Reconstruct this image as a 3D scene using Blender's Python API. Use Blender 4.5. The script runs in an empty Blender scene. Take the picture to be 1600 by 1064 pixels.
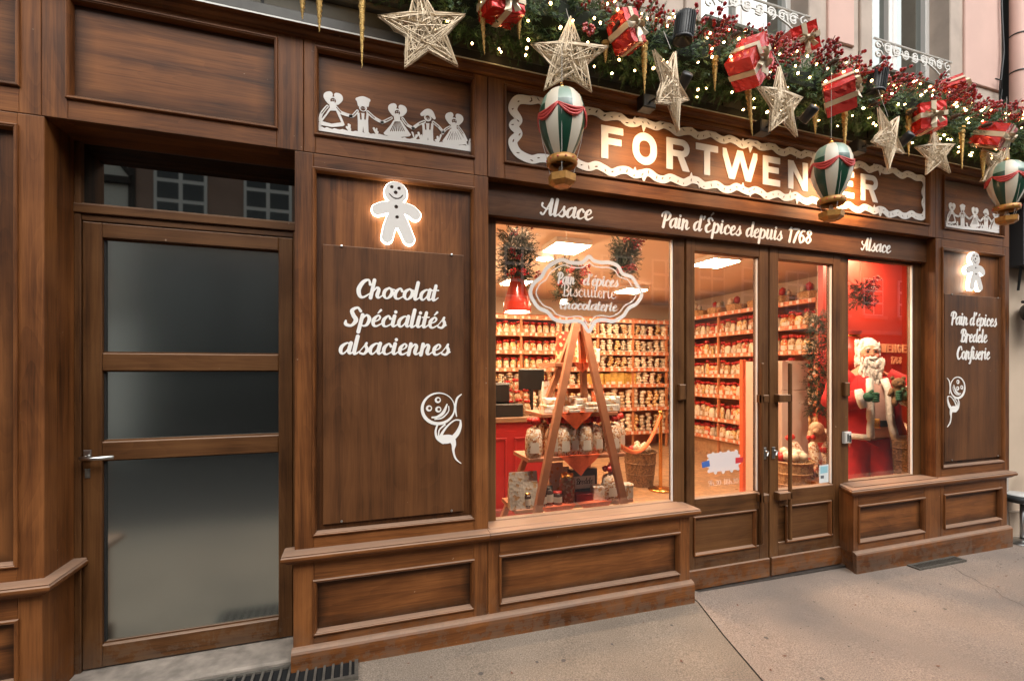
import bpy, bmesh, math, random
import numpy as np
from mathutils import Vector, Matrix, Euler

scn = bpy.context.scene
col = scn.collection
R = math.radians
rnd = random.Random(7)

# ------------------------------------------------------------------ camera
FPX, PSI, DIST, EYE = 723.3, R(18.36), 2.535, 1.55      # focal length in photo pixels, turn, metres to the shopfront, eye height
cam = bpy.data.cameras.new('camera'); camo = bpy.data.objects.new('camera', cam); col.objects.link(camo)
camo.location = (0, -DIST, EYE); camo.rotation_euler = (R(90), 0, -PSI)
cam.sensor_width = 36; cam.lens = 36 * FPX / 1600; cam.shift_y = 46 / 1600; cam.clip_start = .05; cam.clip_end = 400
scn.camera = camo

# ------------------------------------------------------------------ sky, sun, exposure
w = bpy.data.worlds.new('World'); scn.world = w; w.use_nodes = True
nt = w.node_tree; nt.nodes.clear()
sky = nt.nodes.new('ShaderNodeTexSky'); sky.sky_type = 'NISHITA'; sky.sun_disc = False
sky.sun_elevation = R(48); sky.sun_rotation = R(155); sky.air_density = 1.0; sky.dust_density = 4.0; sky.ozone_density = 1.0
hs = nt.nodes.new('ShaderNodeHueSaturation'); hs.inputs['Saturation'].default_value = .12
bg = nt.nodes.new('ShaderNodeBackground'); bg.inputs['Strength'].default_value = .15
wo = nt.nodes.new('ShaderNodeOutputWorld')
nt.links.new(sky.outputs[0], hs.inputs['Color']); nt.links.new(hs.outputs[0], bg.inputs['Color']); nt.links.new(bg.outputs[0], wo.inputs[0])
sl = bpy.data.lights.new('sun', 'SUN'); sl.energy = 1.0; sl.angle = R(40); sl.color = (1, .95, .88)
so = bpy.data.objects.new('sun', sl); col.objects.link(so)
so.rotation_euler = (R(42), 0, R(-25)); so.location = (0, -5, 12)
scn.view_settings.view_transform = 'Standard'; scn.view_settings.look = 'None'
scn.view_settings.exposure = 1.02; scn.view_settings.gamma = 1; scn.view_settings.use_curve_mapping = False
scn.render.engine = 'CYCLES'
scn.cycles.use_denoising = True
scn.cycles.max_bounces = 8; scn.cycles.diffuse_bounces = 4; scn.cycles.transparent_max_bounces = 12
scn.cycles.sample_clamp_indirect = 6; scn.cycles.caustics_reflective = False; scn.cycles.caustics_refractive = False

# ------------------------------------------------------------------ measuring: photo pixel -> point on the vertical plane y
_S, _C = math.sin(PSI), math.cos(PSI)
def at(px, py, y):
    u = (px - 800) / FPX; v = (578 - py) / FPX
    dx = _S + u * _C; dy = _C - u * _S
    t = (y + DIST) / dy
    return (t * dx, EYE + t * v)
def ax(px, y=0): return at(px, 578, y)[0]
def az(px, py, y=0): return at(px, py, y)[1]
def gz(x): return .0635 - .0125 * x                     # the pavement falls gently to the right

# ------------------------------------------------------------------ materials
def lin(c):
    return tuple(((v / 255 / 12.92) if v <= 10 else ((v / 255 + .055) / 1.055) ** 2.4) for v in c)
def newmat(name):
    m = bpy.data.materials.new(name); m.use_nodes = True
    return m, m.node_tree, m.node_tree.nodes['Principled BSDF']
def plain(name, c, rough=.6, metal=0, emit=None, es=0, noise=0, nscale=20, bump=0, coat=0, c2=None):
    m, t, b = newmat(name)
    b.inputs['Base Color'].default_value = (*c, 1); b.inputs['Roughness'].default_value = rough; b.inputs['Metallic'].default_value = metal
    if coat: b.inputs['Coat Weight'].default_value = coat; b.inputs['Coat Roughness'].default_value = .2
    if emit: b.inputs['Emission Color'].default_value = (*emit, 1); b.inputs['Emission Strength'].default_value = es
    if noise or bump or c2:
        tc = t.nodes.new('ShaderNodeTexCoord'); n = t.nodes.new('ShaderNodeTexNoise')
        n.inputs['Scale'].default_value = nscale; n.inputs['Detail'].default_value = 6
        t.links.new(tc.outputs['Object'], n.inputs['Vector'])
        if noise or c2:
            r = t.nodes.new('ShaderNodeValToRGB'); r.color_ramp.elements[0].position = .32; r.color_ramp.elements[1].position = .68
            d = c2 if c2 else tuple(v * (1 - noise) for v in c)
            r.color_ramp.elements[0].color = (*d, 1); r.color_ramp.elements[1].color = (*c, 1)
            t.links.new(n.outputs['Fac'], r.inputs['Fac']); t.links.new(r.outputs['Color'], b.inputs['Base Color'])
        if bump:
            bp = t.nodes.new('ShaderNodeBump'); bp.inputs['Strength'].default_value = bump; bp.inputs['Distance'].default_value = .01
            t.links.new(n.outputs['Fac'], bp.inputs['Height']); t.links.new(bp.outputs['Normal'], b.inputs['Normal'])
    return m

def wood(name, axis, dark=(.038, .0125, .0038), mid=(.126, .0430, .0115), light=(.232, .085, .0235), rough=.46, top_highlight=.55, k=1.0):
    m, t, b = newmat(name); N, L = t.nodes, t.links
    g = N.new('ShaderNodeNewGeometry'); oi = N.new('ShaderNodeObjectInfo')
    mul = N.new('ShaderNodeVectorMath'); mul.operation = 'SCALE'; mul.inputs[0].default_value = (13, 7, 17)
    L.new(oi.outputs['Random'], mul.inputs['Scale'])
    add = N.new('ShaderNodeVectorMath'); add.operation = 'ADD'; L.new(g.outputs['Position'], add.inputs[0]); L.new(mul.outputs[0], add.inputs[1])
    mp = N.new('ShaderNodeMapping'); L.new(add.outputs[0], mp.inputs['Vector'])
    s = {'x': (.42, 15, 15), 'z': (15, 15, .42)}[axis]; mp.inputs['Scale'].default_value = tuple(v * k for v in s)
    # broad grain
    n1 = N.new('ShaderNodeTexNoise'); n1.inputs['Scale'].default_value = 1.0; n1.inputs['Detail'].default_value = 7; n1.inputs['Roughness'].default_value = .62; n1.inputs['Distortion'].default_value = .35
    L.new(mp.outputs[0], n1.inputs['Vector'])
    # growth-ring lines
    mp2 = N.new('ShaderNodeMapping'); L.new(add.outputs[0], mp2.inputs['Vector'])
    s2 = {'x': (.55, 3.2, 3.2), 'z': (3.2, 3.2, .55)}[axis]; mp2.inputs['Scale'].default_value = s2
    n2 = N.new('ShaderNodeTexNoise'); n2.inputs['Scale'].default_value = 1.0; n2.inputs['Detail'].default_value = 2
    L.new(mp2.outputs[0], n2.inputs['Vector'])
    ml = N.new('ShaderNodeMath'); ml.operation = 'MULTIPLY'; ml.inputs[1].default_value = 26; L.new(n2.outputs['Fac'], ml.inputs[0])
    fr = N.new('ShaderNodeMath'); fr.operation = 'FRACT'; L.new(ml.outputs[0], fr.inputs[0])
    # fine fibre
    mp3 = N.new('ShaderNodeMapping'); L.new(add.outputs[0], mp3.inputs['Vector'])
    s3 = {'x': (6, 160, 160), 'z': (160, 160, 6)}[axis]; mp3.inputs['Scale'].default_value = s3
    n3 = N.new('ShaderNodeTexNoise'); n3.inputs['Scale'].default_value = 1; n3.inputs['Detail'].default_value = 3; L.new(mp3.outputs[0], n3.inputs['Vector'])
    # blotches of old stain
    n4 = N.new('ShaderNodeTexNoise'); n4.inputs['Scale'].default_value = 3.2; n4.inputs['Detail'].default_value = 3; L.new(add.outputs[0], n4.inputs['Vector'])
    def mth(op, a, bb):
        q = N.new('ShaderNodeMath'); q.operation = op
        for i, v in enumerate((a, bb)):
            if isinstance(v, (int, float)): q.inputs[i].default_value = v
            else: L.new(v, q.inputs[i])
        return q.outputs[0]
    v = mth('MULTIPLY', n1.outputs['Fac'], .80)
    v = mth('ADD', v, mth('MULTIPLY', fr.outputs[0], .05))
    v = mth('ADD', v, mth('MULTIPLY', n3.outputs['Fac'], .30))
    v = mth('ADD', v, mth('MULTIPLY', n4.outputs['Fac'], .46))
    v = mth('SUBTRACT', v, .285)
    r = N.new('ShaderNodeValToRGB'); L.new(v, r.inputs['Fac'])
    e = r.color_ramp.elements; e[0].position = .28; e[0].color = (*dark, 1); e[1].position = .70; e[1].color = (*light, 1)
    q = e.new(.48); q.color = (*mid, 1)
    at_ = N.new('ShaderNodeAttribute'); at_.attribute_name = 'patina'       # sunk panels turn darker towards their mouldings
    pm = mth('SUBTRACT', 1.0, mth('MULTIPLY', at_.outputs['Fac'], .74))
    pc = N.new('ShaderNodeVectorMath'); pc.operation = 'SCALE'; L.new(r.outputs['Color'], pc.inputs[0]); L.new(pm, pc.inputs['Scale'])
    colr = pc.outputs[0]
    # caught light painted as a pale dusty tone on faces that look up
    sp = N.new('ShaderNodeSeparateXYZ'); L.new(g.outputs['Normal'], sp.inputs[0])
    mr = N.new('ShaderNodeMapRange'); mr.inputs['From Min'].default_value = .30; mr.inputs['From Max'].default_value = .75; mr.inputs['To Max'].default_value = top_highlight
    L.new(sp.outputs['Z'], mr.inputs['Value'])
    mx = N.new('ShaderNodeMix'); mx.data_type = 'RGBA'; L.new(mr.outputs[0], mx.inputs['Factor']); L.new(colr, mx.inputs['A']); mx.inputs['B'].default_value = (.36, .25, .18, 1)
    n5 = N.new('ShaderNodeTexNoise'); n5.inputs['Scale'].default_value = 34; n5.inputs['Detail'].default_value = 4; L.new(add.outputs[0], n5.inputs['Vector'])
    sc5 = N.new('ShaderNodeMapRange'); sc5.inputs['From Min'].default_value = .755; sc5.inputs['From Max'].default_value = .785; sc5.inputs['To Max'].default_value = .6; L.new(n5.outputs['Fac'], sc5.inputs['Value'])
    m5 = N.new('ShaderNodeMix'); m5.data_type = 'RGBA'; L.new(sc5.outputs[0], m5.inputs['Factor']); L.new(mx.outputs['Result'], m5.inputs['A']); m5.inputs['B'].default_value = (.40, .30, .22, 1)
    spz = N.new('ShaderNodeSeparateXYZ'); L.new(g.outputs['Position'], spz.inputs[0])
    dz_ = N.new('ShaderNodeMapRange'); dz_.inputs['From Min'].default_value = .30; dz_.inputs['From Max'].default_value = .0; dz_.inputs['To Max'].default_value = .9; L.new(spz.outputs['Z'], dz_.inputs['Value'])
    n6 = N.new('ShaderNodeTexNoise'); n6.inputs['Scale'].default_value = 11; n6.inputs['Detail'].default_value = 8; n6.inputs['Roughness'].default_value = .75; L.new(g.outputs['Position'], n6.inputs['Vector'])
    d6 = mth('MULTIPLY', dz_.outputs[0], mth('MULTIPLY', n6.outputs['Fac'], mth('GREATER_THAN', n6.outputs['Fac'], .49)))
    m6 = N.new('ShaderNodeMix'); m6.data_type = 'RGBA'; L.new(d6, m6.inputs['Factor']); L.new(m5.outputs['Result'], m6.inputs['A']); m6.inputs['B'].default_value = (.13, .10, .075, 1)
    L.new(m6.outputs['Result'], b.inputs['Base Color'])
    rr = N.new('ShaderNodeMapRange'); rr.inputs['To Min'].default_value = rough - .08; rr.inputs['To Max'].default_value = rough + .16; L.new(n4.outputs['Fac'], rr.inputs['Value']); L.new(rr.outputs[0], b.inputs['Roughness'])
    bp = N.new('ShaderNodeBump'); bp.inputs['Strength'].default_value = .22; bp.inputs['Distance'].default_value = .002
    L.new(n3.outputs['Fac'], bp.inputs['Height']); L.new(bp.outputs['Normal'], b.inputs['Normal'])
    b.inputs['Specular IOR Level'].default_value = .26
    return m
M = {}
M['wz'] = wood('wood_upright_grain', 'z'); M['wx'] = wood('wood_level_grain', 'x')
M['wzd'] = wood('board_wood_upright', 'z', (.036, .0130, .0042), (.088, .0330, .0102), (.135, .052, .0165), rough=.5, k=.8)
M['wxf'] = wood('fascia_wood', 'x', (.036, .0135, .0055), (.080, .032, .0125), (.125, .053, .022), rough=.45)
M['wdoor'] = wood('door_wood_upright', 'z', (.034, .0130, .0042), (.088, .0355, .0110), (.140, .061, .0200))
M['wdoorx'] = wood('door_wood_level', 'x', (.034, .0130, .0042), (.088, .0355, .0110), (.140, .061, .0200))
M['wsill'] = wood('sill_wood', 'x', (.10, .05, .027), (.19, .10, .055), (.28, .16, .09), top_highlight=.35)
M['ladder'] = plain('ladder_wood', (.46, .19, .095), .5, noise=.25, nscale=9)
M['white'] = plain('white_lettering', (.80, .775, .735), .55)
M['offwhite'] = plain('aged_white', (.78, .745, .70), .6, noise=.12)
M['black'] = plain('black_metal', (.012, .013, .013), .4, bump=.05)
M['zinc'] = plain('dark_zinc', (.055, .052, .045), .45, metal=.3, noise=.3)
M['zincedge'] = plain('zinc_edge', (.62, .60, .55), .35)
M['dark'] = plain('dark_gap', (.01, .008, .007), .8)
M['steel'] = plain('brushed_steel', (.55, .55, .53), .28, metal=1)
M['brass'] = plain('brass', (.75, .42, .12), .25, metal=1)
M['red'] = plain('red_paint', (.30, .010, .010), .45, noise=.1)
M['redfoil'] = plain('red_foil', (.62, .018, .012), .22, metal=.45, bump=.9, nscale=9, coat=.6)
M['ribbon'] = plain('champagne_ribbon', (.72, .60, .42), .33, metal=.35, noise=.2)
M['gold'] = plain('gold_glitter', (.62, .40, .13), .35, metal=.8, noise=.55, nscale=90, bump=.8)
M['wire'] = plain('glitter_wire', (.72, .57, .38), .5, metal=.15, noise=.2, nscale=200)

def glassmat(name, refl, rough=0.0, tint=(1, 1, 1)):
    m = bpy.data.materials.new(name); m.use_nodes = True; t = m.node_tree; t.nodes.clear(); N, L = t.nodes, t.links
    o = N.new('ShaderNodeOutputMaterial'); tr = N.new('ShaderNodeBsdfTransparent'); tr.inputs[0].default_value = (*tint, 1)
    gl = N.new('ShaderNodeBsdfGlossy'); gl.inputs['Roughness'].default_value = rough; gl.inputs[0].default_value = (1, 1, 1, 1)
    fz = N.new('ShaderNodeFresnel'); fz.inputs['IOR'].default_value = 1.5
    ad = N.new('ShaderNodeMath'); ad.operation = 'ADD'; ad.inputs[1].default_value = refl; L.new(fz.outputs[0], ad.inputs[0])
    mx = N.new('ShaderNodeMixShader'); L.new(ad.outputs[0], mx.inputs[0]); L.new(tr.outputs[0], mx.inputs[1]); L.new(gl.outputs[0], mx.inputs[2])
    L.new(mx.outputs[0], o.inputs[0]); return m
def sheer(name, c, k):
    m = bpy.data.materials.new(name); m.use_nodes = True; t = m.node_tree; t.nodes.clear(); N, L = t.nodes, t.links
    o = N.new('ShaderNodeOutputMaterial'); d = N.new('ShaderNodeBsdfDiffuse'); d.inputs[0].default_value = (*c, 1); tr = N.new('ShaderNodeBsdfTransparent'); mx = N.new('ShaderNodeMixShader'); mx.inputs[0].default_value = k
    L.new(tr.outputs[0], mx.inputs[1]); L.new(d.outputs[0], mx.inputs[2]); L.new(mx.outputs[0], o.inputs[0]); return m
M['glass'] = glassmat('shop_glass', .085)
def filmglass(name, rough, amt=.27):
    m = bpy.data.materials.new(name); m.use_nodes = True; t = m.node_tree; t.nodes.clear(); N, L = t.nodes, t.links
    o = N.new('ShaderNodeOutputMaterial'); d = N.new('ShaderNodeBsdfDiffuse'); d.inputs[0].default_value = (.006, .0065, .006, 1)
    gl = N.new('ShaderNodeBsdfGlossy'); gl.inputs['Roughness'].default_value = rough; gl.inputs[0].default_value = (.93, 1, .95, 1)
    mx = N.new('ShaderNodeMixShader'); mx.inputs[0].default_value = amt; L.new(d.outputs[0], mx.inputs[1]); L.new(gl.outputs[0], mx.inputs[2])
    L.new(mx.outputs[0], o.inputs[0]); return m
M['frost'] = filmglass('satin_film_glass', .155, .54)
M['film'] = filmglass('dark_clear_glass', .02, .2)

# ------------------------------------------------------------------ mesh builder
class MB:
    def __init__(s): s.v = []; s.f = []; s.m = []
    def add(s, vs, fs, mi=0):
        o = len(s.v); s.v += [tuple(p) for p in vs]; s.f += [tuple(i + o for i in f) for f in fs]; s.m += [mi] * len(fs); return s
    def box(s, x0, x1, y0, y1, z0, z1, mi=0):
        return s.add([(x0, y0, z0), (x1, y0, z0), (x1, y1, z0), (x0, y1, z0), (x0, y0, z1), (x1, y0, z1), (x1, y1, z1), (x0, y1, z1)],
                     [(0, 3, 2, 1), (4, 5, 6, 7), (0, 1, 5, 4), (1, 2, 6, 5), (2, 3, 7, 6), (3, 0, 4, 7)], mi)
    def cbox(s, x0, x1, y0, y1, z0, z1, c=.003, mi=0):   # box with chamfered front upright and level edges (front = low y)
        return s.add([(x0 + c, y0, z0 + c), (x1 - c, y0, z0 + c), (x1 - c, y0, z1 - c), (x0 + c, y0, z1 - c),
                      (x0, y0 + c, z0), (x1, y0 + c, z0), (x1, y0 + c, z1), (x0, y0 + c, z1),
                      (x0, y1, z0), (x1, y1, z0), (x1, y1, z1), (x0, y1, z1)],
                     [(0, 1, 2, 3), (4, 5, 1, 0), (5, 6, 2, 1), (6, 7, 3, 2), (7, 4, 0, 3), (8, 9, 5, 4), (9, 10, 6, 5), (10, 11, 7, 6), (11, 8, 4, 7), (11, 10, 9, 8)], mi)
    def tube(s, pts, rads, n=6, mi=0, cap=True):
        P = [Vector(p) for p in pts]
        if isinstance(rads, (int, float)): rads = [rads] * len(P)
        o = len(s.v); up = Vector((.13, .21, .97)).normalized()
        for i, p in enumerate(P):
            d = (P[min(i + 1, len(P) - 1)] - P[max(i - 1, 0)]).normalized()
            a = d.cross(up)
            if a.length < .05: a = d.cross(Vector((1, 0, 0)))
            a.normalize(); b = d.cross(a)
            for k in range(n):
                t = 2 * math.pi * k / n; q = p + (a * math.cos(t) + b * math.sin(t)) * rads[i]; s.v.append(tuple(q))
        for i in range(len(P) - 1):
            for k in range(n):
                s.f.append((o + i * n + k, o + i * n + (k + 1) % n, o + (i + 1) * n + (k + 1) % n, o + (i + 1) * n + k)); s.m.append(mi)
        if cap:
            s.f.append(tuple(o + k for k in reversed(range(n)))); s.m.append(mi)
            s.f.append(tuple(o + (len(P) - 1) * n + k for k in range(n))); s.m.append(mi)
        return s
    def lathe(s, prof, c=(0, 0, 0), n=16, mi=0, sx=1, sy=1, mf=None):
        o = len(s.v)
        for r, z in prof:
            for k in range(n):
                t = 2 * math.pi * k / n; s.v.append((c[0] + r * sx * math.cos(t), c[1] + r * sy * math.sin(t), c[2] + z))
        for i in range(len(prof) - 1):
            for k in range(n):
                s.f.append((o + i * n + k, o + i * n + (k + 1) % n, o + (i + 1) * n + (k + 1) % n, o + (i + 1) * n + k))
                s.m.append(mf(i, k) if mf else mi)
        return s
    def ell(s, c, r, n=10, mi=0, lump=0, seed=0):
        if isinstance(r, (int, float)): r = (r, r, r)
        q = random.Random(seed); o = len(s.v); m = max(3, n // 2)
        for i in range(m + 1):
            ph = math.pi * i / m
            for k in range(n):
                t = 2 * math.pi * k / n; j = 1 + lump * (q.random() - .5) if 0 < i < m else 1
                s.v.append((c[0] + r[0] * j * math.sin(ph) * math.cos(t), c[1] + r[1] * j * math.sin(ph) * math.sin(t), c[2] + r[2] * j * math.cos(ph)))
        for i in range(m):
            for k in range(n):
                s.f.append((o + i * n + k, o + (i + 1) * n + k, o + (i + 1) * n + (k + 1) % n, o + i * n + (k + 1) % n)); s.m.append(mi)
        return s
    def prism(s, poly, y0, y1, mi=0):                    # poly in (x, z)
        n = len(poly)
        return s.add([(x, y0, z) for x, z in poly] + [(x, y1, z) for x, z in poly],
                     [tuple(range(n)), tuple(range(2 * n - 1, n - 1, -1))] + [(i, i + n, (i + 1) % n + n, (i + 1) % n) for i in range(n)], mi)
    def xf(s, mat):
        s.v = [tuple(mat @ Vector(p)) for p in s.v]; return s
    def mesh(s, name, mats, smooth=False):
        me = bpy.data.meshes.new(name); me.from_pydata(s.v, [], s.f)
        for m in (mats if isinstance(mats, (list, tuple)) else [mats]): me.materials.append(M[m] if isinstance(m, str) else m)
        me.polygons.foreach_set('material_index', s.m)
        if smooth: me.polygons.foreach_set('use_smooth', [True] * len(s.f))
        me.update(); return me
    def build(s, name, mats, parent=None, smooth=False, loc=None):
        return link(name, s.mesh(name, mats, smooth), parent, loc)
def link(name, me, parent=None, loc=None, rot=None, scale=None):
    o = bpy.data.objects.new(name, me); col.objects.link(o)
    if parent: o.parent = parent
    if loc is not None: o.location = loc
    if rot is not None: o.rotation_euler = rot
    if scale is not None: o.scale = scale if isinstance(scale, (tuple, list)) else (scale,) * 3
    return o
def tag(o, label, cat, group=None):
    o['label'] = label; o['category'] = cat
    if group: o['group'] = group
    return o
def thing(name, label, cat, loc=(0, 0, 0), rot=None, group=None):
    return tag(link(name, None, None, loc, rot), label, cat, group)
def struct(o): o['kind'] = 'structure'; return o
def stuff(o): o['kind'] = 'stuff'; return o
def copy_tree(o, parent=None):
    c = o.copy(); col.objects.link(c)
    if parent: c.parent = parent
    for ch in list(o.children): copy_tree(ch, c)
    return c
def base(e, z):                                          # put children built in world coordinates under an Empty standing at its base
    pass

# ------------------------------------------------------------------ flat shapes with thickness (letters, silhouettes)
def smooth_path(pts, step=.012, closed=False):
    P = [np.array(p, float) for p in pts]; n = len(P); out = []
    rng = range(n if closed else n - 1)
    for i in rng:
        if closed: p0, p1, p2, p3 = P[(i - 1) % n], P[i], P[(i + 1) % n], P[(i + 2) % n]
        else: p0, p1, p2, p3 = P[max(i - 1, 0)], P[i], P[i + 1], P[min(i + 2, n - 1)]
        L = np.hypot(*(p2 - p1)[:2]); k = max(2, int(L / step))
        for j in range(k):
            t = j / k
            out.append(.5 * ((2 * p1) + (-p0 + p2) * t + (2 * p0 - 5 * p1 + 4 * p2 - p3) * t * t + (-p0 + 3 * p1 - 3 * p2 + p3) * t ** 3))
    out.append(P[0] if closed else P[-1])
    return out
class Deco:
    """a distance field on a grid: shapes are joined or cut, then turned into one sheet with sides"""
    def __init__(s, x0, x1, z0, z1, cell):
        s.x0, s.z0, s.c = x0, z0, cell
        s.nx = int((x1 - x0) / cell) + 3; s.nz = int((z1 - z0) / cell) + 3
        s.F = np.full((s.nz, s.nx), -1.0)
        s.X = x0 + np.arange(s.nx) * cell; s.Z = z0 + np.arange(s.nz) * cell
    def _win(s, xa, xb, za, zb):
        i0 = max(0, int((xa - s.x0) / s.c) - 1); i1 = min(s.nx, int((xb - s.x0) / s.c) + 3)
        j0 = max(0, int((za - s.z0) / s.c) - 1); j1 = min(s.nz, int((zb - s.z0) / s.c) + 3)
        return i0, i1, j0, j1
    def _put(s, w, g, cut):
        i0, i1, j0, j1 = w
        if i1 <= i0 or j1 <= j0: return
        A = s.F[j0:j1, i0:i1]; s.F[j0:j1, i0:i1] = np.minimum(A, -g) if cut else np.maximum(A, g)
    def disc(s, x, z, r, cut=False, rz=None):
        rz = rz or r; e = 2 * s.c; w_ = s._win(x - r - e, x + r + e, z - rz - e, z + rz + e); i0, i1, j0, j1 = w_
        if i1 <= i0 or j1 <= j0: return
        dx = (s.X[i0:i1] - x)[None, :]; dz = (s.Z[j0:j1] - z)[:, None]
        g = min(r, rz) * (1 - np.sqrt((dx / r) ** 2 + (dz / rz) ** 2)); s._put(w_, g, cut)
    def stroke(s, pts, cut=False, closed=False, straight=False):
        pts = [tuple(p) for p in pts]
        if straight:
            q = []
            pp = pts + ([pts[0]] if closed else [])
            for a, b in zip(pp, pp[1:]):
                a = np.array(a, float); b = np.array(b, float); k = max(2, int(np.hypot(*(b - a)[:2]) / (s.c * .7)))
                q += [a + (b - a) * j / k for j in range(k)]
            q.append(np.array(pp[-1], float)); S_ = q
        else: S_ = smooth_path(pts, s.c * .7, closed)
        for p in S_: s.disc(p[0], p[1], max(p[2], s.c * .45), cut)
    def poly(s, P, cut=False):
        P = np.array(P, float); e = 2 * s.c
        w_ = s._win(P[:, 0].min() - e, P[:, 0].max() + e, P[:, 1].min() - e, P[:, 1].max() + e); i0, i1, j0, j1 = w_
        if i1 <= i0 or j1 <= j0: return
        X = s.X[i0:i1][None, :] + 0 * s.Z[j0:j1][:, None]; Z = s.Z[j0:j1][:, None] + 0 * X
        ins = np.zeros(X.shape, bool); D = np.full(X.shape, 9.)
        for a, b in zip(P, np.roll(P, -1, 0)):
            cr = ((a[1] > Z) != (b[1] > Z))
            with np.errstate(divide='ignore', invalid='ignore'):
                xi = (b[0] - a[0]) * (Z - a[1]) / (b[1] - a[1] + 1e-12) + a[0]
            ins ^= cr & (X < xi)
            d = b - a; t = np.clip(((X - a[0]) * d[0] + (Z - a[1]) * d[1]) / (d @ d + 1e-12), 0, 1)
            D = np.minimum(D, np.hypot(X - a[0] - t * d[0], Z - a[1] - t * d[1]))
        s._put(w_, np.where(ins, D, -D), cut)
    def mb(s, y0, y1, mi=0, grow=0):
        """front face at y0, sides back to y1"""
        F = s.F + grow; F[0, :] = F[-1, :] = -1; F[:, 0] = F[:, -1] = -1
        B = F > 0; vid = {}; V = []; faces = []; sides = []
        def node(j, i):
            k = (j, i, 0)
            if k not in vid: vid[k] = len(V); V.append((s.X[i], s.Z[j]))
            return vid[k]
        def cut(j, i, d):                                # crossing on the edge from (j,i) to the right (1) or up (2)
            k = (j, i, d)
            if k not in vid:
                a = F[j, i]; b = F[j, i + 1] if d == 1 else F[j + 1, i]; t = min(.97, max(.03, a / (a - b)))
                vid[k] = len(V); V.append((s.X[i] + (t * s.c if d == 1 else 0), s.Z[j] + (t * s.c if d == 2 else 0)))
            return vid[k]
        full = B[:-1, :-1] & B[1:, :-1] & B[:-1, 1:] & B[1:, 1:]
        anyb = B[:-1, :-1] | B[1:, :-1] | B[:-1, 1:] | B[1:, 1:]
        for j in range(s.nz - 1):
            row = np.nonzero(anyb[j])[0]; i = 0; run = None
            for i in row:
                if full[j, i]:
                    faces.append((node(j, i), node(j, i + 1), node(j + 1, i + 1), node(j + 1, i)))
                else:
                    c = [(j, i), (j, i + 1), (j + 1, i + 1), (j + 1, i)]; bb = [B[a] for a in c]
                    eg = [(j, i, 1), (j, i + 1, 2), (j + 1, i, 1), (j, i, 2)]
                    n_in = sum(bb)
                    if n_in == 2 and bb[0] == bb[2]:     # two opposite corners: two triangles
                        for q in range(4):
                            if bb[q]:
                                a = cut(*eg[q]); b = cut(*eg[q - 1]); faces.append((node(*c[q]), a, b)); sides.append((a, b))
                        continue
                    ring = []; ent = None; ext = None
                    for q in range(4):
                        if bb[q]: ring.append(node(*c[q]))
                        if bb[q] != bb[(q + 1) % 4]:
                            k = cut(*eg[q]); ring.append(k)
                            if bb[q]: ext = k
                            else: ent = k
                    faces.append(tuple(ring)); sides.append((ext, ent))
        m = MB(); n = len(V)
        if n == 0: return m
        m.v = [(x, y0, z) for x, z in V]; m.f = [f for f in faces]; m.m = [mi] * len(faces)
        bk = {}
        for a, b in sides:
            for k in (a, b):
                if k not in bk: bk[k] = len(m.v); m.v.append((V[k][0], y1, V[k][1]))
            m.f.append((a, bk[a], bk[b], b)); m.m.append(mi)
        return m

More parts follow.
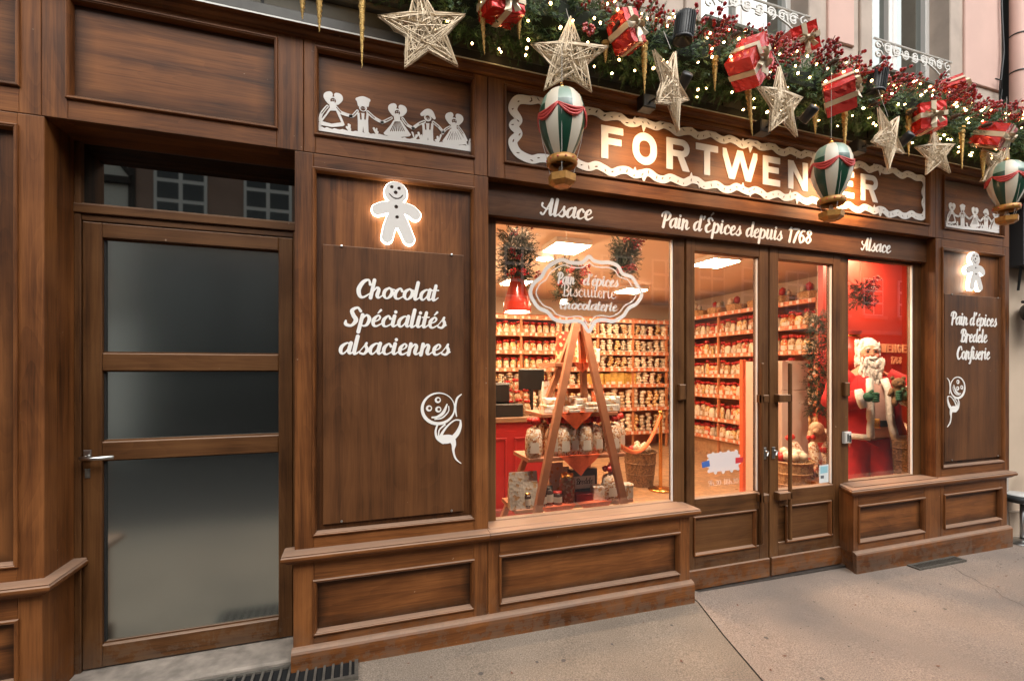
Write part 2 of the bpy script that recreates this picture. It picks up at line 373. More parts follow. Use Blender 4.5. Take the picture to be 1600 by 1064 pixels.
# ------------------------------------------------------------------ the two alphabets
_R = .155
GL = {
 'a': (1.0, [[(.74,.85,.07),(.5,1.0,.07),(.17,.68,.14),(.14,.25,.14),(.32,.02,.08),(.55,.25,.06),(.72,.7,.06)], [(.78,1.0,_R),(.74,.3,_R),(.86,.04,.08),(1.08,.25,.05)]]),
 'o': (.86, [[(.45,1.0,.07),(.16,.72,.14),(.14,.28,.14),(.4,0,.07),(.68,.3,.14),(.70,.74,.13),(.45,1.0,.07)], [(.62,.92,.05),(.9,.84,.05)]]),
 'c': (.76, [[(.64,.76,.12),(.45,1,.07),(.16,.62,.15),(.2,.15,.13),(.45,.02,.07),(.84,.3,.05)]]),
 'e': (.76, [[(.22,.42,.05),(.52,.6,.06),(.6,.85,.09),(.42,1.0,.07),(.16,.62,.15),(.2,.15,.13),(.45,.02,.08),(.84,.3,.05)]]),
 'é': (.76, [[(.22,.42,.05),(.52,.6,.06),(.6,.85,.09),(.42,1.0,.07),(.16,.62,.15),(.2,.15,.13),(.45,.02,.08),(.84,.3,.05)], [(.38,1.22,.05),(.56,1.5,.10)]]),
 'h': (.98, [[(.17,1.62,_R),(.13,0,_R)], [(.2,.5,.05),(.45,.95,.08),(.64,.8,.14),(.6,.25,_R),(.74,.03,.08),(1.0,.25,.05)]]),
 'n': (.98, [[(.16,1,_R),(.13,0,_R)], [(.2,.5,.05),(.45,.95,.08),(.64,.8,.14),(.6,.25,_R),(.74,.03,.08),(1.0,.25,.05)]]),
 'l': (.48, [[(.18,1.62,_R),(.14,.25,_R),(.27,.03,.08),(.52,.25,.05)]]),
 't': (.50, [[(.2,1.42,.14),(.15,.25,_R),(.28,.03,.08),(.55,.28,.05)], [(-.06,.97,.06),(.48,1.0,.06)]]),
 'i': (.48, [[(.17,1,_R),(.14,.25,_R),(.27,.03,.08),(.52,.25,.05)], [(.2,1.38,.14),(.2,1.39,.14)]]),
 'p': (.90, [[(.16,1,_R),(.08,-.55,_R)], [(.2,.6,.05),(.45,1,.08),(.72,.68,_R),(.62,.15,.12),(.38,.0,.07),(.2,.12,.05)]]),
 'd': (1.0, [[(.70,.85,.07),(.48,1.0,.07),(.17,.68,.14),(.14,.25,.14),(.32,.02,.08),(.55,.25,.06)], [(.80,1.62,_R),(.72,.3,_R),(.86,.04,.08),(1.06,.25,.05)]]),
 's': (.70, [[(.02,.2,.04),(.3,.72,.05),(.45,1.02,.09),(.42,.8,.12),(.58,.42,.14),(.42,.04,.10),(.12,.1,.09)], [(.5,.08,.05),(.76,.3,.04)]]),
 'u': (1.0, [[(.16,1,_R),(.13,.3,_R),(.3,.02,.09),(.55,.3,.06)], [(.67,1,_R),(.64,.25,_R),(.77,.03,.08),(1.04,.25,.05)]]),
 'r': (.66, [[(.16,1,_R),(.13,0,_R)], [(.2,.55,.05),(.42,.95,.08),(.6,.88,.12)]]),
 'f': (.50, [[(.6,1.5,.09),(.42,1.63,.08),(.27,1.3,_R),(.2,0,_R),(.1,-.48,.12),(-.1,-.52,.07)], [(-.04,.95,.06),(.5,.98,.06)]]),
 'S': (1.02, [[(.98,1.35,.12),(.7,1.65,.09),(.34,1.38,.15),(.5,.95,.17),(.76,.5,.18),(.5,.02,.11),(.08,.12,.14),(.03,.42,.08)]]),
 'C': (1.02, [[(.93,1.22,.12),(.75,1.62,.08),(.38,1.42,.15),(.14,.75,.18),(.3,.15,.15),(.6,.02,.09),(1.04,.4,.05)]]),
 'P': (.98, [[(.42,1.5,_R),(.3,0,_R)], [(.0,1.12,.10),(.08,1.48,.07),(.5,1.65,.08),(.93,1.36,.15),(.82,.9,.12),(.5,.7,.07)]]),
 'B': (1.06, [[(.42,1.5,_R),(.3,.05,_R)], [(.0,1.12,.10),(.08,1.48,.07),(.5,1.65,.08),(.92,1.36,.14),(.78,.98,.10),(.5,.86,.06)], [(.5,.86,.06),(.95,.65,.13),(.85,.15,.14),(.45,0,.09),(.1,.1,.08)]]),
 'A': (1.12, [[(.0,.14,.11),(.22,.04,.08),(.5,.7,.08),(.82,1.62,.08)], [(.82,1.55,_R),(.82,.3,_R),(.95,.05,.08),(1.14,.25,.05)], [(.0,1.1,.10),(.0,.84,.07),(.4,.62,.06),(.8,.64,.06)]]),
 'É': (.98, [[(.86,1.32,.11),(.62,1.6,.08),(.36,1.3,.14),(.58,.93,.08)], [(.58,.93,.08),(.2,.6,.15),(.26,.12,.15),(.55,.02,.08),(1.0,.35,.05)], [(.6,1.85,.05),(.82,2.12,.10)]]),
 "'": (.34, [[(.2,1.62,.13),(.1,1.28,.05)]]),
 ' ': (.42, []),
 '-': (.6, [[(.1,.6,.08),(.5,.6,.08)]]),
 '1': (.55, [[(.08,1.3,.06),(.34,1.55,.12),(.3,0,_R)]]),
 '7': (.76, [[(.08,1.5,.10),(.74,1.5,.10),(.5,.9,.14),(.3,0,_R)]]),
 '6': (.84, [[(.66,1.42,.10),(.35,1.35,.10),(.15,.7,_R),(.25,.12,.13),(.45,.02,.08),(.7,.42,.15),(.48,.88,.08),(.22,.65,.06)]]),
 '8': (.84, [[(.42,1.55,.08),(.2,1.25,.12),(.42,.88,.10),(.68,.45,.14),(.42,.02,.08),(.14,.4,.14),(.42,.88,.10),(.64,1.25,.12),(.42,1.55,.08)]]),
 '9': (.84, [[(.2,.1,.10),(.5,.1,.10),(.7,.8,_R),(.6,1.45,.12),(.4,1.55,.08),(.15,1.15,.14),(.38,.7,.08),(.62,.9,.06)]]),
 '0': (.84, [[(.42,1.55,.08),(.16,1.1,.14),(.16,.4,.14),(.42,.02,.08),(.68,.4,.14),(.68,1.1,.14),(.42,1.55,.08)]]),
 '3': (.8, [[(.15,1.4,.10),(.42,1.55,.08),(.62,1.2,.13),(.38,.85,.07),(.68,.42,.14),(.4,.02,.08),(.1,.15,.10)]]),
}
def script(text, x0, x1, zb, xh, y0, y1, mat, parent, name='word', cell=.0016, slant=.16, bold=1.0):
    """one joined word of brush script between x0 and x1, baseline zb, x-height xh"""
    adv = sum(GL[c][0] for c in text); sx = (x1 - x0) / adv
    d = Deco(x0 - .6 * xh, x1 + .6 * xh, zb - .8 * xh, zb + 2.4 * xh, cell); X = 0
    for c in text:
        a, st = GL[c]
        for q in st:
            d.stroke([(x0 + sx * (X + x + slant * (z - .5)), zb + z * xh, r * (.5 * sx + .5 * xh) * bold) for x, z, r in q])
        X += a
    return d.mb(y0, y1).build(name, mat, parent)
def block_letter(ch, x0, x1, z0, z1, y0, y1, mat, parent, name='letter', sw=None):
    W, H = x1 - x0, z1 - z0; t = sw or .24 * min(H, W * 1.35); d = Deco(x0 - .01, x1 + .01, z0 - .01, z1 + .01, H / 70)
    rect = lambda a, b, c, e: d.poly([(a, c), (b, c), (b, e), (a, e)])
    if ch in 'FE':
        rect(x0, x0 + t, z0, z1); rect(x0, x1, z1 - t * .9, z1); rect(x0, x1 - W * .08, z0 + H * .44, z0 + H * .44 + t * .85)
        if ch == 'E': rect(x0, x1, z0, z0 + t * .9)
    elif ch == 'T': rect(x0, x1, z1 - t * .9, z1); rect((x0 + x1 - t) / 2, (x0 + x1 + t) / 2, z0, z1)
    elif ch == 'N': rect(x0, x0 + t, z0, z1); rect(x1 - t, x1, z0, z1); d.poly([(x0, z1), (x0 + t, z1), (x1, z0), (x1 - t, z0)])
    elif ch == 'R':
        rect(x0, x0 + t, z0, z1); h = H * .56; cz = z1 - h / 2; r = h / 2; cx = x1 - r
        rect(x0, cx, z1 - h, z1); d.disc(cx, cz, r); d.poly([(x0 + t, cz - r + t * .8), (cx, cz - r + t * .8), (cx, cz + r - t * .8), (x0 + t, cz + r - t * .8)], True); d.disc(cx, cz, r - t * .85, True)
        d.poly([(x0 + W * .42, z1 - h + t * .5), (x0 + W * .42 + t, z1 - h + t * .5), (x1 + .01 * W, z0), (x1 - t * 1.1, z0)])
    elif ch in 'OG':
        d.disc((x0 + x1) / 2, (z0 + z1) / 2, W / 2, rz=H / 2); r = W * .32
        d.disc((x0 + x1) / 2, z1 - W / 2, W / 2); d.disc((x0 + x1) / 2, z0 + W / 2, W / 2); rect(x0, x1, z0 + W / 2, z1 - W / 2)
        cx = (x0 + x1) / 2; ri = W / 2 - t
        d.disc(cx, z1 - W / 2, ri, True); d.disc(cx, z0 + W / 2, ri, True); d.poly([(cx - ri, z0 + W / 2), (cx + ri, z0 + W / 2), (cx + ri, z1 - W / 2), (cx - ri, z1 - W / 2)], True)
        if ch == 'G':
            d.poly([(cx, z0 + H * .5), (x1 + .01, z0 + H * .5), (x1 + .01, z0 + H * .68), (cx, z0 + H * .68)], True)
            rect(cx, x1, z0 + H * .38, z0 + H * .38 + t * .8); rect(x1 - t, x1, z0 + H * .2, z0 + H * .45)
    elif ch == 'W':
        q = W / 4
        for a, b in (((x0, z1), (x0 + q, z0)), ((x0 + q, z0), (x0 + 2 * q, z1)), ((x0 + 2 * q, z1), (x0 + 3 * q, z0)), ((x0 + 3 * q, z0), (x1, z1))):
            k = t * .5; d.poly([(a[0] - k, a[1]), (a[0] + k, a[1]), (b[0] + k, b[1]), (b[0] - k, b[1])])
    return d.mb(y0, y1).build(name, mat, parent)
def wpart(mb, name, mats, parent, smooth=False):         # a part whose shape was measured in world coordinates
    o = mb.build(name, mats, parent, smooth)
    if parent is not None and parent.parent is None and parent.type == 'EMPTY':
        o.matrix_parent_inverse = Matrix.Translation(-parent.location)
    return o
def reloc(objs_parent):                                  # same for parts made by script() / block_letter() / Deco
    for o in objs_parent.children:
        o.matrix_parent_inverse = Matrix.Translation(-objs_parent.location)

# ================================================================== GROUND
def ground_mat(name, a, b_, spk, dirt=(.105, .088, .073), rough=.85):
    m, t, b = newmat(name); N, L = t.nodes, t.links
    g = N.new('ShaderNodeNewGeometry')
    n1 = N.new('ShaderNodeTexNoise'); n1.inputs['Scale'].default_value = 1.7; n1.inputs['Detail'].default_value = 6; n1.inputs['Roughness'].default_value = .65
    n2 = N.new('ShaderNodeTexNoise'); n2.inputs['Scale'].default_value = 150; n2.inputs['Detail'].default_value = 3
    v = N.new('ShaderNodeTexVoronoi'); v.inputs['Scale'].default_value = 75
    n3 = N.new('ShaderNodeTexNoise'); n3.inputs['Scale'].default_value = .55; n3.inputs['Detail'].default_value = 8; n3.inputs['Distortion'].default_value = 1.2
    for q in (n1, n2, v, n3): L.new(g.outputs['Position'], q.inputs['Vector'])
    r = N.new('ShaderNodeValToRGB'); e = r.color_ramp.elements; e[0].position = .3; e[0].color = (*a, 1); e[1].position = .72; e[1].color = (*b_, 1); L.new(n1.outputs['Fac'], r.inputs['Fac'])
    mx = N.new('ShaderNodeMix'); mx.data_type = 'RGBA'; mx.blend_type = 'OVERLAY'; mx.inputs['Factor'].default_value = .42; L.new(r.outputs[0], mx.inputs['A'])
    r2 = N.new('ShaderNodeValToRGB'); r2.color_ramp.elements[0].position = .3; r2.color_ramp.elements[1].position = .7; L.new(n2.outputs['Fac'], r2.inputs['Fac']); L.new(r2.outputs[0], mx.inputs['B'])
    r3 = N.new('ShaderNodeValToRGB'); r3.color_ramp.elements[0].position = .07; r3.color_ramp.elements[0].color = (1, 1, 1, 1); r3.color_ramp.elements[1].position = .16; r3.color_ramp.elements[1].color = (0, 0, 0, 1)
    L.new(v.outputs['Distance'], r3.inputs['Fac'])
    ml = N.new('ShaderNodeMath'); ml.operation = 'MULTIPLY'; ml.inputs[1].default_value = spk; L.new(r3.outputs[0], ml.inputs[0])
    m2 = N.new('ShaderNodeMix'); m2.data_type = 'RGBA'; L.new(ml.outputs[0], m2.inputs['Factor']); L.new(mx.outputs['Result'], m2.inputs['A']); m2.inputs['B'].default_value = (.40, .35, .29, 1)
    r4 = N.new('ShaderNodeValToRGB'); r4.color_ramp.elements[0].position = .50; r4.color_ramp.elements[0].color = (0, 0, 0, 1); r4.color_ramp.elements[1].position = .72; r4.color_ramp.elements[1].color = (.75, .75, .75, 1); L.new(n3.outputs['Fac'], r4.inputs['Fac'])
    m3 = N.new('ShaderNodeMix'); m3.data_type = 'RGBA'; L.new(r4.outputs[0], m3.inputs['Factor']); L.new(m2.outputs['Result'], m3.inputs['A']); m3.inputs['B'].default_value = (*dirt, 1)
    L.new(m3.outputs['Result'], b.inputs['Base Color']); b.inputs['Roughness'].default_value = rough
    bp = N.new('ShaderNodeBump'); bp.inputs['Strength'].default_value = .35; bp.inputs['Distance'].default_value = .004; L.new(n2.outputs['Fac'], bp.inputs['Height']); L.new(bp.outputs[0], b.inputs['Normal'])
    return m
M['asphalt'] = ground_mat('old_pavement_asphalt', (.165, .130, .098), (.225, .180, .138), .38)
M['slab'] = ground_mat('smooth_pavement', (.215, .166, .132), (.260, .203, .164), .10, dirt=(.17, .138, .116))
M['cobble'] = ground_mat('street_setts', (.025, .023, .021), (.045, .040, .036), .02, dirt=(.02, .018, .016))
M['stone'] = plain('worn_step_stone', (.30, .255, .21), .9, noise=.45, nscale=14, bump=.9)
M['pebble'] = plain('grit', (.30, .26, .21), .9, noise=.4, nscale=90)

def sheet(pts, mi=0, m=None, dz=0):
    m = m or MB(); o = len(m.v); n = len(pts)
    m.v += [(x, y, gz(x) + dz) for x, y in pts]; m.f.append(tuple(range(o, o + n))); m.m.append(mi); return m
# joint between the two pavement sheets runs out from the window corner
J = [(2.16, .3), (2.10, -.06), (1.98, -.40), (1.86, -.80), (1.55, -1.85)]
G_ = .005
a = MB()
for (xa, ya), (xb, yb) in zip(J, J[1:]): sheet([(-8, ya), (-8, yb), (xb - G_, yb), (xa - G_, ya)], m=a)
struct(a.build('pavement', 'asphalt'))
a = MB()
for (xa, ya), (xb, yb) in zip(J, J[1:]): sheet([(xa + G_, ya), (xb + G_, yb), (14, yb), (14, ya)], m=a)
struct(a.build('pavement', 'slab'))
a = sheet([(-8, -1.85), (-8, .3), (14, .3), (14, -1.85)], dz=-.012); struct(a.build('pavement_bed', 'dark'))
a = MB(); a.v = [(-60, -2.6, .0), (-60, -60, -.1), (60, -60, -.1), (60, -2.6, -.1)]; a.f = [(0, 1, 2, 3)]; a.m = [0]
a.v = [(-60, -1.9, -.12), (-60, -60, -.12), (60, -60, -.12), (60, -1.9, -.12)]; struct(a.build('street', 'cobble'))
k_ = MB()
x = -8.0
while x < 13.5: k_.box(x, x + .98, -2.0, -1.852, -.12, gz(x) + .004); x += .99
struct(k_.build('kerb', 'stone'))
# far ground under and round everything
a = MB(); a.v = [(-150, -150, -.3), (150, -150, -.3), (150, 150, -.3), (-150, 150, -.3)]; a.f = [(0, 1, 2, 3)]; a.m = [0]; struct(a.build('ground', 'cobble'))
# a crack that starts at the small grate
ck = MB(); pts = [(4.42, -.16), (4.39, -.22), (4.33, -.29), (4.31, -.37), (4.25, -.44), (4.24, -.52), (4.15, -.60), (4.13, -.70), (4.05, -.80), (4.0, -.95), (3.9, -1.1)]
for (xa, ya), (xb, yb) in zip(pts, pts[1:]): ck.add([(xa, ya, gz(xa) + .002), (xa + .0035, ya, gz(xa) + .002), (xb + .003, yb, gz(xb) + .002), (xb, yb, gz(xb) + .002)], [(0, 1, 2, 3)])
struct(ck.build('pavement_crack', 'dark'))
M['gum'] = plain('old_gum', (.085, .072, .062), .8)
qg = random.Random(31)
for i in range(22):
    x = qg.uniform(.4, 5.3); y = -.18 - abs(qg.gauss(0, .5)); r = qg.uniform(.006, .014); n = 9
    m = MB(); m.v = [(x + r * qg.uniform(.75, 1.1) * math.cos(k * .698), y + r * qg.uniform(.75, 1.1) * math.sin(k * .698), gz(x) + .0022) for k in range(n)]; m.f = [tuple(range(n))]; m.m = [0]
    struct(m.build('pavement_stain', 'gum'))
# grit and bits lying on the pavement
q = random.Random(3); g_ = MB()
for i in range(420):
    x = q.uniform(-1.2, 5.6); y = -.09 - abs(q.gauss(0, .5)); r = q.uniform(.0012, .0042)
    g_.ell((x, y, gz(x) + r * .5), (r, r * q.uniform(.6, 1), r * .7), 5, lump=.4, seed=i)
stuff(g_.build('gravel', 'pebble'))['label'] = 'scattered grit on the pavement'
lf = MB()
for i in range(26):
    x = q.uniform(0, 5.4); y = -.12 - abs(q.gauss(0, .45)); a0 = q.uniform(0, 6); s = q.uniform(.006, .014)
    lf.add([(x + s * math.cos(a0 + k * 1.57) * (1 if k % 2 else .5), y + s * math.sin(a0 + k * 1.57) * (1 if k % 2 else .5), gz(x) + .004 + (k % 2) * .003) for k in range(4)], [(0, 1, 2, 3)])
stuff(lf.build('litter', plain('dead_leaf', (.13, .045, .025), .7)))['label'] = 'tiny dead leaves on the pavement'

# step stone of the side door and the left reveal foot
a = MB(); a.cbox(-1.285, -.305, .02, .6, .0, .098, .01); struct(a.build('doorstep', 'stone'))

def grate(name, label, x0, x1, y0, y1, n, loc):
    t = thing(name, label, 'grate', (loc[0], loc[1], loc[2]))
    f = MB(); z0, z1 = -.03, .011; b = .018
    f.box(x0, x1, y0, y0 + b, z0, z1); f.box(x0, x1, y1 - b, y1, z0, z1); f.box(x0, x0 + b, y0 + b, y1 - b, z0, z1); f.box(x1 - b, x1, y0 + b, y1 - b, z0, z1)
    f.build('frame', 'grime', t)
    MB().box(x0 + b, x1 - b, y0 + b, y1 - b, .0002, .0008).build('pit', 'pit', t)
    me = None
    for i in range(n):
        xx = x0 + b + (x1 - x0 - 2 * b) * (i + .5) / n
        if me is None: w_b = .0055; me = MB().add([(-w_b, y0 + b, .001), (w_b, y0 + b, .001), (w_b, y1 - b, .001), (-w_b, y1 - b, .001), (-w_b, y0 + b, .010), (w_b, y0 + b, .010), (w_b, y1 - b, .010), (-w_b, y1 - b, .010)], [(4, 5, 6, 7), (0, 1, 5, 4), (1, 2, 6, 5), (2, 3, 7, 6), (3, 0, 4, 7)]).mesh('bar', 'grime')
        link('bar', me, t, (xx, 0, 0), (0, 0, 0))
    return t
M['pit'] = plain('pit_black', (.002, .002, .002), 1)
M['grime'] = plain('rusty_grime_metal', (.13, .115, .095), .6, metal=.3, noise=.4, nscale=40)
grate('cellar_grate', 'long iron cellar grate in the pavement before the side door', 0, .80, -.20, 0, 19, (-.80, .008, gz(-.4) + .004))
grate('cellar_grate', 'short iron grate in the pavement below the right-hand window base', 0, .56, -.09, 0, 20, (4.09, -.06, gz(4.3) + .002))

# ================================================================== THE WOODEN SHOPFRONT
sf = thing('wooden_shopfront', 'brown panelled wooden shopfront with side door, double doors and two display windows', 'shopfront', (0, 0, 0))
ZC, ZPT, ZPB, ZO, ZLT, ZLB = 3.232, 3.186, 2.735, 2.646, 2.573, .712      # cornice, frieze panel top/bottom, opening top, tall panel top/bottom
ZW0, ZW1, ZA, ZB_, ZPL = .606, .650, .500, .222, .172                     # waist moulding, low panel top/bottom, plinth top

def board(x0, x1, z0, z1, mat, name, y0=0, y1=.09, parent=sf, c=.0025):
    return MB().cbox(x0, x1, y0, y1, z0, z1, c).build(name, mat, parent)
PROF = [(0, .001), (0, -.009), (.003, -.013), (.007, -.013), (.010, -.009), (.0125, -.010), (.016, -.004), (.019, .010), (.020, .024)]
def panel(x0, x1, z0, z1, yb=0, axis='z', sink=.022, prof=PROF, k=1.0, name='panel', parent=sf, mat=None):
    """a sunk panel with four mitred mouldings; x0..z1 is the moulding's outside"""
    w_ = prof[-1][0] * k
    p = MB(); y = yb + sink
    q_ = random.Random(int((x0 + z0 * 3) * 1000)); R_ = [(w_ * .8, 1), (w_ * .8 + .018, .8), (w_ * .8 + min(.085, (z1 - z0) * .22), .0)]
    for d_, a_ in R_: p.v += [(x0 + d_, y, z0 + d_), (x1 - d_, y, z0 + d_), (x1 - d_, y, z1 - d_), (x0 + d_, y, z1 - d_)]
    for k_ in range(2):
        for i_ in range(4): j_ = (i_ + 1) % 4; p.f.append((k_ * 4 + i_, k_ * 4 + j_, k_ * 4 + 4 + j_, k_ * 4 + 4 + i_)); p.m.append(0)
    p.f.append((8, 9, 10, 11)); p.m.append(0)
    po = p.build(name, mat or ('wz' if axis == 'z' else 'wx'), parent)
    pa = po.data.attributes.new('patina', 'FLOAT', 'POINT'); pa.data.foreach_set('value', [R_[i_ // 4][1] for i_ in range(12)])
    cs = [(x0, z0, 1, 1), (x1, z0, -1, 1), (x1, z1, -1, -1), (x0, z1, 1, -1)]
    for i in range(4):
        a, b = cs[i], cs[(i + 1) % 4]; m = MB()
        for s_ in (a, b):
            for d, yy in prof: m.v.append((s_[0] + s_[2] * d * k, yb + yy, s_[1] + s_[3] * d * k))
        n = len(prof); m.f = [(j, j + 1, n + j + 1, n + j) for j in range(n - 1)]; m.m = [0] * len(m.f)
        m.build('moulding', 'wx' if i % 2 == 0 else 'wz', po)
    return po
def ring(x0, x1, z0, z1, X0, X1, Z0, Z1, y0, y1, mat_s, mat_r, ns='stile', nr='rail', parent=sf, w=.09, seam=.0):
    """boards round a panel opening: stiles run full height, rails between"""
    pass

# opening of moulding slightly overlaps its boards, so boards stop under it: list of (panel outside x0,x1)
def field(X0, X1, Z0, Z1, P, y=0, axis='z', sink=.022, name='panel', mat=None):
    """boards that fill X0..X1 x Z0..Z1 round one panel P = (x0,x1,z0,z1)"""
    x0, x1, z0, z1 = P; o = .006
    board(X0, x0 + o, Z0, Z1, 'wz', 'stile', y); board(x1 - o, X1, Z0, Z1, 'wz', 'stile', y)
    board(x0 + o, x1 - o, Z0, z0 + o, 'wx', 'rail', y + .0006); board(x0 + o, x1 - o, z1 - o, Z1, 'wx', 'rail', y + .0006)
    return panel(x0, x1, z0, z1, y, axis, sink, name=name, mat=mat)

# frieze row -------------------------------------------------------
field(-2.5, -1.30, ZO + .0, ZC, (-2.4, -1.368, ZPB + .02, ZPT + .0), axis='x')
# (its lower board stands over the left bay)
field(-1.298, -.262, ZO, ZC, (-1.213, -.377, ZPB, ZPT), axis='x')
field(-.2595, .694, ZO, ZC, (-.212, .622, ZPB, ZPT), axis='x', mat='wx')
field(.6965, 4.541, ZO, ZC, (.791, 4.461, ZPB, ZPT), axis='x')
field(4.5435, 5.539, ZO, ZC, (4.63, 5.455, ZPB - .01, ZPT - .01), axis='x')
# tall panels ------------------------------------------------------
field(-2.5, -1.289, ZW1 - .01, ZO - .0025, (-2.4, -1.374, ZLB + .0, ZLT + .02))
field(-.302, .700, ZW1 - .01, ZO - .0025, (-.221, .622, ZLB, ZLT))
field(4.541, 5.539, ZW1 - .01, ZO - .0025, (4.612, 5.455, ZLB + .02, ZLT))
# low zone ---------------------------------------------------------
YL = -.022
field(-2.5, -1.284, ZPL - .01, ZW0 + .012, (-2.4, -1.36, ZB_, ZA), YL, 'x')
field(-.306, .690, ZPL - .01, ZW0 + .012, (-.216, .613, ZB_, ZA), YL, 'x')
field(.6925, 2.062, ZPL - .01, ZW0 + .012, (.756, 1.985, ZB_, ZA), YL, 'x')
field(3.560, 4.560, ZPL - .01, ZW0 + .016, (3.605, 4.365, ZB_ + .012, ZA + .02), YL, 'x')
field(4.5625, 5.458, ZPL - .01, ZW0 + .016, (4.60, 5.375, ZB_ + .012, ZA + .02), YL, 'x')
# window base returns towards the doors
MB().box(2.040, 2.0615, YL + .09, .16, 0, ZW0 + .01).build('return_board', 'wz', sf)
m = MB(); m.add([(3.562, YL + .002, 0), (3.562, YL + .002, ZW0 + .01), (3.645, .16, ZW0 + .01), (3.645, .16, 0)], [(0, 1, 2, 3)]); m.build('return_board', 'wz', sf)
# plinths
def plinth(x0, x1, y0=-.055, ret=None):
    m = MB(); zt = ZPL + .006; pr = [(0, -.2), (0, zt - .022), (.006, zt - .012), (.016, zt - .004), (.034, zt)]
    a0 = .0; n = len(pr)
    for x in (x0, x1):
        for d, z in pr: m.v.append((x, y0 + d, z))
    m.f = [(j, n + j, n + j + 1, j + 1) for j in range(n - 1)]; m.m = [0] * (n - 1)
    m.f += [tuple(range(n)), tuple(range(2 * n - 1, n - 1, -1))]; m.m += [0, 0]
    o = m.build('plinth', 'wx', sf); return o
plinth(-2.5, -1.275); plinth(-.312, 2.074); plinth(3.545, 5.470)
m = MB(); zt = ZPL + .006
m.add([(3.545, -.055, -.1), (3.545, -.055, zt - .02), (3.56, -.035, zt), (3.628, .16, -.1), (3.628, .16, zt - .02), (3.643, .16, zt)], [(0, 1, 4, 3), (1, 2, 5, 4)]); m.build('plinth', 'wx', sf)
# waist moulding: swept along a path of plan points
WP = [(-.004, ZW0 - .012), (-.020, ZW0 - .010), (-.034, ZW0 + .004), (-.046, ZW0 + .010), (-.050, ZW0 + .018), (-.050, ZW0 + .030), (-.043, ZW0 + .036), (-.043, ZW0 + .039), (-.047, ZW0 + .041), (-.047, ZW1 - .003), (-.040, ZW1), (.02, ZW1 + .003)]
def sweep(path, prof, name, mat, parent=sf):
    m = MB(); n = len(prof); P = [Vector((x, y)) for x, y in path]
    for i, p in enumerate(P):
        if 0 < i < len(P) - 1:
            d0 = (p - P[i - 1]).normalized(); d1 = (P[i + 1] - p).normalized(); n0 = Vector((-d0.y, d0.x)); n1 = Vector((-d1.y, d1.x)); nn = (n0 + n1).normalized(); nn = nn / max(.3, nn.dot(n0))
        else:
            d = (P[min(i + 1, len(P) - 1)] - P[max(i - 1, 0)]).normalized(); nn = Vector((-d.y, d.x))
        for o, z in prof: m.v.append((p.x + nn.x * o, p.y + nn.y * o, z))
    for i in range(len(P) - 1):
        for j in range(n - 1): m.f.append((i * n + j, (i + 1) * n + j, (i + 1) * n + j + 1, i * n + j + 1)); m.m.append(0)
    m.f += [tuple(range(n)), tuple(range(len(P) * n - 1, (len(P) - 1) * n - 1, -1))]; m.m += [0, 0]
    return m.build(name, mat, parent)
sweep([(-2.5, YL), (-1.284, YL), (-1.284, .222)], WP, 'waist_moulding', 'wx')
sweep([(-.306, .05), (-.306, YL), (.690, YL)], WP, 'waist_moulding', 'wx')
sweep([(.6925, YL), (2.062, YL), (2.062, .10)], WP, 'waist_moulding', 'wx')
WPr = [(o, z + .006) for o, z in WP]
sweep([(3.640, .12), (3.561, YL), (5.458, YL), (5.458, .1)], WPr, 'waist_moulding', 'wx')
# sills
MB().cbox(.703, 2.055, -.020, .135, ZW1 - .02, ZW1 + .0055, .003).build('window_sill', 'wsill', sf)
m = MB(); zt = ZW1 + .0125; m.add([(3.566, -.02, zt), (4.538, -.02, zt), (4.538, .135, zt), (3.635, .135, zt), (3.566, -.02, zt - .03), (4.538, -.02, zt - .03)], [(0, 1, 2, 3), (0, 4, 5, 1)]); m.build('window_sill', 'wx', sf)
# reveals
MB().box(-1.289, -1.2885, .0905, .225, 0, ZO).build('reveal', 'wz', sf)
MB().box(-1.34, -1.2895, .0905, .8, 0, ZO).build('reveal', 'wz', sf)
MB().box(-.3015, -.25, .0905, .8, 0, ZO - .003).build('reveal', 'wz', sf)
MB().box(4.5412, 4.60, .0905, .16, ZW0, ZO - .003).build('reveal', 'wz', sf)
MB().box(.66, .6985, .0905, .16, ZW0, ZO - .003).build('reveal', 'wz', sf)
MB().box(-1.34, -.25, .0905, .8, ZO + .001, ZO + .03).build('soffit', 'wx', sf)
MB().box(.66, 4.60, .0905, .3, ZO + .001, ZO + .03).build('soffit', 'wx', sf)
MB().box(-2.5, -1.34, .0905, .8, 0, 3.2).build('backing', 'dark', sf)
MB().box(-.25, .66, .0905, .7, 0, 3.2).build('backing', 'dark', sf)
MB().box(4.60, 5.52, .0905, .165, 0, 3.2).build('backing', 'dark', sf)
MB().box(5.5205, 5.5385, .0905, .165, 0, 3.2).build('end_board', 'wz', sf)
# mouldings under the cornice
sweep([(-2.5, 0), (5.545, 0)], [(.0, ZC - .020), (-.010, ZC - .018), (-.014, ZC - .006), (-.030, ZC + .002), (-.034, ZC + .012), (-.060, ZC + .014)], 'cornice_moulding', 'wx')

# fascia over the windows
board(.703, 4.538, 2.452, ZO - .001, 'wxf', 'fascia', .062, .16)

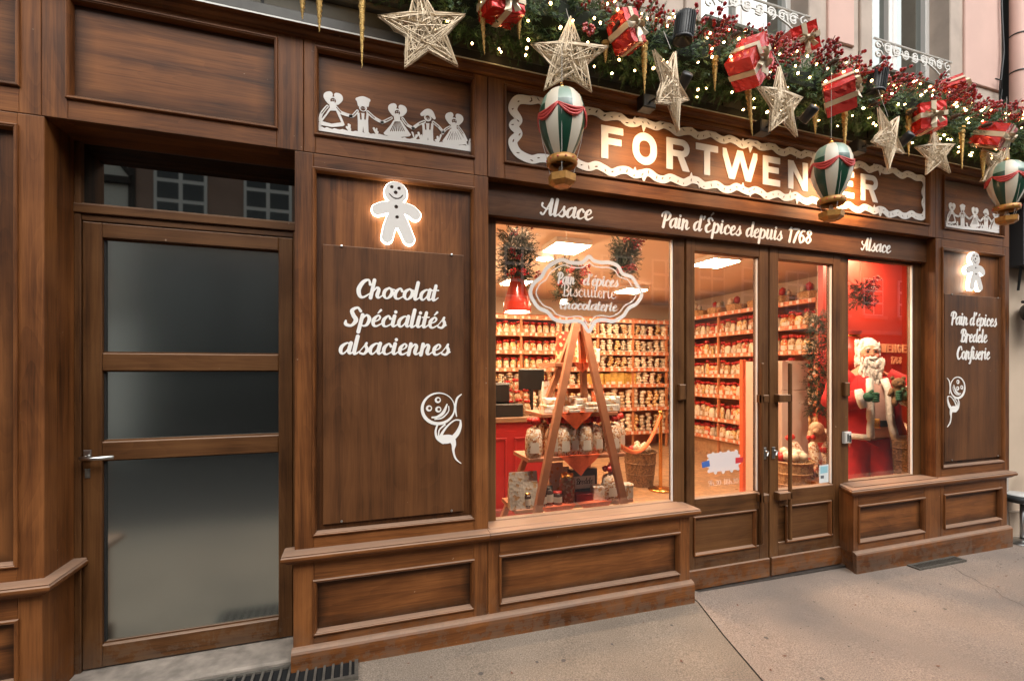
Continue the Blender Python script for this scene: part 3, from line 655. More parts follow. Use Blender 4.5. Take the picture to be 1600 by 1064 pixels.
# ---------------------------------------------------- frames, doors
def frame_piece(x0, x1, z0, z1, y0, y1, mat, name, parent, c=.003): return MB().cbox(x0, x1, y0, y1, z0, z1, c).build(name, mat, parent)
def glaze(x0, x1, z0, z1, y, mat, parent, name='pane'):
    return MB().add([(x0, y, z0), (x1, y, z0), (x1, y, z1), (x0, y, z1)], [(0, 1, 2, 3)]).build(name, mat, parent)
YF = .105
def window_unit(xf0, xg0, xg1, xf1, zb, zt, zf0, zf1):
    wnd = frame_piece(xf0, xg0, zf0, zf1, YF, YF + .05, 'wdoor', 'window', sf)
    frame_piece(xg1 + .011, xf1, zf0, zf1, YF, YF + .05, 'wdoor', 'jamb', wnd)
    frame_piece(xg0, xg1 + .011, zt, zf1, YF + .001, YF + .05, 'wdoorx', 'head', wnd)
    frame_piece(xg0, xg1 + .011, zf0, zb, YF + .001, YF + .05, 'wdoorx', 'bottom_rail', wnd)
    MB().box(xg1 + .001, xg1 + .0108, YF + .008, YF + .02, zb, zt).build('seal', 'white', wnd)
    glaze(xg0, xg1 + .003, zb, zt, YF + .022, 'glass', wnd)
    return wnd
window_unit(.70, .776, 2.022, 2.122, .660, 2.433, .62, 2.50)
window_unit(3.584, 3.684, 4.436, 4.541, .672, 2.433, .62, 2.50)
for x0 in (2.062, 3.612):
    MB().cbox(x0, x0 + .055, YF - .028, YF, 1.345, 1.452, .006).build('hinge_block', 'wdoor', sf)

def door_leaf(x0, x1, xg0, xg1, barx, blocks, mirror):
    d = frame_piece(x0, xg0, .048, 2.50, YF - .012, YF + .045, 'wdoor', 'shop_door', sf)
    frame_piece(xg1, x1, .048, 2.50, YF - .012, YF + .045, 'wdoor', 'stile', d)
    frame_piece(xg0, xg1, 2.369, 2.50, YF - .0115, YF + .045, 'wdoorx', 'top_rail', d)
    frame_piece(xg0, xg1, .54, .661, YF - .0115, YF + .045, 'wdoorx', 'middle_rail', d)
    frame_piece(xg0, xg1, .05, .275, YF - .0115, YF + .045, 'wdoorx', 'bottom_rail', d)
    glaze(xg0, xg1, .661, 2.369, YF + .018, 'glass', d)
    MB().box(xg1 - .006, xg1 - .001, YF + .002, YF + .016, .668, 2.362).build('seal', 'white', d)
    # low panel with moulding
    px0, px1 = (x0 + .055, xg1 - .035) if not mirror else (xg0 + .065, x1 - .105)
    y = YF - .012
    pr = [(0, .001), (0, -.009), (.004, -.012), (.010, -.011), (.014, -.004), (.02, .010)]
    w_ = .02
    MB().add([(px0 + .01, y + .012, .275), (px1 - .01, y + .012, .275), (px1 - .01, y + .012, .54), (px0 + .01, y + .012, .54)], [(0, 1, 2, 3)]).build('panel', 'wdoorx', d)
    MB().add([(xg0 + .0, y + .013, .27), (xg1, y + .013, .27), (xg1, y + .013, .545), (xg0, y + .013, .545)], [(0, 1, 2, 3)]).build('panel_back', 'wdoorx', d)
    cs = [(px0, .268, 1, 1), (px1, .268, -1, 1), (px1, .542, -1, -1), (px0, .542, 1, -1)]
    for i in range(4):
        a_, b_ = cs[i], cs[(i + 1) % 4]; m = MB(); n = len(pr)
        for s_ in (a_, b_):
            for dd, yy in pr: m.v.append((s_[0] + s_[2] * dd, y + yy, s_[1] + s_[3] * dd))
        m.f = [(j, j + 1, n + j + 1, n + j) for j in range(n - 1)]; m.m = [0] * (n - 1); m.build('moulding', 'wx' if i % 2 == 0 else 'wz', d)
    # kick board
    MB().cbox(x0 + .004, x1 - .004, y - .016, y - .0005, .044, .178, .004).build('kick_board', 'wx', d)
    # long pull bar on blocks
    pb = MB().cbox(barx, barx + .022, y - .048, y - .026, .30, 1.60, .006).build('pull_bar', 'wdoor', d)
    for z in (1.315, .60):
        a_, b_ = blocks; MB().cbox(a_, b_, y - .048, y, z, z + .055, .005).build('bracket', 'wdoor', d)
    return d
d1 = door_leaf(2.130, 2.853, 2.199, 2.767, 2.742, (2.742, 2.81), False)
d2 = door_leaf(2.865, 3.580, 2.948, 3.505, 3.010, (2.905, 3.032), True)
for d_, x in ((d1, 2.812), (d2, 2.895)):
    lk = MB().cbox(x - .013, x + .013, YF - .022, YF - .0125, .90, .985, .003).build('lock_plate', 'steel', d_)
    MB().tube([(x, YF - .03, .955), (x, YF - .05, .955)], .011, 10).tube([(x, YF - .046, .955), (x - .012, YF - .05, .93)], .006, 6).build('knob', 'steel', d_)
# pale threshold strip under the doors
MB().box(2.08, 3.62, .06, .2, -.05, .036).build('threshold', plain('threshold_metal', (.10, .085, .075), .5, metal=.4, noise=.3), sf)
# small intercom on the right post of the doors
ic = thing('door_intercom', 'small grey access box with black key slot on the right door post', 'intercom', (3.645, YF - .03, 1.02))
MB().cbox(-.035, .035, 0, .028, -.045, .045, .006).build('housing', plain('grey_plastic', (.55, .52, .48), .4), ic)
MB().cbox(-.016, -.002, -.003, .002, -.03, .03, .001).build('slot', 'black', ic); MB().cbox(.006, .024, -.003, .002, -.034, .02, .001).build('keypad', 'black', ic)

# ---------------------------------------------------- side door (in its recess)
YD = .215
sd = frame_piece(-1.2885, -1.262, .095, 2.30, YD + .004, YD + .08, 'wdoor', 'side_door', sf)
frame_piece(-.335, -.302, .095, 2.30, YD + .004, YD + .08, 'wdoor', 'jamb', sd)
frame_piece(-1.2885, -.302, 2.302, 2.345, YD - .004, YD + .08, 'wdoorx', 'transom_bar', sd)
frame_piece(-1.2885, -1.262, 2.345, ZO, YD + .004, YD + .08, 'wdoor', 'jamb', sd)
frame_piece(-1.262, -.335, 2.268, 2.300, YD + .010, YD + .08, 'wdoorx', 'head', sd)
frame_piece(-1.262, -.302, 2.345, 2.354, YD + .012, YD + .08, 'wdoorx', 'bead', sd)
glaze(-1.262, -.302, 2.354, ZO, YD + .035, 'film', sd, 'transom_pane')
LX0, LX1, GX0, GX1 = -1.2595, -.338, -1.183, -.408
YS = YD + .012
frame_piece(LX0, GX0, .106, 2.264, YS, YS + .05, 'wdoor', 'stile', sd, .004)
frame_piece(GX1, LX1, .106, 2.264, YS, YS + .05, 'wdoor', 'stile', sd, .004)
for z0, z1 in ((.106, .212), (1.108, 1.200), (1.545, 1.632), (2.192, 2.264)):
    frame_piece(GX0, GX1, z0, z1, YS + .001, YS + .05, 'wdoorx', 'rail', sd, .004)
for z0, z1 in ((.212, 1.108), (1.200, 1.545), (1.632, 2.192)):
    glaze(GX0, GX1, z0, z1, YS + .03, 'frost', sd)
    e = .008; yy = YS + .021
    MB().box(GX0, GX1, yy, yy + .008, z0, z0 + e).build('bead', 'wdoorx', sd); MB().box(GX0, GX1, yy, yy + .008, z1 - e * .6, z1).build('bead', 'wdoorx', sd)
    MB().box(GX0, GX0 + .008, yy, yy + .0085, z0 + e, z1 - e).build('seal', 'dark', sd)
hd = MB().cbox(-1.252, -1.222, YS - .010, YS + .001, 1.115, 1.165, .003).build('handle', 'steel', sd)
MB().tube([(-1.237, YS - .005, 1.132), (-1.237, YS - .052, 1.132)], .0085, 10).tube([(-1.245, YS - .05, 1.132), (-1.20, YS - .056, 1.130), (-1.115, YS - .052, 1.132)], [.011, .010, .008], 10).build('handle_lever', 'steel', sd, True)
MB().cbox(-1.248, -1.228, YS - .006, YS + .001, 1.03, 1.075, .002).build('lock', 'grime', sd)
# ================================================================== SIGNS AND LETTERING
def xz(px, py, y=0): return at(px, py, y)
# name sign: ten block letters and a lace border on the long frieze panel
YP = .022
ns = thing('name_sign', 'white block letters in a lace-edged frame on the long frieze panel over the doors', 'sign', (2.6, YP, 2.735))
LZ0, LZ1 = 2.866, 3.072
for ch, pa, pb in zip('FORTWENGER', (939, 988, 1041, 1087, 1130, 1191.5, 1231, 1273, 1310, 1344.5), (973.5, 1026, 1077, 1121.5, 1181, 1218.5, 1261.5, 1302, 1334, 1371)):
    block_letter(ch, ax(pa, YP), ax(pb, YP), LZ0, LZ1, YP - .0035, YP - .0005, 'white', ns)
x0, x1 = ax(799, YP), ax(1446, YP); zt, zb = 3.145, 2.795
d = Deco(x0 - .08, x1 + .08, zb - .08, zt + .08, .0042)
pts = []
def und(i): return .014 * math.sin(i * 1.9) + .006 * math.sin(i * .8 + 1)
n = 62
for i in range(n + 1): pts.append((x0 + .12 + (x1 - x0 - .24) * i / n, zt - .012 + und(i), .025))
pts += [(x1 - .04, zt - .02, .026), (x1 - .004, zt - .07, .026), (x1 - .03, zt - .13, .022), (x1 - .005, (zt + zb) / 2, .026), (x1 - .03, zb + .13, .022), (x1 - .004, zb + .07, .026), (x1 - .04, zb + .015, .026)]
for i in range(n, -1, -1): pts.append((x0 + .12 + (x1 - x0 - .24) * i / n, zb + .008 + und(i + 2.5), .025))
pts += [(x0 + .04, zb + .02, .027), (x0 + .008, zb + .08, .027), (x0 + .045, zb + .135, .022), (x0 + .012, (zt + zb) / 2, .027), (x0 + .045, zt - .135, .022), (x0 + .008, zt - .08, .027), (x0 + .04, zt - .02, .027)]
d.stroke(pts, closed=True)
for k in range(5, n - 2, 8):                              # small spurs
    for b0, sg in ((zt - .012, 1), (zb + .008, 1)):
        xx = x0 + .12 + (x1 - x0 - .24) * k / n; zz = b0 + und(k if b0 > 3 else k + 2.5)
        d.poly([(xx - .022, zz), (xx + .022, zz), (xx + .004, zz + .052)]); d.poly([(xx + .05, zz), (xx + .09, zz), (xx + .066, zz - .05)])
sp = smooth_path([(p[0], p[1], .02) for p in pts], .034, True); q = random.Random(5)
for i, p in enumerate(sp):
    if i % 2 == 0:
        a_ = q.uniform(0, 3.14); l = q.uniform(.006, .012); ox, oz = q.uniform(-.007, .007), q.uniform(-.009, .009)
        d.stroke([(p[0] + ox - l * math.cos(a_), p[1] + oz - l * math.sin(a_), .0025), (p[0] + ox, p[1] + oz, .0045), (p[0] + ox + l * math.cos(a_), p[1] + oz + l * math.sin(a_), .0025)], cut=True)
d.mb(YP - .0045, YP - .0004).build('lace_border', 'white', ns)
reloc(ns)

# fascia lettering
YFa = .062
fl = thing('fascia_lettering', 'white script words on the dark fascia directly over the doors and windows', 'lettering', (2.3, YFa, 2.49))
zb1 = az(887, 341, YFa)
script('Alsace', ax(846, YFa), ax(925, YFa), az(850, 336, YFa), .062, YFa - .003, YFa - .0004, 'white', fl)
zb2 = az(1033, 354.5, YFa)
xs = [1033, 1078, 1086, 1160, 1167, 1223, 1231, 1269.5]
script('Pain', ax(1033, YFa), ax(1077, YFa), zb2, .063, YFa - .003, YFa - .0004, 'white', fl)
script("d'Épices", ax(1083, YFa), ax(1158, YFa), zb2, .063, YFa - .003, YFa - .0004, 'white', fl)
script('depuis', ax(1165, YFa), ax(1222, YFa), zb2, .063, YFa - .003, YFa - .0004, 'white', fl)
script('1768', ax(1230, YFa), ax(1268, YFa), zb2, .063, YFa - .003, YFa - .0004, 'white', fl)
script('Alsace', ax(1346, YFa), ax(1391, YFa), az(1348, 391, YFa), .060, YFa - .003, YFa - .0004, 'white', fl)
reloc(fl)

# screwed-on boards
def logo(d, cx, cz, s, mir=1):
    """smiling round face with a curling tail; coordinates as drawn in a 3.43x enlargement, origin at the face centre"""
    P = lambda x, y, r=1: (cx + mir * (x - 805) * s, cz - (y - 303) * s * .98, r * s)
    d.disc(cx, cz, 102 * s, rz=97 * s); d.disc(cx + mir * 5 * s, cz + 5 * s, 90 * s, True, rz=84 * s)
    for x, y in ((803, 250), (751, 299), (806, 307)):
        a_ = P(x, y); d.disc(a_[0], a_[1], 18 * s); d.disc(a_[0] + mir * 3 * s, a_[1] + s, 9 * s, True)
    d.stroke([P(770, 354, 5), P(800, 352, 7), P(835, 328, 9), P(858, 278, 4)])
    d.stroke([P(785, 366, 3), P(830, 358, 4), P(866, 322, 3), P(868, 290, 3)])
    d.stroke([P(945, 218, 3), P(918, 245, 6), P(908, 300, 6), P(916, 352, 3)])
    d.stroke([P(940, 378, 4), P(905, 376, 4), P(860, 410, 5), P(825, 460, 8), P(822, 495, 12), P(868, 500, 14), P(915, 462, 14), P(938, 415, 9), P(940, 378, 4)])
    d.stroke([P(800, 402, 5), P(790, 440, 6), P(800, 480, 8), P(835, 505, 12)])
    d.stroke([P(845, 400, 5), P(812, 432, 4), P(808, 470, 4)])
    d.stroke([P(830, 478, 14), P(880, 486, 20), P(898, 520, 14), P(896, 560, 7), P(910, 610, 5), P(943, 642, 2)])
def sign_board(label, x0, x1, z0, z1, y, words, logo_args):
    t = thing('sign_board', label, 'sign board', ((x0 + x1) / 2, y, z0))
    wpart(MB().cbox(x0, x1, y, y + .012, z0, z1, .002), 'board', 'wzd', t)
    for ch_ in words: script(*ch_, y - .003, y - .0004, 'white', t)
    d = Deco(*logo_args[:4], .0016); logo(d, *logo_args[4:]); d.mb(y - .004, y - .0004).build('logo', 'white', t)
    for xx in (x0 + .09, x1 - .07):
        for z_ in (z1 - .003, z0 + .01): MB().lathe([(.0, -.004), (.006, -.004), (.006, .004), (0, .006)], (0, 0, 0), 8).xf(Matrix.Translation((xx, y - .002, z_)) @ Matrix.Rotation(R(90), 4, 'X')).build('screw', 'steel', t)
    reloc(t); return t
yb = .006
x_ = lambda p: ax(p, yb)
sign_board('tall brown board lettered Chocolat Spécialités alsaciennes beside the side door', -.172, .560, .762, 2.190, yb,
    [('Chocolat', x_(557), x_(684), az(561, 464.5, yb), .057), ('Spécialités', x_(540), x_(697), az(540, 508.5, yb), .057), ('alsaciennes', x_(530), x_(703), az(532, 553, yb), .057)],
    (.25, .62, .90, 1.60, ax(684.5, yb), az(684.5, 638.5, yb), .000925))
sign_board("tall brown board lettered Pain d'épices Bredele Confiserie at the far right end", 4.665, 5.452, .78, 2.190, yb,
    [('Pain', x_(1485), x_(1512), az(1486, 507, yb), .066), ("d'épices", x_(1515), x_(1557), az(1486, 507, yb), .066), ('Bredele', x_(1500.5), x_(1542), az(1500, 534, yb), .066), ('Confiserie', x_(1494.5), x_(1546), az(1495, 561, yb), .066)],
    (4.68, 5.0, .90, 1.62, ax(1496, yb), az(1496, 606, yb), .00098, -1))

# illuminated gingerbread figures
def ginger(d, s=1, cut=0):
    P = lambda x, y, r=1: ((x - 582) * .000875 * s, (285 - y) * .00095 * s, r * .0009 * s)
    a_ = P(578, 172); d.disc(a_[0], a_[1], 65 * .0009, rz=64 * .0009)
    d.stroke([P(578, 235, 42), P(582, 320, 48)], straight=True)
    d.stroke([P(545, 250, 30), P(505, 262, 34), P(472, 275, 32)])
    d.stroke([P(618, 250, 30), P(662, 262, 34), P(693, 282, 32)])
    d.stroke([P(560, 320, 36), P(540, 370, 34), P(527, 422, 32)])
    d.stroke([P(606, 320, 36), P(632, 372, 34), P(656, 422, 32)])
gs = thing('gingerbread_light', 'white glowing gingerbread figure above the Chocolat board', 'illuminated sign', (ax(619.5, -.02), .018, az(620, 334, -.02)))
d = Deco(-.16, .16, -.22, .22, .002); ginger(d)
face = Deco(-.16, .16, -.22, .22, .002); face.F = d.F.copy()
P = lambda x, y: ((x - 582) * .000875, (285 - y) * .00095)
for x, y, r in ((554, 143, 10), (597, 146, 10), (577, 171, 11), (580, 250, 11), (585, 306, 10)):
    a_ = P(x, y); face.disc(a_[0], a_[1], r * .0009, True)
face.stroke([(*P(540, 182), .0026), (*P(558, 198), .0034), (*P(580, 204), .0036), (*P(603, 198), .0034), (*P(618, 182), .0026)], cut=True)
face.mb(-.046, -.040).build('face_plate', plain('grey_acrylic', (.66, .63, .59), .45), gs)
M['led'] = plain('led_edge', (.9, .85, .75), .5, emit=(1, .93, .80), es=4.2)
d.mb(-.0395, -.0385, grow=-.012).build('backing_plate', plain('brown_plate', (.05, .018, .008), .5), gs)
d.mb(-.0375, -.016, grow=.0035).build('led_core', 'led', gs)
g2 = copy_tree(gs); g2.location = (ax(1523, -.02), .018, az(1523, 425, -.02)); g2['label'] = 'white glowing gingerbread figure above the Confiserie board at the far right'
for o in (gs, g2): o['group'] = 'glowing gingerbread figures'

# folk figures in a row: traced in a 5.714x enlargement of the left frieze panel
def folk(dx_from, dx_to, name_loc, label, scale_x=None, px_map=None):
    t = thing('folk_figures', label, 'wall decoration', name_loc)
    y = YP
    def W(u, v):
        x, z = at(480 + u / 5.714, 120 + v / 5.714, y)
        if px_map: x, z = px_map(x, z)
        return x, z
    kx = 1 if not scale_x else scale_x
    K = .00060
    def S(pts): return [(*W(u, v), r * K) for u, v, r in pts]
    figs = []
    def girl(hx, hy, l, r, b, hem, op):                   # bow centre, skirt left/right/bottom
        def f(d):
            d.stroke(S([(hx - 28, hy + 30, 30), (hx - 48, hy - 10, 34), (hx - 30, hy - 30, 24)])); d.stroke(S([(hx + 30, hy + 36, 28), (hx + 50, hy + 2, 34), (hx + 32, hy - 18, 22)]))
            c_ = W(hx, hy + 28); d.disc(c_[0], c_[1], 34 * K)
            d.disc(c_[0], c_[1], 23 * K, True)
            d.stroke(S([(hx - 8, hy + 20, 4), (hx - 7, hy + 21, 4)])); d.stroke(S([(hx + 8, hy + 22, 4), (hx + 9, hy + 22, 4)])); d.stroke(S([(hx - 10, hy + 36, 3), (hx, hy + 41, 4), (hx + 10, hy + 37, 3)]))
            d.stroke(S([(hx - 4, hy + 66, 28), (hx - 2, hy + 88, 26)]), straight=True)
            P_ = [W(hx - 34, hy + 95), W(hx + 34, hy + 97), W(hx + 60, hy + 140), W(r, b - 14), W(r - 14, b), W((l + r) / 2, b + 8), W(l + 12, b - 14), W(l, b - 30), W(hx - 62, hy + 140)]
            d.poly(P_)
            if op == 'hollow': d.poly([W(hx - 26, hy + 116), W(hx + 26, hy + 118), W(r - 30, b - 34), W((l + r) / 2, b - 22), W(l + 34, b - 44)], True)
            elif op == 'pleat':
                for k in range(8):
                    a = (k - 3.5) / 3.5; d.stroke(S([(hx + a * 22, hy + 108, 2.2), (hx + a * 62, b - 48, 4.5)]), cut=True, straight=True)
            else:
                for k in range(7):
                    a = (k - 3) / 3; d.stroke(S([(hx + a * 30, hy + 120 + (k % 2) * 16, 2.4), (hx + a * 62, b - 40, 2.4)]), cut=True)
        return f
    def boy(hx, hy, b, hat):
        def f(d):
            if hat: d.stroke(S([(hx - 52, hy + 18, 15), (hx - 10, hy - 4, 24), (hx + 24, hy + 2, 26), (hx + 58, hy + 50, 13)]))
            else: d.poly([W(hx - 62, hy - 38), W(hx + 62, hy - 26), W(hx + 50, hy + 40), W(hx - 44, hy + 34)]); d.stroke(S([(hx - 52, hy - 26, 14), (hx, hy - 36, 16), (hx + 52, hy - 18, 14)]))
            c_ = W(hx, hy + 48); d.disc(c_[0], c_[1], 33 * K); c2 = W(hx, hy + 56 if not hat else hy + 46); d.disc(c2[0], c2[1], 20 * K, True)
            d.stroke(S([(hx - 9, hy + 52, 4), (hx - 8, hy + 52, 4)])); d.stroke(S([(hx + 9, hy + 54, 4), (hx + 10, hy + 54, 4)]))
            d.poly([W(hx - 52, hy + 94), W(hx + 52, hy + 100), W(hx + 46, hy + 166), W(hx + 50, b), W(hx + 8, b), W(hx + 2, hy + 210), W(hx - 4, b), W(hx - 46, b - 6), W(hx - 46, hy + 160)])
            for k in (-1, 1): d.stroke(S([(hx + k * 22, hy + 104, 8), (hx + k * 18, hy + 150, 7)]), cut=True)
            d.stroke(S([(hx - 34, b + 6, 12), (hx - 12, b + 6, 9)])); d.stroke(S([(hx + 22, b + 10, 9), (hx + 46, b + 10, 12)]))
        return f
    arms = [[(252, 268, 12), (300, 322, 14), (392, 356, 14)], [(180, 268, 12), (130, 330, 12), (112, 392, 11)], [(448, 310, 12), (412, 350, 13), (385, 356, 12)], [(540, 318, 13), (600, 372, 14), (672, 412, 13)],
            [(752, 372, 12), (700, 398, 13), (665, 412, 12)], [(852, 378, 13), (890, 430, 13), (946, 464, 13)], [(1046, 404, 13), (1000, 424, 14), (945, 462, 13)], [(1124, 410, 13), (1172, 450, 14), (1212, 498, 13)],
            [(1272, 452, 11), (1232, 476, 12), (1208, 508, 11)], [(1350, 452, 11), (1390, 510, 12), (1420, 570, 11)]]
    specs = [(girl(232, 190, 100, 335, 446, 0, 'hollow'), arms[0:2]), (boy(498, 232, 500, False), arms[2:4]), (girl(805, 296, 682, 926, 536, 0, 'pleat'), arms[4:6]), (boy(1076, 322, 590, True), arms[6:8]), (girl(1312, 374, 1206, 1425, 606, 0, 'dash'), arms[8:10])]
    for f, ar in specs:
        us = [p[0] for a_ in ar for p in a_]; lo, hi = min(us) - 90, max(us) + 90
        xa, xb = sorted((W(lo, 300)[0], W(hi, 300)[0])); d = Deco(xa, xb, 2.70, 3.10, .0018)
        for a_ in ar:
            d.stroke(S(a_)); d.stroke(S([(u, v, r * .35) for u, v, r in a_[:2]]), cut=True)
        f(d); d.mb(y - .003, y - .0004).build('figure', 'white', t)
    d = Deco(W(75, 0)[0], W(1485, 0)[0], 2.70, 3.0, .002); q = random.Random(9); top = []; n = 60
    for i in range(n + 1):
        u = 84 + (1472 - 84) * i / n; v = 448 + (u - 84) * .127 + q.uniform(-7, 7); top.append(W(u, v))
    bot = [W(1472, 672), W(1000, 600), W(500, 545), W(84, 480)]
    d.poly(top + bot)
    for u0 in (96, 378, 620, 960, 1170, 1440, 1465, 1018):
        v0 = 448 + (u0 - 84) * .127
        for k in range(5): d.stroke(S([(u0, v0 + 8, 4), (u0 + q.uniform(-26, 26), v0 - q.uniform(14, 62), 5 + q.random() * 6)]))
    d.mb(y - .0025, y - .0004).build('ground_strip', 'white', t)
    reloc(t); return t
folk(0, 0, (.2, YP, 2.76), 'white cut-out row of five folk figures holding hands on the left frieze panel')
# the same row, fitted to the right-hand frieze panel
ax0, ax1 = at(480 + 84 / 5.714, 200, YP)[0], at(480 + 1472 / 5.714, 200, YP)[0]
bx0, bx1 = ax(1478, YP), ax(1566, YP)
folk(0, 0, (5.0, YP, 2.75), 'white cut-out row of five folk figures on the frieze panel at the far right', px_map=lambda x, z: (bx0 + (x - ax0) * (bx1 - bx0) / (ax1 - ax0), z - .012))

# ---------------------------------------------------- cloud-shaped transfer on the window and stickers on the doors
yg = YF + .020
M['decal'] = plain('white_window_transfer', (.72, .68, .64), .6)
ds = thing('window_transfer', "white cloud-shaped transfer lettered Pain d'épices Biscuiterie chocolaterie on the left window glass", 'window sticker', (ax(915, yg), yg, az(915, 520, yg)))
Wd = lambda u, v, r=1: (*at(760 + u / 4.627, 330 + v / 4.627, yg), r * .00085)
out = [(740, 330), (775, 358), (830, 372), (890, 372), (950, 398), (985, 452), (1050, 478), (1085, 530), (1122, 600), (1085, 668), (1030, 700), (985, 760), (915, 796), (850, 786), (785, 800), (740, 868),
       (695, 806), (640, 792), (570, 800), (490, 780), (440, 728), (380, 700), (335, 640), (318, 585), (345, 520), (395, 478), (430, 420), (480, 378), (545, 352), (610, 372), (690, 372)]
xa, xb = Wd(280, 600)[0], Wd(1160, 600)[0]
d = Deco(xa, xb, Wd(740, 900)[1], Wd(740, 300)[1], .0022)
d.stroke([Wd(u, v, 14) for u, v in out], closed=True)
cx, cy = 735, 590
d.stroke([Wd(cx + (u - cx) * .90, cy + (v - cy) * .84, 4.2) for u, v in out], closed=True)
d.mb(yg - .0012, yg - .0002).build('cloud_outline', 'decal', ds)
script('Pain', Wd(512, 0)[0], Wd(640, 0)[0], Wd(515, 522)[1], .043, yg - .0012, yg - .0002, 'decal', ds)
script("d'épices", Wd(700, 0)[0], Wd(955, 0)[0], Wd(515, 522)[1] + .0, .043, yg - .0012, yg - .0002, 'decal', ds)
script('Biscuiterie', Wd(545, 0)[0], Wd(935, 0)[0], Wd(545, 612)[1], .046, yg - .0012, yg - .0002, 'decal', ds, slant=0, bold=.55)
script('chocolaterie', Wd(530, 0)[0], Wd(945, 0)[0], Wd(530, 705)[1], .037, yg - .0012, yg - .0002, 'decal', ds)
reloc(ds)
yg2 = YF + .016
bd = thing('door_badge', 'pale badge with blue and red ribbon ends above opening hours on the left door', 'window sticker', (ax(1130, yg2), yg2, az(1130, 735, yg2)))
Wb = lambda px, py, r=1: (*at(px, py, yg2), r * .005)
d = Deco(Wb(1090, 0)[0], Wb(1172, 0)[0], Wb(1130, 775)[1], Wb(1130, 690)[1], .002)
d.poly([Wb(a_, b_)[:2] for a_, b_ in ((1107, 709), (1153, 704), (1154, 733), (1108, 738))]); 
for a_, b_ in ((1107, 712), (1107, 720), (1107, 728), (1108, 736), (1118, 738), (1130, 737), (1143, 735), (1153, 732), (1155, 722), (1154, 712), (1150, 705), (1138, 706), (1126, 708), (1114, 709)): p_ = Wb(a_, b_); d.disc(p_[0], p_[1], .013)
d.mb(yg2 - .001, yg2 - .0002).build('plaque', sheer('frosted_transfer', (.70, .70, .72), .72), bd)
for nm, c_, P_ in (('blue_ribbon', (.05, .12, .38), ((1096, 722), (1108, 719), (1109, 728), (1097, 731))), ('red_ribbon', (.55, .03, .04), ((1149, 715), (1161, 714), (1160, 722), (1149, 724)))):
    MB().prism([Wb(*p_)[:2] for p_ in P_], yg2 - .0022, yg2 - .0012).build(nm, plain(nm, c_, .6), bd)
M['faint'] = sheer('faint_transfer', (.75, .72, .70), .5)
script('9h30-18h30', Wb(1106, 0)[0], Wb(1154, 0)[0], Wb(1130, 757)[1], .024, yg2 - .001, yg2 - .0002, 'faint', bd, bold=.5, slant=0)
reloc(bd)
cs_ = thing('card_sticker', 'small pale blue and white sticker low on the right shop door glass', 'window sticker', (ax(1288, yg2), yg2, az(1288, 755, yg2)))
for nm, c_, P_ in (('sticker', (.62, .66, .66), ((1280, 727), (1294.5, 725), (1294.5, 753), (1280, 755))), ('picture', (.25, .48, .55), ((1281.5, 729), (1293, 727.5), (1293, 738), (1281.5, 740))), ('print', (.10, .11, .12), ((1282, 743), (1287, 742.5), (1287, 747), (1282, 747.5)))):
    k = {'sticker': 0, 'picture': .0008, 'print': .0008}[nm]
    wpart(MB().prism([Wb(*p_)[:2] for p_ in P_], yg2 - .001 - k, yg2 - .0003 - k), nm, plain('paper_' + nm, c_, .6), cs_)

# ================================================================== CORNICE AND UPPER STOREY
bl = thing('stone_building', 'pale pinkish stone upper storey with white windows above the shopfront', 'building', (2, .3, 3.2))
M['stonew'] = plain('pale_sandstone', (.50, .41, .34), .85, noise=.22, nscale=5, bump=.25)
M['stoned'] = plain('grimy_sandstone', (.13, .115, .085), .85, noise=.45, nscale=4, bump=.3)  # darker stone tone for cornice, sills, ledge and wall core
M['pink'] = plain('pink_render', (.66, .44, .37), .85, noise=.10, nscale=3)
M['wframe'] = plain('white_window_paint', (.72, .70, .66), .4)
M['upglass'] = filmglass('sky_glass', .01, .42)
def bp_(x0, x1, y0, y1, z0, z1, mat, name): return wpart(MB().cbox(x0, x1, y0, y1, z0, z1, .006), name, mat, bl)
XA, XB = -3, 5.62
bp_(XA, XB, -.062, .3, ZC + .014, ZC + .018, 'zincedge', 'drip_edge')
bp_(XA, XB, -.058, .3, ZC + .018, ZC + .075, 'zinc', 'flashing')
x = XA; i = 0
while x < XB:                                            # long course stones of the string course
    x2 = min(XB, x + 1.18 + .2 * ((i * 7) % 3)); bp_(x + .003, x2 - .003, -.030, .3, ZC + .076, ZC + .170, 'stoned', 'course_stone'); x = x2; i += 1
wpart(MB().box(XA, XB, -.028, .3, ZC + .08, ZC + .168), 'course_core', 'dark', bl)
bp_(XA, XB, -.060, .3, ZC + .171, ZC + .200, 'stoned', 'fillet'); bp_(XA, XB, -.090, .3, ZC + .202, ZC + .245, 'stoned', 'cornice_lip'); bp_(XA, XB, -.055, .3, ZC + .247, ZC + .36, 'stoned', 'cornice_ledge')
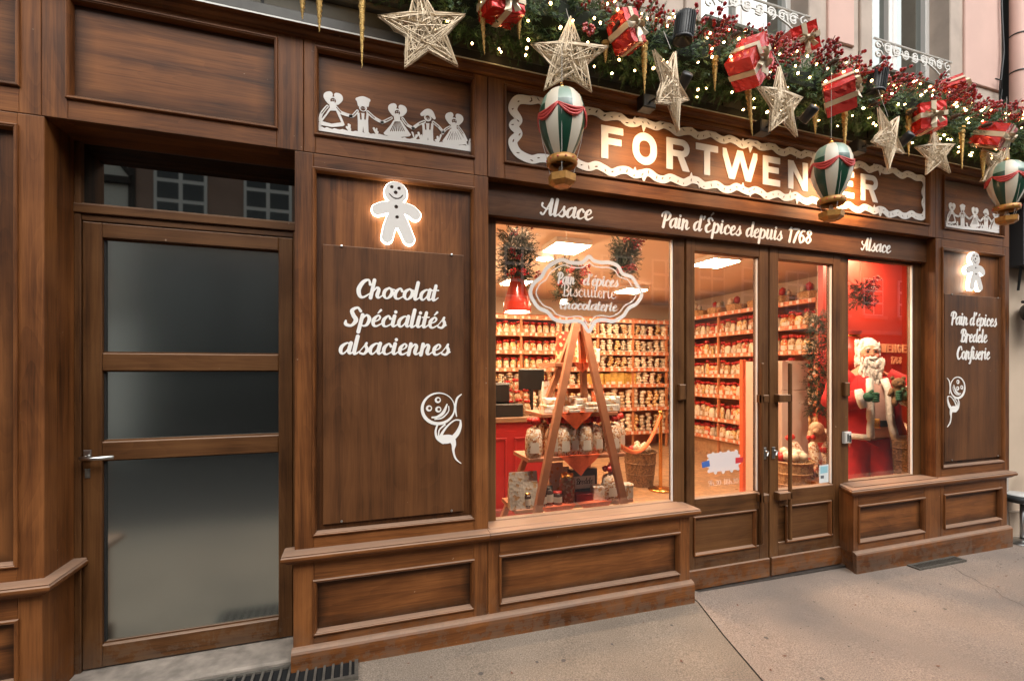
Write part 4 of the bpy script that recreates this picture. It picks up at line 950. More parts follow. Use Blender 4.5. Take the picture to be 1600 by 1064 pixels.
# wall courses up to the sills
zs = [ZC + .362, 3.76, 3.90]
x = -3
for j, (z0, z1) in enumerate(((ZC + .362, 3.755), (3.757, 3.905))):
    x = -3 + .37 * j; k = 0
    while x < 5.56:
        x2 = min(5.56, x + .62 + .13 * ((k * 5 + j) % 3)); bp_(x + .0015, x2 - .0015, .055, .3, z0 + .0015, z1 - .0015, 'stonew', 'wall_stone'); x = x2; k += 1
wpart(MB().box(-3, 5.55, .062, .3, ZC + .36, 3.905), 'wall_core', 'stoned', bl)
wins = [(.5, 1.47), (2.212, 3.184), (3.86, 4.80)]
ZS, ZT = 3.94, 6.2
edges = [-3] + [v for w_ in wins for v in w_] + [5.56]
for a_, b_ in zip(edges[::2], edges[1::2]):
    a_, b_ = a_ + .0, b_ - .0
    if b_ - a_ > .9 and a_ > -3: pass
    bp_(a_, min(a_ + .13, b_), .040, .3, 3.907, ZT, 'stonew', 'jamb_stone')
    if b_ < 5.5: bp_(b_ - .13, b_, .040, .3, 3.907, ZT, 'stonew', 'jamb_stone')
    bp_(a_ + .1315, b_ - (.1315 if b_ < 5.5 else 0), .058, .3, 3.907, ZT, 'stonew', 'wall_face')
    bp_(a_ + .20, b_ - (.20 if b_ < 5.5 else .05), .040, .0578, 4.06, ZT, 'pink', 'render_panel')
for a_, b_ in wins:
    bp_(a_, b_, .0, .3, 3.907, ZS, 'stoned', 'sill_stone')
    wd_ = wpart(MB().cbox(a_, a_ + .05, .20, .26, ZS, ZT, .004), 'window', 'wframe', bl)
    c_ = (a_ + b_) / 2
    for u0, u1 in ((b_ - .05, b_), (c_ - .05, c_ - .002), (c_ + .002, c_ + .05)): MB().cbox(u0, u1, .19, .25, ZS, ZT, .004).build('window_frame', 'wframe', wd_)
    MB().cbox(a_ + .05, b_ - .05, .205, .25, ZS, ZS + .09, .004).build('window_frame', 'wframe', wd_)
    for u0, u1 in ((a_ + .05, c_ - .05), (c_ + .05, b_ - .05)): glaze(u0, u1, ZS + .09, ZT, .23, 'upglass', wd_)
    MB().box(a_ + .002, b_ - .002, .27, .3, ZS, ZT).build('curtain', plain('dim_room', (.10, .10, .09), .9), wd_)
    # ornate white-grey guard rail
    rl = wpart(MB().tube([(a_ - .0, .03, 4.165), (b_ + .0, .03, 4.165)], .009, 6), 'guard_rail', 'railpaint' if 'railpaint' in M else 'zincedge', bl)
    sc = Deco(a_, b_, 3.93, 4.17, .003); w2 = (b_ - a_); N_ = 9
    for k in range(N_):
        u = (k + .5) / N_; e_ = abs(u - .5) * 2; hgt = .05 + .17 * max(0, (e_ - .35) / .65) ** 1.3 + (.04 if k == N_ // 2 else 0)
        xc = a_ + w2 * u; rr = w2 / N_ * .46; nn = max(1, int(round(hgt / (1.8 * rr))))
        for m_ in range(nn + (1 if nn == 1 else 0)):
            zc = 4.158 - rr * .8 * (1 + 1.9 * m_) * (.5 if nn == 1 and m_ else 1)
            sc.stroke([(xc + rr * (1 - t_ / 9) * math.cos(t_ * .95 + k), zc + rr * .8 * (1 - t_ / 9) * math.sin(t_ * .95 + k), .0048) for t_ in range(9)])
        sc.stroke([(a_ + w2 * k / N_, 4.15 - (.05 + .17 * max(0, (abs(k / N_ - .5) * 2 - .35) / .65) ** 1.3), .004), (a_ + w2 * (k + 1) / N_, 4.15 - (.05 + .17 * max(0, (abs((k + 1) / N_ - .5) * 2 - .35) / .65) ** 1.3), .004)])
    sc.mb(.026, .036).build('scrollwork', 'zincedge', rl)
for o in bl.children:
    for c2 in o.children: pass
# downpipe and cable at the right end
dp = thing('downpipe', 'pink-painted downpipe with a slanting open end at the top right corner', 'downpipe', (5.60, -.03, 3.78))
xd = ax(1580, -.06)
MB().lathe([(.055, .10), (.055, 2.6), (.05, 2.6), (.05, .05)], (0, 0, 0), 16).build('pipe', 'pink', dp, True)
MB().lathe([(.052, .12), (.058, .06), (.066, .0), (.058, -.01), (.045, .04)], (.01, -.015, 0), 16).build('outlet', 'pink', dp, True)
for z in (.42, .75, 1.3): MB().lathe([(.0565, z), (.059, z), (.059, z + .012), (.0565, z + .012)], (0, 0, 0), 16).build('bracket_ring', 'zinc', dp, True)
cb = thing('cable', 'black cable running down the wall beside the downpipe', 'cable', (5.42, .02, 3.6))
wpart(MB().tube([(5.50, .02, 6), (5.47, .02, 4.8), (5.49, .015, 4.4), (5.45, .02, 4.1), (5.46, .03, 3.85), (5.44, .03, 3.6)], .008, 6), 'lead', 'black', cb)
wpart(MB().tube([(5.38, .02, 4.14), (5.42, .0, 4.12), (5.455, .01, 4.05), (5.44, .02, 3.9), (5.47, .02, 3.62)], .006, 6), 'branch', 'black', cb)

# neighbouring building beyond the right end
nb = thing('neighbour_building', 'beige rendered neighbouring house past the right end of the shopfront', 'building', (5.9, .3, 0))
M['beige'] = plain('beige_render', (.55, .43, .32), .9, noise=.12, nscale=3)
M['greyst'] = plain('grey_quoin', (.40, .35, .31), .85, noise=.15, nscale=6)
wpart(MB().box(5.5395, 5.66, .06, .165, 0, 3.2), 'corner_stone', 'greyst', nb)
wpart(MB().box(5.662, 9, .10, .165, 0, 3.1), 'wall', 'beige', nb)
wpart(MB().box(5.662, 9, .05, .10, 0, .24), 'wall_foot', 'beige', nb)
wpart(MB().box(5.64, 9, .03, 6, 3.3, 7), 'upper_wall', plain('dark_glazed_front', (.05, .055, .055), .4), nb)
wpart(MB().box(5.64, 9, -.02, .165, 3.1, 3.3), 'ledge', 'stoned', nb)
wn = wpart(MB().cbox(5.70, 5.76, -.0, .03, 3.5, 6.5, .004), 'window', 'zinc', nb)
glaze(5.76, 7.2, 3.5, 6.5, .02, 'upglass', wn)
for z in (4.05, 4.7): MB().tube([(5.66, -.06, z), (7.2, -.06, z)], .01, 6).build('guard_bar', 'zinc', wn)
aw = thing('folded_awning', 'dark folded awning on iron struts at the right edge', 'awning', (5.95, -.1, 2.5))
wpart(MB().box(5.70, 8, -.02, .09, 2.50, 3.06), 'canopy', plain('black_canvas', (.02, .02, .022), .8), aw)
wpart(MB().tube([(5.76, .02, 2.5), (5.76, .04, 2.28)], .010, 6), 'strut', 'black', aw)
wpart(MB().tube([(5.79, .0, 2.5), (5.98, .06, 2.25)], .008, 6), 'strut', 'black', aw)
ln = thing('wall_lantern', 'round black wall lantern on a short bracket past the right end of the shopfront', 'lamp', (5.80, -.05, 2.1))
MB().tube([(-.13, .02, .06), (-.06, .0, .08), (.02, -.02, .12)], .014, 8).build('bracket', 'black', ln)
MB().lathe([(.0, .16), (.03, .15), (.035, .10), (.10, .09), (.155, .03), (.16, .0), (.15, -.06), (.10, -.14), (.04, -.18), (0, -.185)], (.12, -.02, 0), 20).build('shade', 'black', ln, True)
MB().ell((.02, -.09, .06), (.03, .02, .04), 8).build('glass', 'steel', ln, True)
hs_ = thing('hanging_sign', 'hanging white and blue emblem sign at the right edge above the awning', 'sign', (5.77, -.24, 2.55))
for z, r in ((.27, .085), (.04, .095)):
    MB().lathe([(0, -.01), (r, -.01), (r, .01), (0, .01)], (0, 0, 0), 24).xf(Matrix.Translation((.07, 0, z)) @ Matrix.Rotation(R(90), 4, 'X')).build('disc', 'offwhite', hs_)
    MB().lathe([(r * .5, -.014), (r * .6, -.014), (r * .6, .014), (r * .5, .014)], (0, 0, 0), 20).xf(Matrix.Translation((.07, 0, z)) @ Matrix.Rotation(R(90), 4, 'X')).build('ring', 'brass', hs_)
MB().cbox(-.05, .3, -.03, -.015, .11, .20, .004).build('blue_band', plain('blue_enamel', (.04, .09, .30), .4), hs_)
MB().tube([(.07, 0, .35), (.07, .0, .44), (.07, .3, .44)], .008, 6).build('hanger', 'black', hs_)
bs = thing('bar_stool', 'chrome-armed stool with a dark padded seat half hidden by the window base', 'stool', (5.72, -.02, 0))
MB().lathe([(0, .36), (.13, .36), (.155, .375), (.16, .40), (.15, .42), (0, .43)], (-.02, 0, 0), 24).build('seat', plain('dark_vinyl', (.03, .035, .035), .35), bs, True)
MB().lathe([(0, .432), (.115, .432), (.12, .425)], (-.03, 0, 0), 20).build('seat_pad', plain('pale_vinyl', (.50, .50, .48), .4), bs, True)
MB().tube([(.05, -.05, .40), (.045, -.05, .5), (.07, -.03, .58), (.14, 0, .63), (.25, .0, .64)], .016, 8).build('arm', 'steel', bs, True)
MB().tube([(-.02, 0, -.06), (-.02, 0, .36)], .022, 10).lathe([(.0, .0), (.15, .0), (.14, .02), (.03, .04)], (-.02, 0, -.01), 20).build('column', 'steel', bs, True)
# ================================================================== THE SHOP INSIDE
FL, CE = .035, 2.95
M['cloth'] = plain('orange_napkin', (.78, .13, .04), .8, noise=.15, nscale=60, bump=.2)
M['floorwood'] = wood('shop_floor_boards', 'x', (.30, .17, .08), (.42, .25, .13), (.50, .31, .17), rough=.3, top_highlight=0)
M['cream'] = plain('cream_ceiling', (.80, .66, .50), .7, noise=.05, nscale=2)
M['shelfwood'] = plain('orange_shelf_wood', (.58, .24, .10), .5, noise=.2, nscale=8)
M['strip'] = plain('shelf_edge_strip', (.72, .42, .22), .6, c2=(.62, .10, .04), nscale=34)
M['redwall'] = plain('red_wall', (.36, .026, .014), .5, noise=.06, nscale=2)
M['lampw'] = plain('ceiling_lamp', (1, .9, .8), .5, emit=(1, .66, .40), es=60)
struct(MB().box(.1, 7.2, .168, 6.4, -.05, FL).build('shop_floor', 'floorwood'))
struct(MB().box(.1, 7.2, .17, 6.4, CE, CE + .05).build('shop_ceiling', 'cream'))
struct(MB().box(.0, .1, .72, 6.4, 0, CE).build('shop_wall_left', 'cream'))
struct(MB().box(6.5, 6.6, .52, 6.4, 0, CE).build('shop_wall_right', 'cream'))
struct(MB().box(.1, 6.6, 6.0, 6.1, 0, CE).build('shop_wall_back', 'cream'))
RY = 1.30; RX0 = ax(1286, RY)
rw = struct(MB().box(RX0, 6.5, RY, RY + .06, FL, CE - .05).build('red_partition', 'redwall'))

struct(MB().box(6.46, 6.499, .52, RY - .002, FL, CE - .05).build('red_side_wall', 'redwall'))
# ceiling lights (real, lit)
def ceil_light(x, y, w_, label, kind='square'):
    t = thing('ceiling_light', label, 'ceiling light', (x, y, CE - .07))
    if kind == 'square':
        MB().box(-w_ / 2 - .02, w_ / 2 + .02, -w_ / 2 - .02, w_ / 2 + .02, .01, .069).build('frame', 'white', t)
        MB().box(-w_ / 2, w_ / 2, -w_ / 2, w_ / 2, -.002, .009).build('diffuser', 'lampw', t)
    else:
        MB().lathe([(0, .0), (w_, .0), (w_, .03), (0, .03)], (0, 0, 0), 24).build('diffuser', 'lampw', t); MB().lathe([(w_ + .001, .0), (w_ + .02, .0), (w_ + .02, .069), (w_ + .001, .069)], (0, 0, 0), 24).build('frame', 'white', t)
    return t
for i, (x, y) in enumerate([(2.18, 2.13), (4.26, 2.18), (2.3, 4.2), (4.4, 4.3), (5.45, 1.0), (1.3, 1.0), (3.2, .95)]):
    lb = ['square lit ceiling panel seen at the top of the left window', 'square lit ceiling panel seen through the top of the left shop door', 'square lit panel far back over the counter side', 'square lit panel far back before the rear shelves', 'square lit panel above the white-bearded figure', 'square lit panel above the red counter', 'square lit panel just inside the middle of the shop'][i]
    ceil_light(x, y, .38, lb)
ceil_light(2.12, 2.62, .10, 'small round ceiling lamp next to the square panel in the left window', 'round')
for i, (x, y) in enumerate([(1.2, 3.2), (1.6, 3.6), (2.6, 3.1)]):
    t = tag(MB().lathe([(0, 0), (.05, 0), (.05, .05), (0, .05)], (0, 0, 0), 12).build('spot_lamp', 'lampw', None, loc=(x, y, CE - .52)), 'small lit pendant spot hanging at the left of the shop', 'pendant lamp', 'small pendant spots')
    MB().tube([(0, 0, .05), (0, 0, .51)], .004, 5).build('flex', 'black', t)

for i, (x, y, tx) in enumerate(((1.0, .23, 1.2), (1.5, .23, 1.5), (2.0, .23, 1.75), (3.2, .3, 3.3), (4.05, .22, 4.5))):  # lamps added to light the goods from the front; sources inferred
    t = thing('display_spot', ['small spot lamp inside the head of the left window, at its left', 'small spot lamp inside the head of the left window, in its middle', 'small spot lamp inside the head of the left window, at its right', 'small spot lamp inside above the shop doors', 'small spot lamp inside the head of the right window'][i], 'spot lamp', (x, y, 2.62))
    MB().lathe([(0, .09), (.03, .085), (.034, 0), (.03, 0), (.028, .01), (0, .01)], (0, 0, 0), 12).build('lamp_can', 'white', t, True); MB().tube([(0, 0, .09), (0, 0, .33)], .006, 5).build('stem', 'white', t)
    l = bpy.data.lights.new('spot', 'SPOT'); l.energy = 62 if x > 3.5 else 50; l.color = (1, .74, .52); l.spot_size = R(75); l.spot_blend = .7; l.shadow_soft_size = .04
    lo = bpy.data.objects.new('lamp', l); col.objects.link(lo); lo.location = (x, y, 2.60); aim = (Vector((tx, .70, .75)) - lo.location).normalized(); lo.rotation_euler = (-aim).to_track_quat('Z', 'Y').to_euler()
# goods --------------------------------------------------------------
def contents(name, a, b_, c_=None, s=30, rough=.35):
    m, t, b = newmat(name); N, L = t.nodes, t.links
    tc = N.new('ShaderNodeTexCoord'); v = N.new('ShaderNodeTexVoronoi'); v.inputs['Scale'].default_value = s
    oi = N.new('ShaderNodeObjectInfo'); ad = N.new('ShaderNodeVectorMath'); L.new(tc.outputs['Object'], ad.inputs[0]); L.new(oi.outputs['Random'], ad.inputs[1]); L.new(ad.outputs[0], v.inputs['Vector'])
    r = N.new('ShaderNodeValToRGB'); r.color_ramp.interpolation = 'CONSTANT'; e = r.color_ramp.elements; e[0].color = (*a, 1); e[1].position = .5; e[1].color = (*b_, 1)
    if c_: q = e.new(.78); q.color = (*c_, 1)
    sp = N.new('ShaderNodeSeparateXYZ'); L.new(v.outputs['Color'], sp.inputs[0]); L.new(sp.outputs[0], r.inputs['Fac'])
    hv = N.new('ShaderNodeHueSaturation'); mr = N.new('ShaderNodeMapRange'); mr.inputs['To Min'].default_value = .75; mr.inputs['To Max'].default_value = 1.25; L.new(oi.outputs['Random'], mr.inputs['Value']); L.new(mr.outputs[0], hv.inputs['Value']); L.new(r.outputs[0], hv.inputs['Color'])
    L.new(hv.outputs[0], b.inputs['Base Color']); b.inputs['Roughness'].default_value = rough
    bp = N.new('ShaderNodeBump'); bp.inputs['Strength'].default_value = .5; bp.inputs['Distance'].default_value = .006; L.new(v.outputs['Distance'], bp.inputs['Height']); L.new(bp.outputs[0], b.inputs['Normal'])
    return m
M['biscuit'] = contents('biscuits_in_cellophane', (.60, .42, .24), (.72, .60, .42), (.40, .20, .08), 55)
M['biscuit2'] = contents('dark_biscuits', (.34, .16, .07), (.66, .50, .34), (.50, .10, .04), 60)
M['creampack'] = contents('cream_packets', (.74, .64, .48), (.66, .54, .38), (.78, .70, .58), 40)
M['bow'] = plain('red_bow', (.52, .03, .02), .35, bump=.5, nscale=40)
M['yellow'] = plain('yellow_box', (.66, .42, .10), .45, noise=.3, nscale=26)
M['labelw'] = plain('paper_label', (.74, .70, .62), .6)
M['wicker'] = contents('wicker', (.14, .075, .03), (.22, .12, .05), (.09, .05, .02), 70, .7)
M['wickerl'] = contents('pale_wicker', (.42, .24, .10), (.52, .32, .15), (.32, .17, .07), 70, .7)
def bag_mesh(h, w_, mat, seed, tall=.72):
    q = random.Random(seed); m = MB(); m.lathe([(w_ * .42, 0), (w_ * .52, h * .10), (w_ * .50, h * .45), (w_ * .40, h * tall * .9), (w_ * .10, h * tall)], (0, 0, 0), 8, 0, 1, .72)
    for k in range(5):                                   # bow loops
        a_ = k * 1.26 + q.random(); m.ell((w_ * .24 * math.cos(a_), w_ * .2 * math.sin(a_), h * (tall + .12)), (w_ * .22, w_ * .13, h * .09), 5, 1, .3, k + seed)
    m.add([(-w_ * .26, -w_ * .385, h * .12), (w_ * .26, -w_ * .385, h * .12), (w_ * .24, -w_ * .375, h * .36), (-w_ * .24, -w_ * .375, h * .36)], [(0, 1, 2, 3)], 2)
    return m.mesh('biscuit_bag', [mat, 'bow', 'labelw'], True)
M['biscuit3'] = contents('orange_print_bags', (.66, .20, .05), (.74, .58, .36), (.60, .06, .03), 45); M['biscuit4'] = contents('golden_biscuits', (.72, .46, .16), (.74, .62, .44), (.44, .20, .07), 60)
BAGS = [bag_mesh(.22, .105, 'biscuit', 1), bag_mesh(.24, .11, 'biscuit2', 2), bag_mesh(.20, .10, 'creampack', 3), bag_mesh(.23, .105, 'biscuit', 4), bag_mesh(.19, .12, 'biscuit3', 5, .78), bag_mesh(.25, .095, 'biscuit4', 6, .66), bag_mesh(.21, .115, 'biscuit4', 7), bag_mesh(.23, .10, 'biscuit3', 8, .68)]
def pack_mesh(seed, mat='creampack'):
    m = MB(); q = random.Random(seed)
    for k in range(5): m.ell((q.uniform(-.02, .02), q.uniform(-.01, .01), .03 + k * .052), (q.uniform(.05, .07), .05, .034), 7, 0, .35, seed + k)
    m.add([(-.02, -.056, .01), (.028, -.056, .01), (.028, -.054, .05), (-.02, -.054, .05)], [(0, 1, 2, 3)], 1)
    return m.mesh('biscuit_packet', [mat, 'labelw'], True)
PACKS = [pack_mesh(11), pack_mesh(12), pack_mesh(13), pack_mesh(14, 'biscuit'), pack_mesh(15, 'biscuit4'), pack_mesh(16)]
BOXM = MB(); BOXM.box(-.06, .06, -.05, .05, 0, .052).box(-.058, .06, -.05, .048, .054, .108).box(-.06, .057, -.049, .05, .110, .164); BOXM.add([(-.03, -.0512, .005), (.03, -.0512, .005), (.03, -.0512, .045), (-.03, -.0512, .045)], [(0, 1, 2, 3)], 1)
BOXM = BOXM.mesh('yellow_box_pile', ['yellow', 'labelw'])
q = random.Random(21)
def ordinal(i): return ['lowest', 'second', 'third', 'fourth', 'fifth', 'sixth', 'top'][i]

# right-hand wall: shelving runs away from the street
SX, SY0, SY1 = 5.9, 2.13, 5.18
ZR = [.38, .70, 1.11, 1.46, 1.81, 2.17]
rs = thing('wall_shelving', 'long orange shelving packed with biscuit bags seen through the shop doors', 'shelving', (SX, SY0, FL))
wpart(MB().box(6.42, 6.46, SY0, SY1 + .6, FL, 2.7), 'back_panel', 'shelfwood', rs)
wpart(MB().box(SX + .05, 6.42, SY0, SY1 + .6, FL, .36), 'base_cabinet', 'floorwood', rs)
for z in ZR + [2.52]:
    sh = wpart(MB().box(SX, 6.42, SY0, SY1 + .6, z - .022, z), 'shelf', 'shelfwood', rs)
    MB().box(SX - .008, SX - .0005, SY0, SY1 + .6, z - .045, z + .018).build('price_strip', 'strip', sh)
for i in range(5):
    y = SY0 + (SY1 - SY0 + .6) * i / 4; wpart(MB().box(SX + .01, SX + .05, y - .014, y + .014, FL, 2.6), 'upright', 'shelfwood', rs)
for j, z in enumerate(ZR):
    n = 27
    for k in range(n):
        y = SY0 + .07 + k * .122
        if y > SY1 + .45: break
        o = link('biscuit_bag', q.choice(BAGS), None, (SX + .075 + q.uniform(-.008, .012), y + q.uniform(-.008, .008), z + .0), (0, 0, R(-90) + q.uniform(-.5, .5)), (q.uniform(1.0, 1.25), q.uniform(.9, 1.15), ((ZR + [2.52])[j + 1] - z) * q.uniform(.68, .86) / .235))
        tag(o, f'red-bowed bag of biscuits standing on the {ordinal(j)} shelf of the right-hand wall', 'biscuit bag', f'biscuit bags on the {ordinal(j)} right-hand shelf')
m = MB()
for j, z in enumerate(ZR):                               # second row behind, only its tops show
    for k in range(27): m.ell((SX + .22, SY0 + .07 + k * .122, z + .12), (.05, .05, .11), 5, q.choice((0, 1, 1)), .3, k)
o = stuff(m.build('back_row_bags', ['biscuit', 'bow'], None, True)); o['label'] = 'second row of biscuit bags behind the first on the right-hand shelves'
for k in range(7):                                       # hampers on the top shelf
    y = SY0 + .25 + k * .45; t = thing('hamper', 'pale wicker hamper with wrapped gifts on the top right-hand shelf', 'hamper', (SX + .2, y, 2.52), group='hampers on the top right-hand shelf')
    MB().lathe([(.10, 0), (.15, .02), (.17, .13), (.15, .14)], (0, 0, 0), 10).build('basket', 'wickerl', t); mm = MB()
    for e in range(4): mm.ell((q.uniform(-.08, .08), q.uniform(-.08, .08), .17 + q.uniform(0, .05)), (.06, .05, .07), 6, e % 2, .3, e + k)
    mm.build('contents', ['creampack', 'bow'], t, True)

# back wall
BY = 5.22; ZK = [.35, .81, 1.26, 1.57, 1.88, 2.2]
bsu = thing('wall_shelving', 'orange shelving along the rear wall full of pale packets behind the ladder display', 'shelving', (4, BY, FL))
wpart(MB().box(1.2, 5.88, BY + .42, BY + .46, FL, 2.6), 'back_panel', 'shelfwood', bsu)
for z in ZK + [2.5]:
    sh = wpart(MB().box(1.2, 5.86, BY, BY + .42, z - .022, z), 'shelf', 'shelfwood', bsu); MB().box(1.2, 5.86, BY - .008, BY - .0005, z - .05, z + .02).build('price_strip', 'strip', sh)
for i in range(7): x = 1.2 + 4.6 * i / 6; wpart(MB().box(x, x + .04, BY + .01, BY + .05, FL, 2.55), 'upright', 'shelfwood', bsu)
for j, z in enumerate(ZK):
    x = 2.1
    while x < 5.8:
        kind = 'box' if (j == 2 and 4.0 < x < 5.1) else ('bag' if (x < 3.4 and j > 2) else 'pack')
        me, nm, lb, ca = {'box': (BOXM, 'biscuit_box', f'pile of yellow boxes on the {ordinal(j)} shelf of the rear wall', 'box pile'), 'bag': (q.choice(BAGS), 'biscuit_bag', f'red-bowed biscuit bag on the {ordinal(j)} shelf of the rear wall', 'biscuit bag'),
                          'pack': (q.choice(PACKS), 'biscuit_packet', f'pile of pale biscuit packets on the {ordinal(j)} shelf of the rear wall', 'packet')}[kind]
        o = link(nm, me, None, (x, BY + .07 + q.uniform(-.01, .015), z), (0, 0, q.uniform(-.5, .5)), (q.uniform(1.0, 1.3), 1.0, ((ZK + [2.5])[j + 1] - z) * q.uniform(.68, .86) / {'box': .164, 'bag': .235, 'pack': .27}[kind]))
        tag(o, lb, ca, lb.replace('pile of ', '') + 's'); x += {'box': .142, 'bag': .128, 'pack': .152}[kind]
m = MB()
for j, z in enumerate(ZK):
    for k in range(24): m.ell((2.1 + k * .15, BY + .22, z + .13), (.07, .05, .10), 5, q.choice((0, 0, 1)), .3, k)
o = stuff(m.build('back_row_packets', ['creampack', 'bow'], None, True)); o['label'] = 'second row of packets behind the first on the rear shelves'

m = MB(); qt = random.Random(4)
for z in ZR + [2.52]:
    for k in range(22): y = SY0 + .1 + k * .15 + qt.uniform(-.03, .03); m.box(SX - .016, SX - .010, y - .022, y + .022, z - .035, z + .012)
for z in ZK + [2.5]:
    for k in range(26): x = 2.0 + k * .15 + qt.uniform(-.03, .03); m.box(x - .022, x + .022, BY - .016, BY - .010, z - .04, z + .01)
o = stuff(m.build('price_tags', 'labelw')); o['label'] = 'small pale price tags along the shelf edges'
# red counter with till
ct = thing('shop_counter', 'red panelled shop counter with a pale wooden top at the left of the window', 'counter', (1.2, 1.9, FL))
CX0, CX1, CY, CZ = .55, 1.78, 1.83, 1.08
wpart(MB().box(CX0, CX1, CY, 2.5, FL, CZ - .05), 'body', 'red', ct); wpart(MB().cbox(CX0, CX1 + .03, CY - .03, 2.53, CZ - .05, CZ, .006), 'counter_top', 'wsill', ct)
for i in range(3):
    xx = CX0 + .12 + i * .40
    for a_, b_, c_, d_ in ((xx, xx + .32, .16, .18), (xx, xx + .32, .86, .88), (xx, xx + .02, .182, .858), (xx + .30, xx + .32, .182, .858)): wpart(MB().cbox(a_, b_, CY - .014, CY, c_, d_, .004), 'panel_moulding', 'red', ct)
tl = thing('till_screen', 'black till screen on a stand on the red counter', 'screen', (1.72, 2.0, CZ))
MB().cbox(-.14, .14, -.015, .015, .26, .48, .008).build('monitor', 'black', tl); MB().tube([(0, 0, 0), (0, 0, .27)], .02, 8).build('stand', 'black', tl); MB().lathe([(0, 0), (.09, 0), (.09, .015), (0, .02)], (0, 0, 0), 14).build('foot', 'black', tl)
tp = thing('receipt_printer', 'black till printer and drawer at the window end of the red counter', 'printer', (1.36, 1.98, CZ))
MB().cbox(-.2, .22, -.12, .2, 0, .13, .01).build('cash_drawer', 'black', tp); MB().cbox(-.10, .10, -.06, .1, .131, .34, .02).build('printer', 'black', tp)
bk = thing('bear_biscuit_stand', 'wire rack of orange biscuit bags beside the till screen', 'rack', (1.56, 1.95, CZ))
for k in range(8): link('biscuit_bag', BAGS[k % 2], bk, (-.09 + (k % 3) * .09, (k // 3) * .05, (k // 3) * .1), None, .8)
MB().tube([(-.14, .1, 0), (-.14, .1, .4), (.14, .1, .4), (.14, .1, 0)], .006, 6).build('frame', 'black', bk)

# ladder display ------------------------------------------------------
ld = thing('ladder_display', 'wooden A-shaped ladder display with four shelves of gifts inside the left window', 'display stand', (1.6, .65, FL))
A_ = at(900, 506, .50); B_ = at(912, 506, .50); C1 = at(838, 806, .42); C2 = at(976, 791, .42)
def ext(a, b, z):
    t = (z - a[1]) / (b[1] - a[1]); return (a[0] + (b[0] - a[0]) * t, z)
F1, F2 = ext(A_, C1, FL), ext(B_, C2, FL); tt = (FL - A_[1]) / (C1[1] - A_[1]); yf = .50 + (.42 - .50) * tt
for P0, P1 in ((A_, F1), (B_, F2)):
    m = MB(); wx, wy = .026, .02
    m.add([(P0[0] - wx, .50 - wy, P0[1]), (P0[0] + wx, .50 - wy, P0[1]), (P0[0] + wx, .50 + wy, P0[1]), (P0[0] - wx, .50 + wy, P0[1]), (P1[0] - wx, yf - wy, P1[1]), (P1[0] + wx, yf - wy, P1[1]), (P1[0] + wx, yf + wy, P1[1]), (P1[0] - wx, yf + wy, P1[1])],
          [(0, 1, 2, 3), (0, 4, 5, 1), (1, 5, 6, 2), (2, 6, 7, 3), (3, 7, 4, 0)]); wpart(m, 'front_leg', 'ladder', ld)
yb_ = 1.15
for P0, P1 in ((A_, F1), (B_, F2)):
    m = MB(); wx, wy = .022, .02
    m.add([(P0[0] - wx, .54 - wy, P0[1] - .05), (P0[0] + wx, .54 - wy, P0[1] - .05), (P0[0] + wx, .54 + wy, P0[1] - .05), (P0[0] - wx, .54 + wy, P0[1] - .05), (P1[0] - wx, yb_ - wy, P1[1]), (P1[0] + wx, yb_ - wy, P1[1]), (P1[0] + wx, yb_ + wy, P1[1]), (P1[0] - wx, yb_ + wy, P1[1])],
          [(0, 1, 2, 3), (0, 4, 5, 1), (1, 5, 6, 2), (2, 6, 7, 3), (3, 7, 4, 0)]); wpart(m, 'rear_leg', 'ladder', ld)
LV = []
for pxa, pxb, py in ((868, 935, 567), (846, 966, 645), (826, 978, 712), (806, 990, 788)):
    ysh = .56; z = at((pxa + pxb) / 2, py, ysh)[1]; xa, xb = at(pxa, py, ysh)[0], at(pxb, py, ysh)[0]; LV.append((xa, xb, z))
    wpart(MB().cbox(xa, xb, ysh, ysh + .34, z - .028, z, .004), 'shelf', 'ladder', ld)
M['cloth'] = plain('orange_napkin', (.78, .13, .04), .8, noise=.15, nscale=60, bump=.2)
def napkin(x, z, s, lab):
    t = MB(); n = 8
    for i in range(n + 1):
        for j in range(n + 1 - i):
            t.v.append((x - s + 2 * s * (j + i / 2) / n, .548 - .006 * math.sin(j * 2.1 + i), z - .9 * s * i / n))
    k = 0; idx = {}
    for i in range(n + 1):
        for j in range(n + 1 - i): idx[(i, j)] = k; k += 1
    for i in range(n):
        for j in range(n - i):
            t.f.append((idx[(i, j)], idx[(i, j + 1)], idx[(i + 1, j)])); t.m.append(0)
            if j < n - i - 1: t.f.append((idx[(i, j + 1)], idx[(i + 1, j + 1)], idx[(i + 1, j)])); t.m.append(0)
    t.add([(x - s, .548, z), (x + s, .548, z), (x + s, .66, z + .004), (x - s, .66, z + .004)], [(0, 1, 2, 3)])
    tag(t.build('napkin', 'cloth', None, True), lab, 'napkin', 'orange napkins over the ladder shelves')
xm = [at(p, 600, .56)[0] for p in (909, 899, 906, 872, 930)]
napkin(xm[0], LV[0][2] + .003, .085, 'small orange napkin over the top ladder shelf')
napkin(xm[1], LV[1][2] + .003, .14, 'orange napkin over the second ladder shelf')
napkin(xm[2], LV[2][2] + .003, .165, 'orange napkin over the third ladder shelf')
napkin(xm[3], LV[3][2] + .003, .14, 'orange napkin over the lowest ladder shelf at the left')
napkin(xm[4], LV[3][2] + .003, .14, 'orange napkin over the lowest ladder shelf at the right')
BIG = [bag_mesh(.33, .125, contents('almond_biscuits', (.70, .50, .32), (.82, .78, .70), (.36, .16, .07), 85), 31), bag_mesh(.32, .12, contents('mixed_biscuits', (.80, .72, .60), (.45, .22, .10), (.66, .48, .30), 70), 32)]
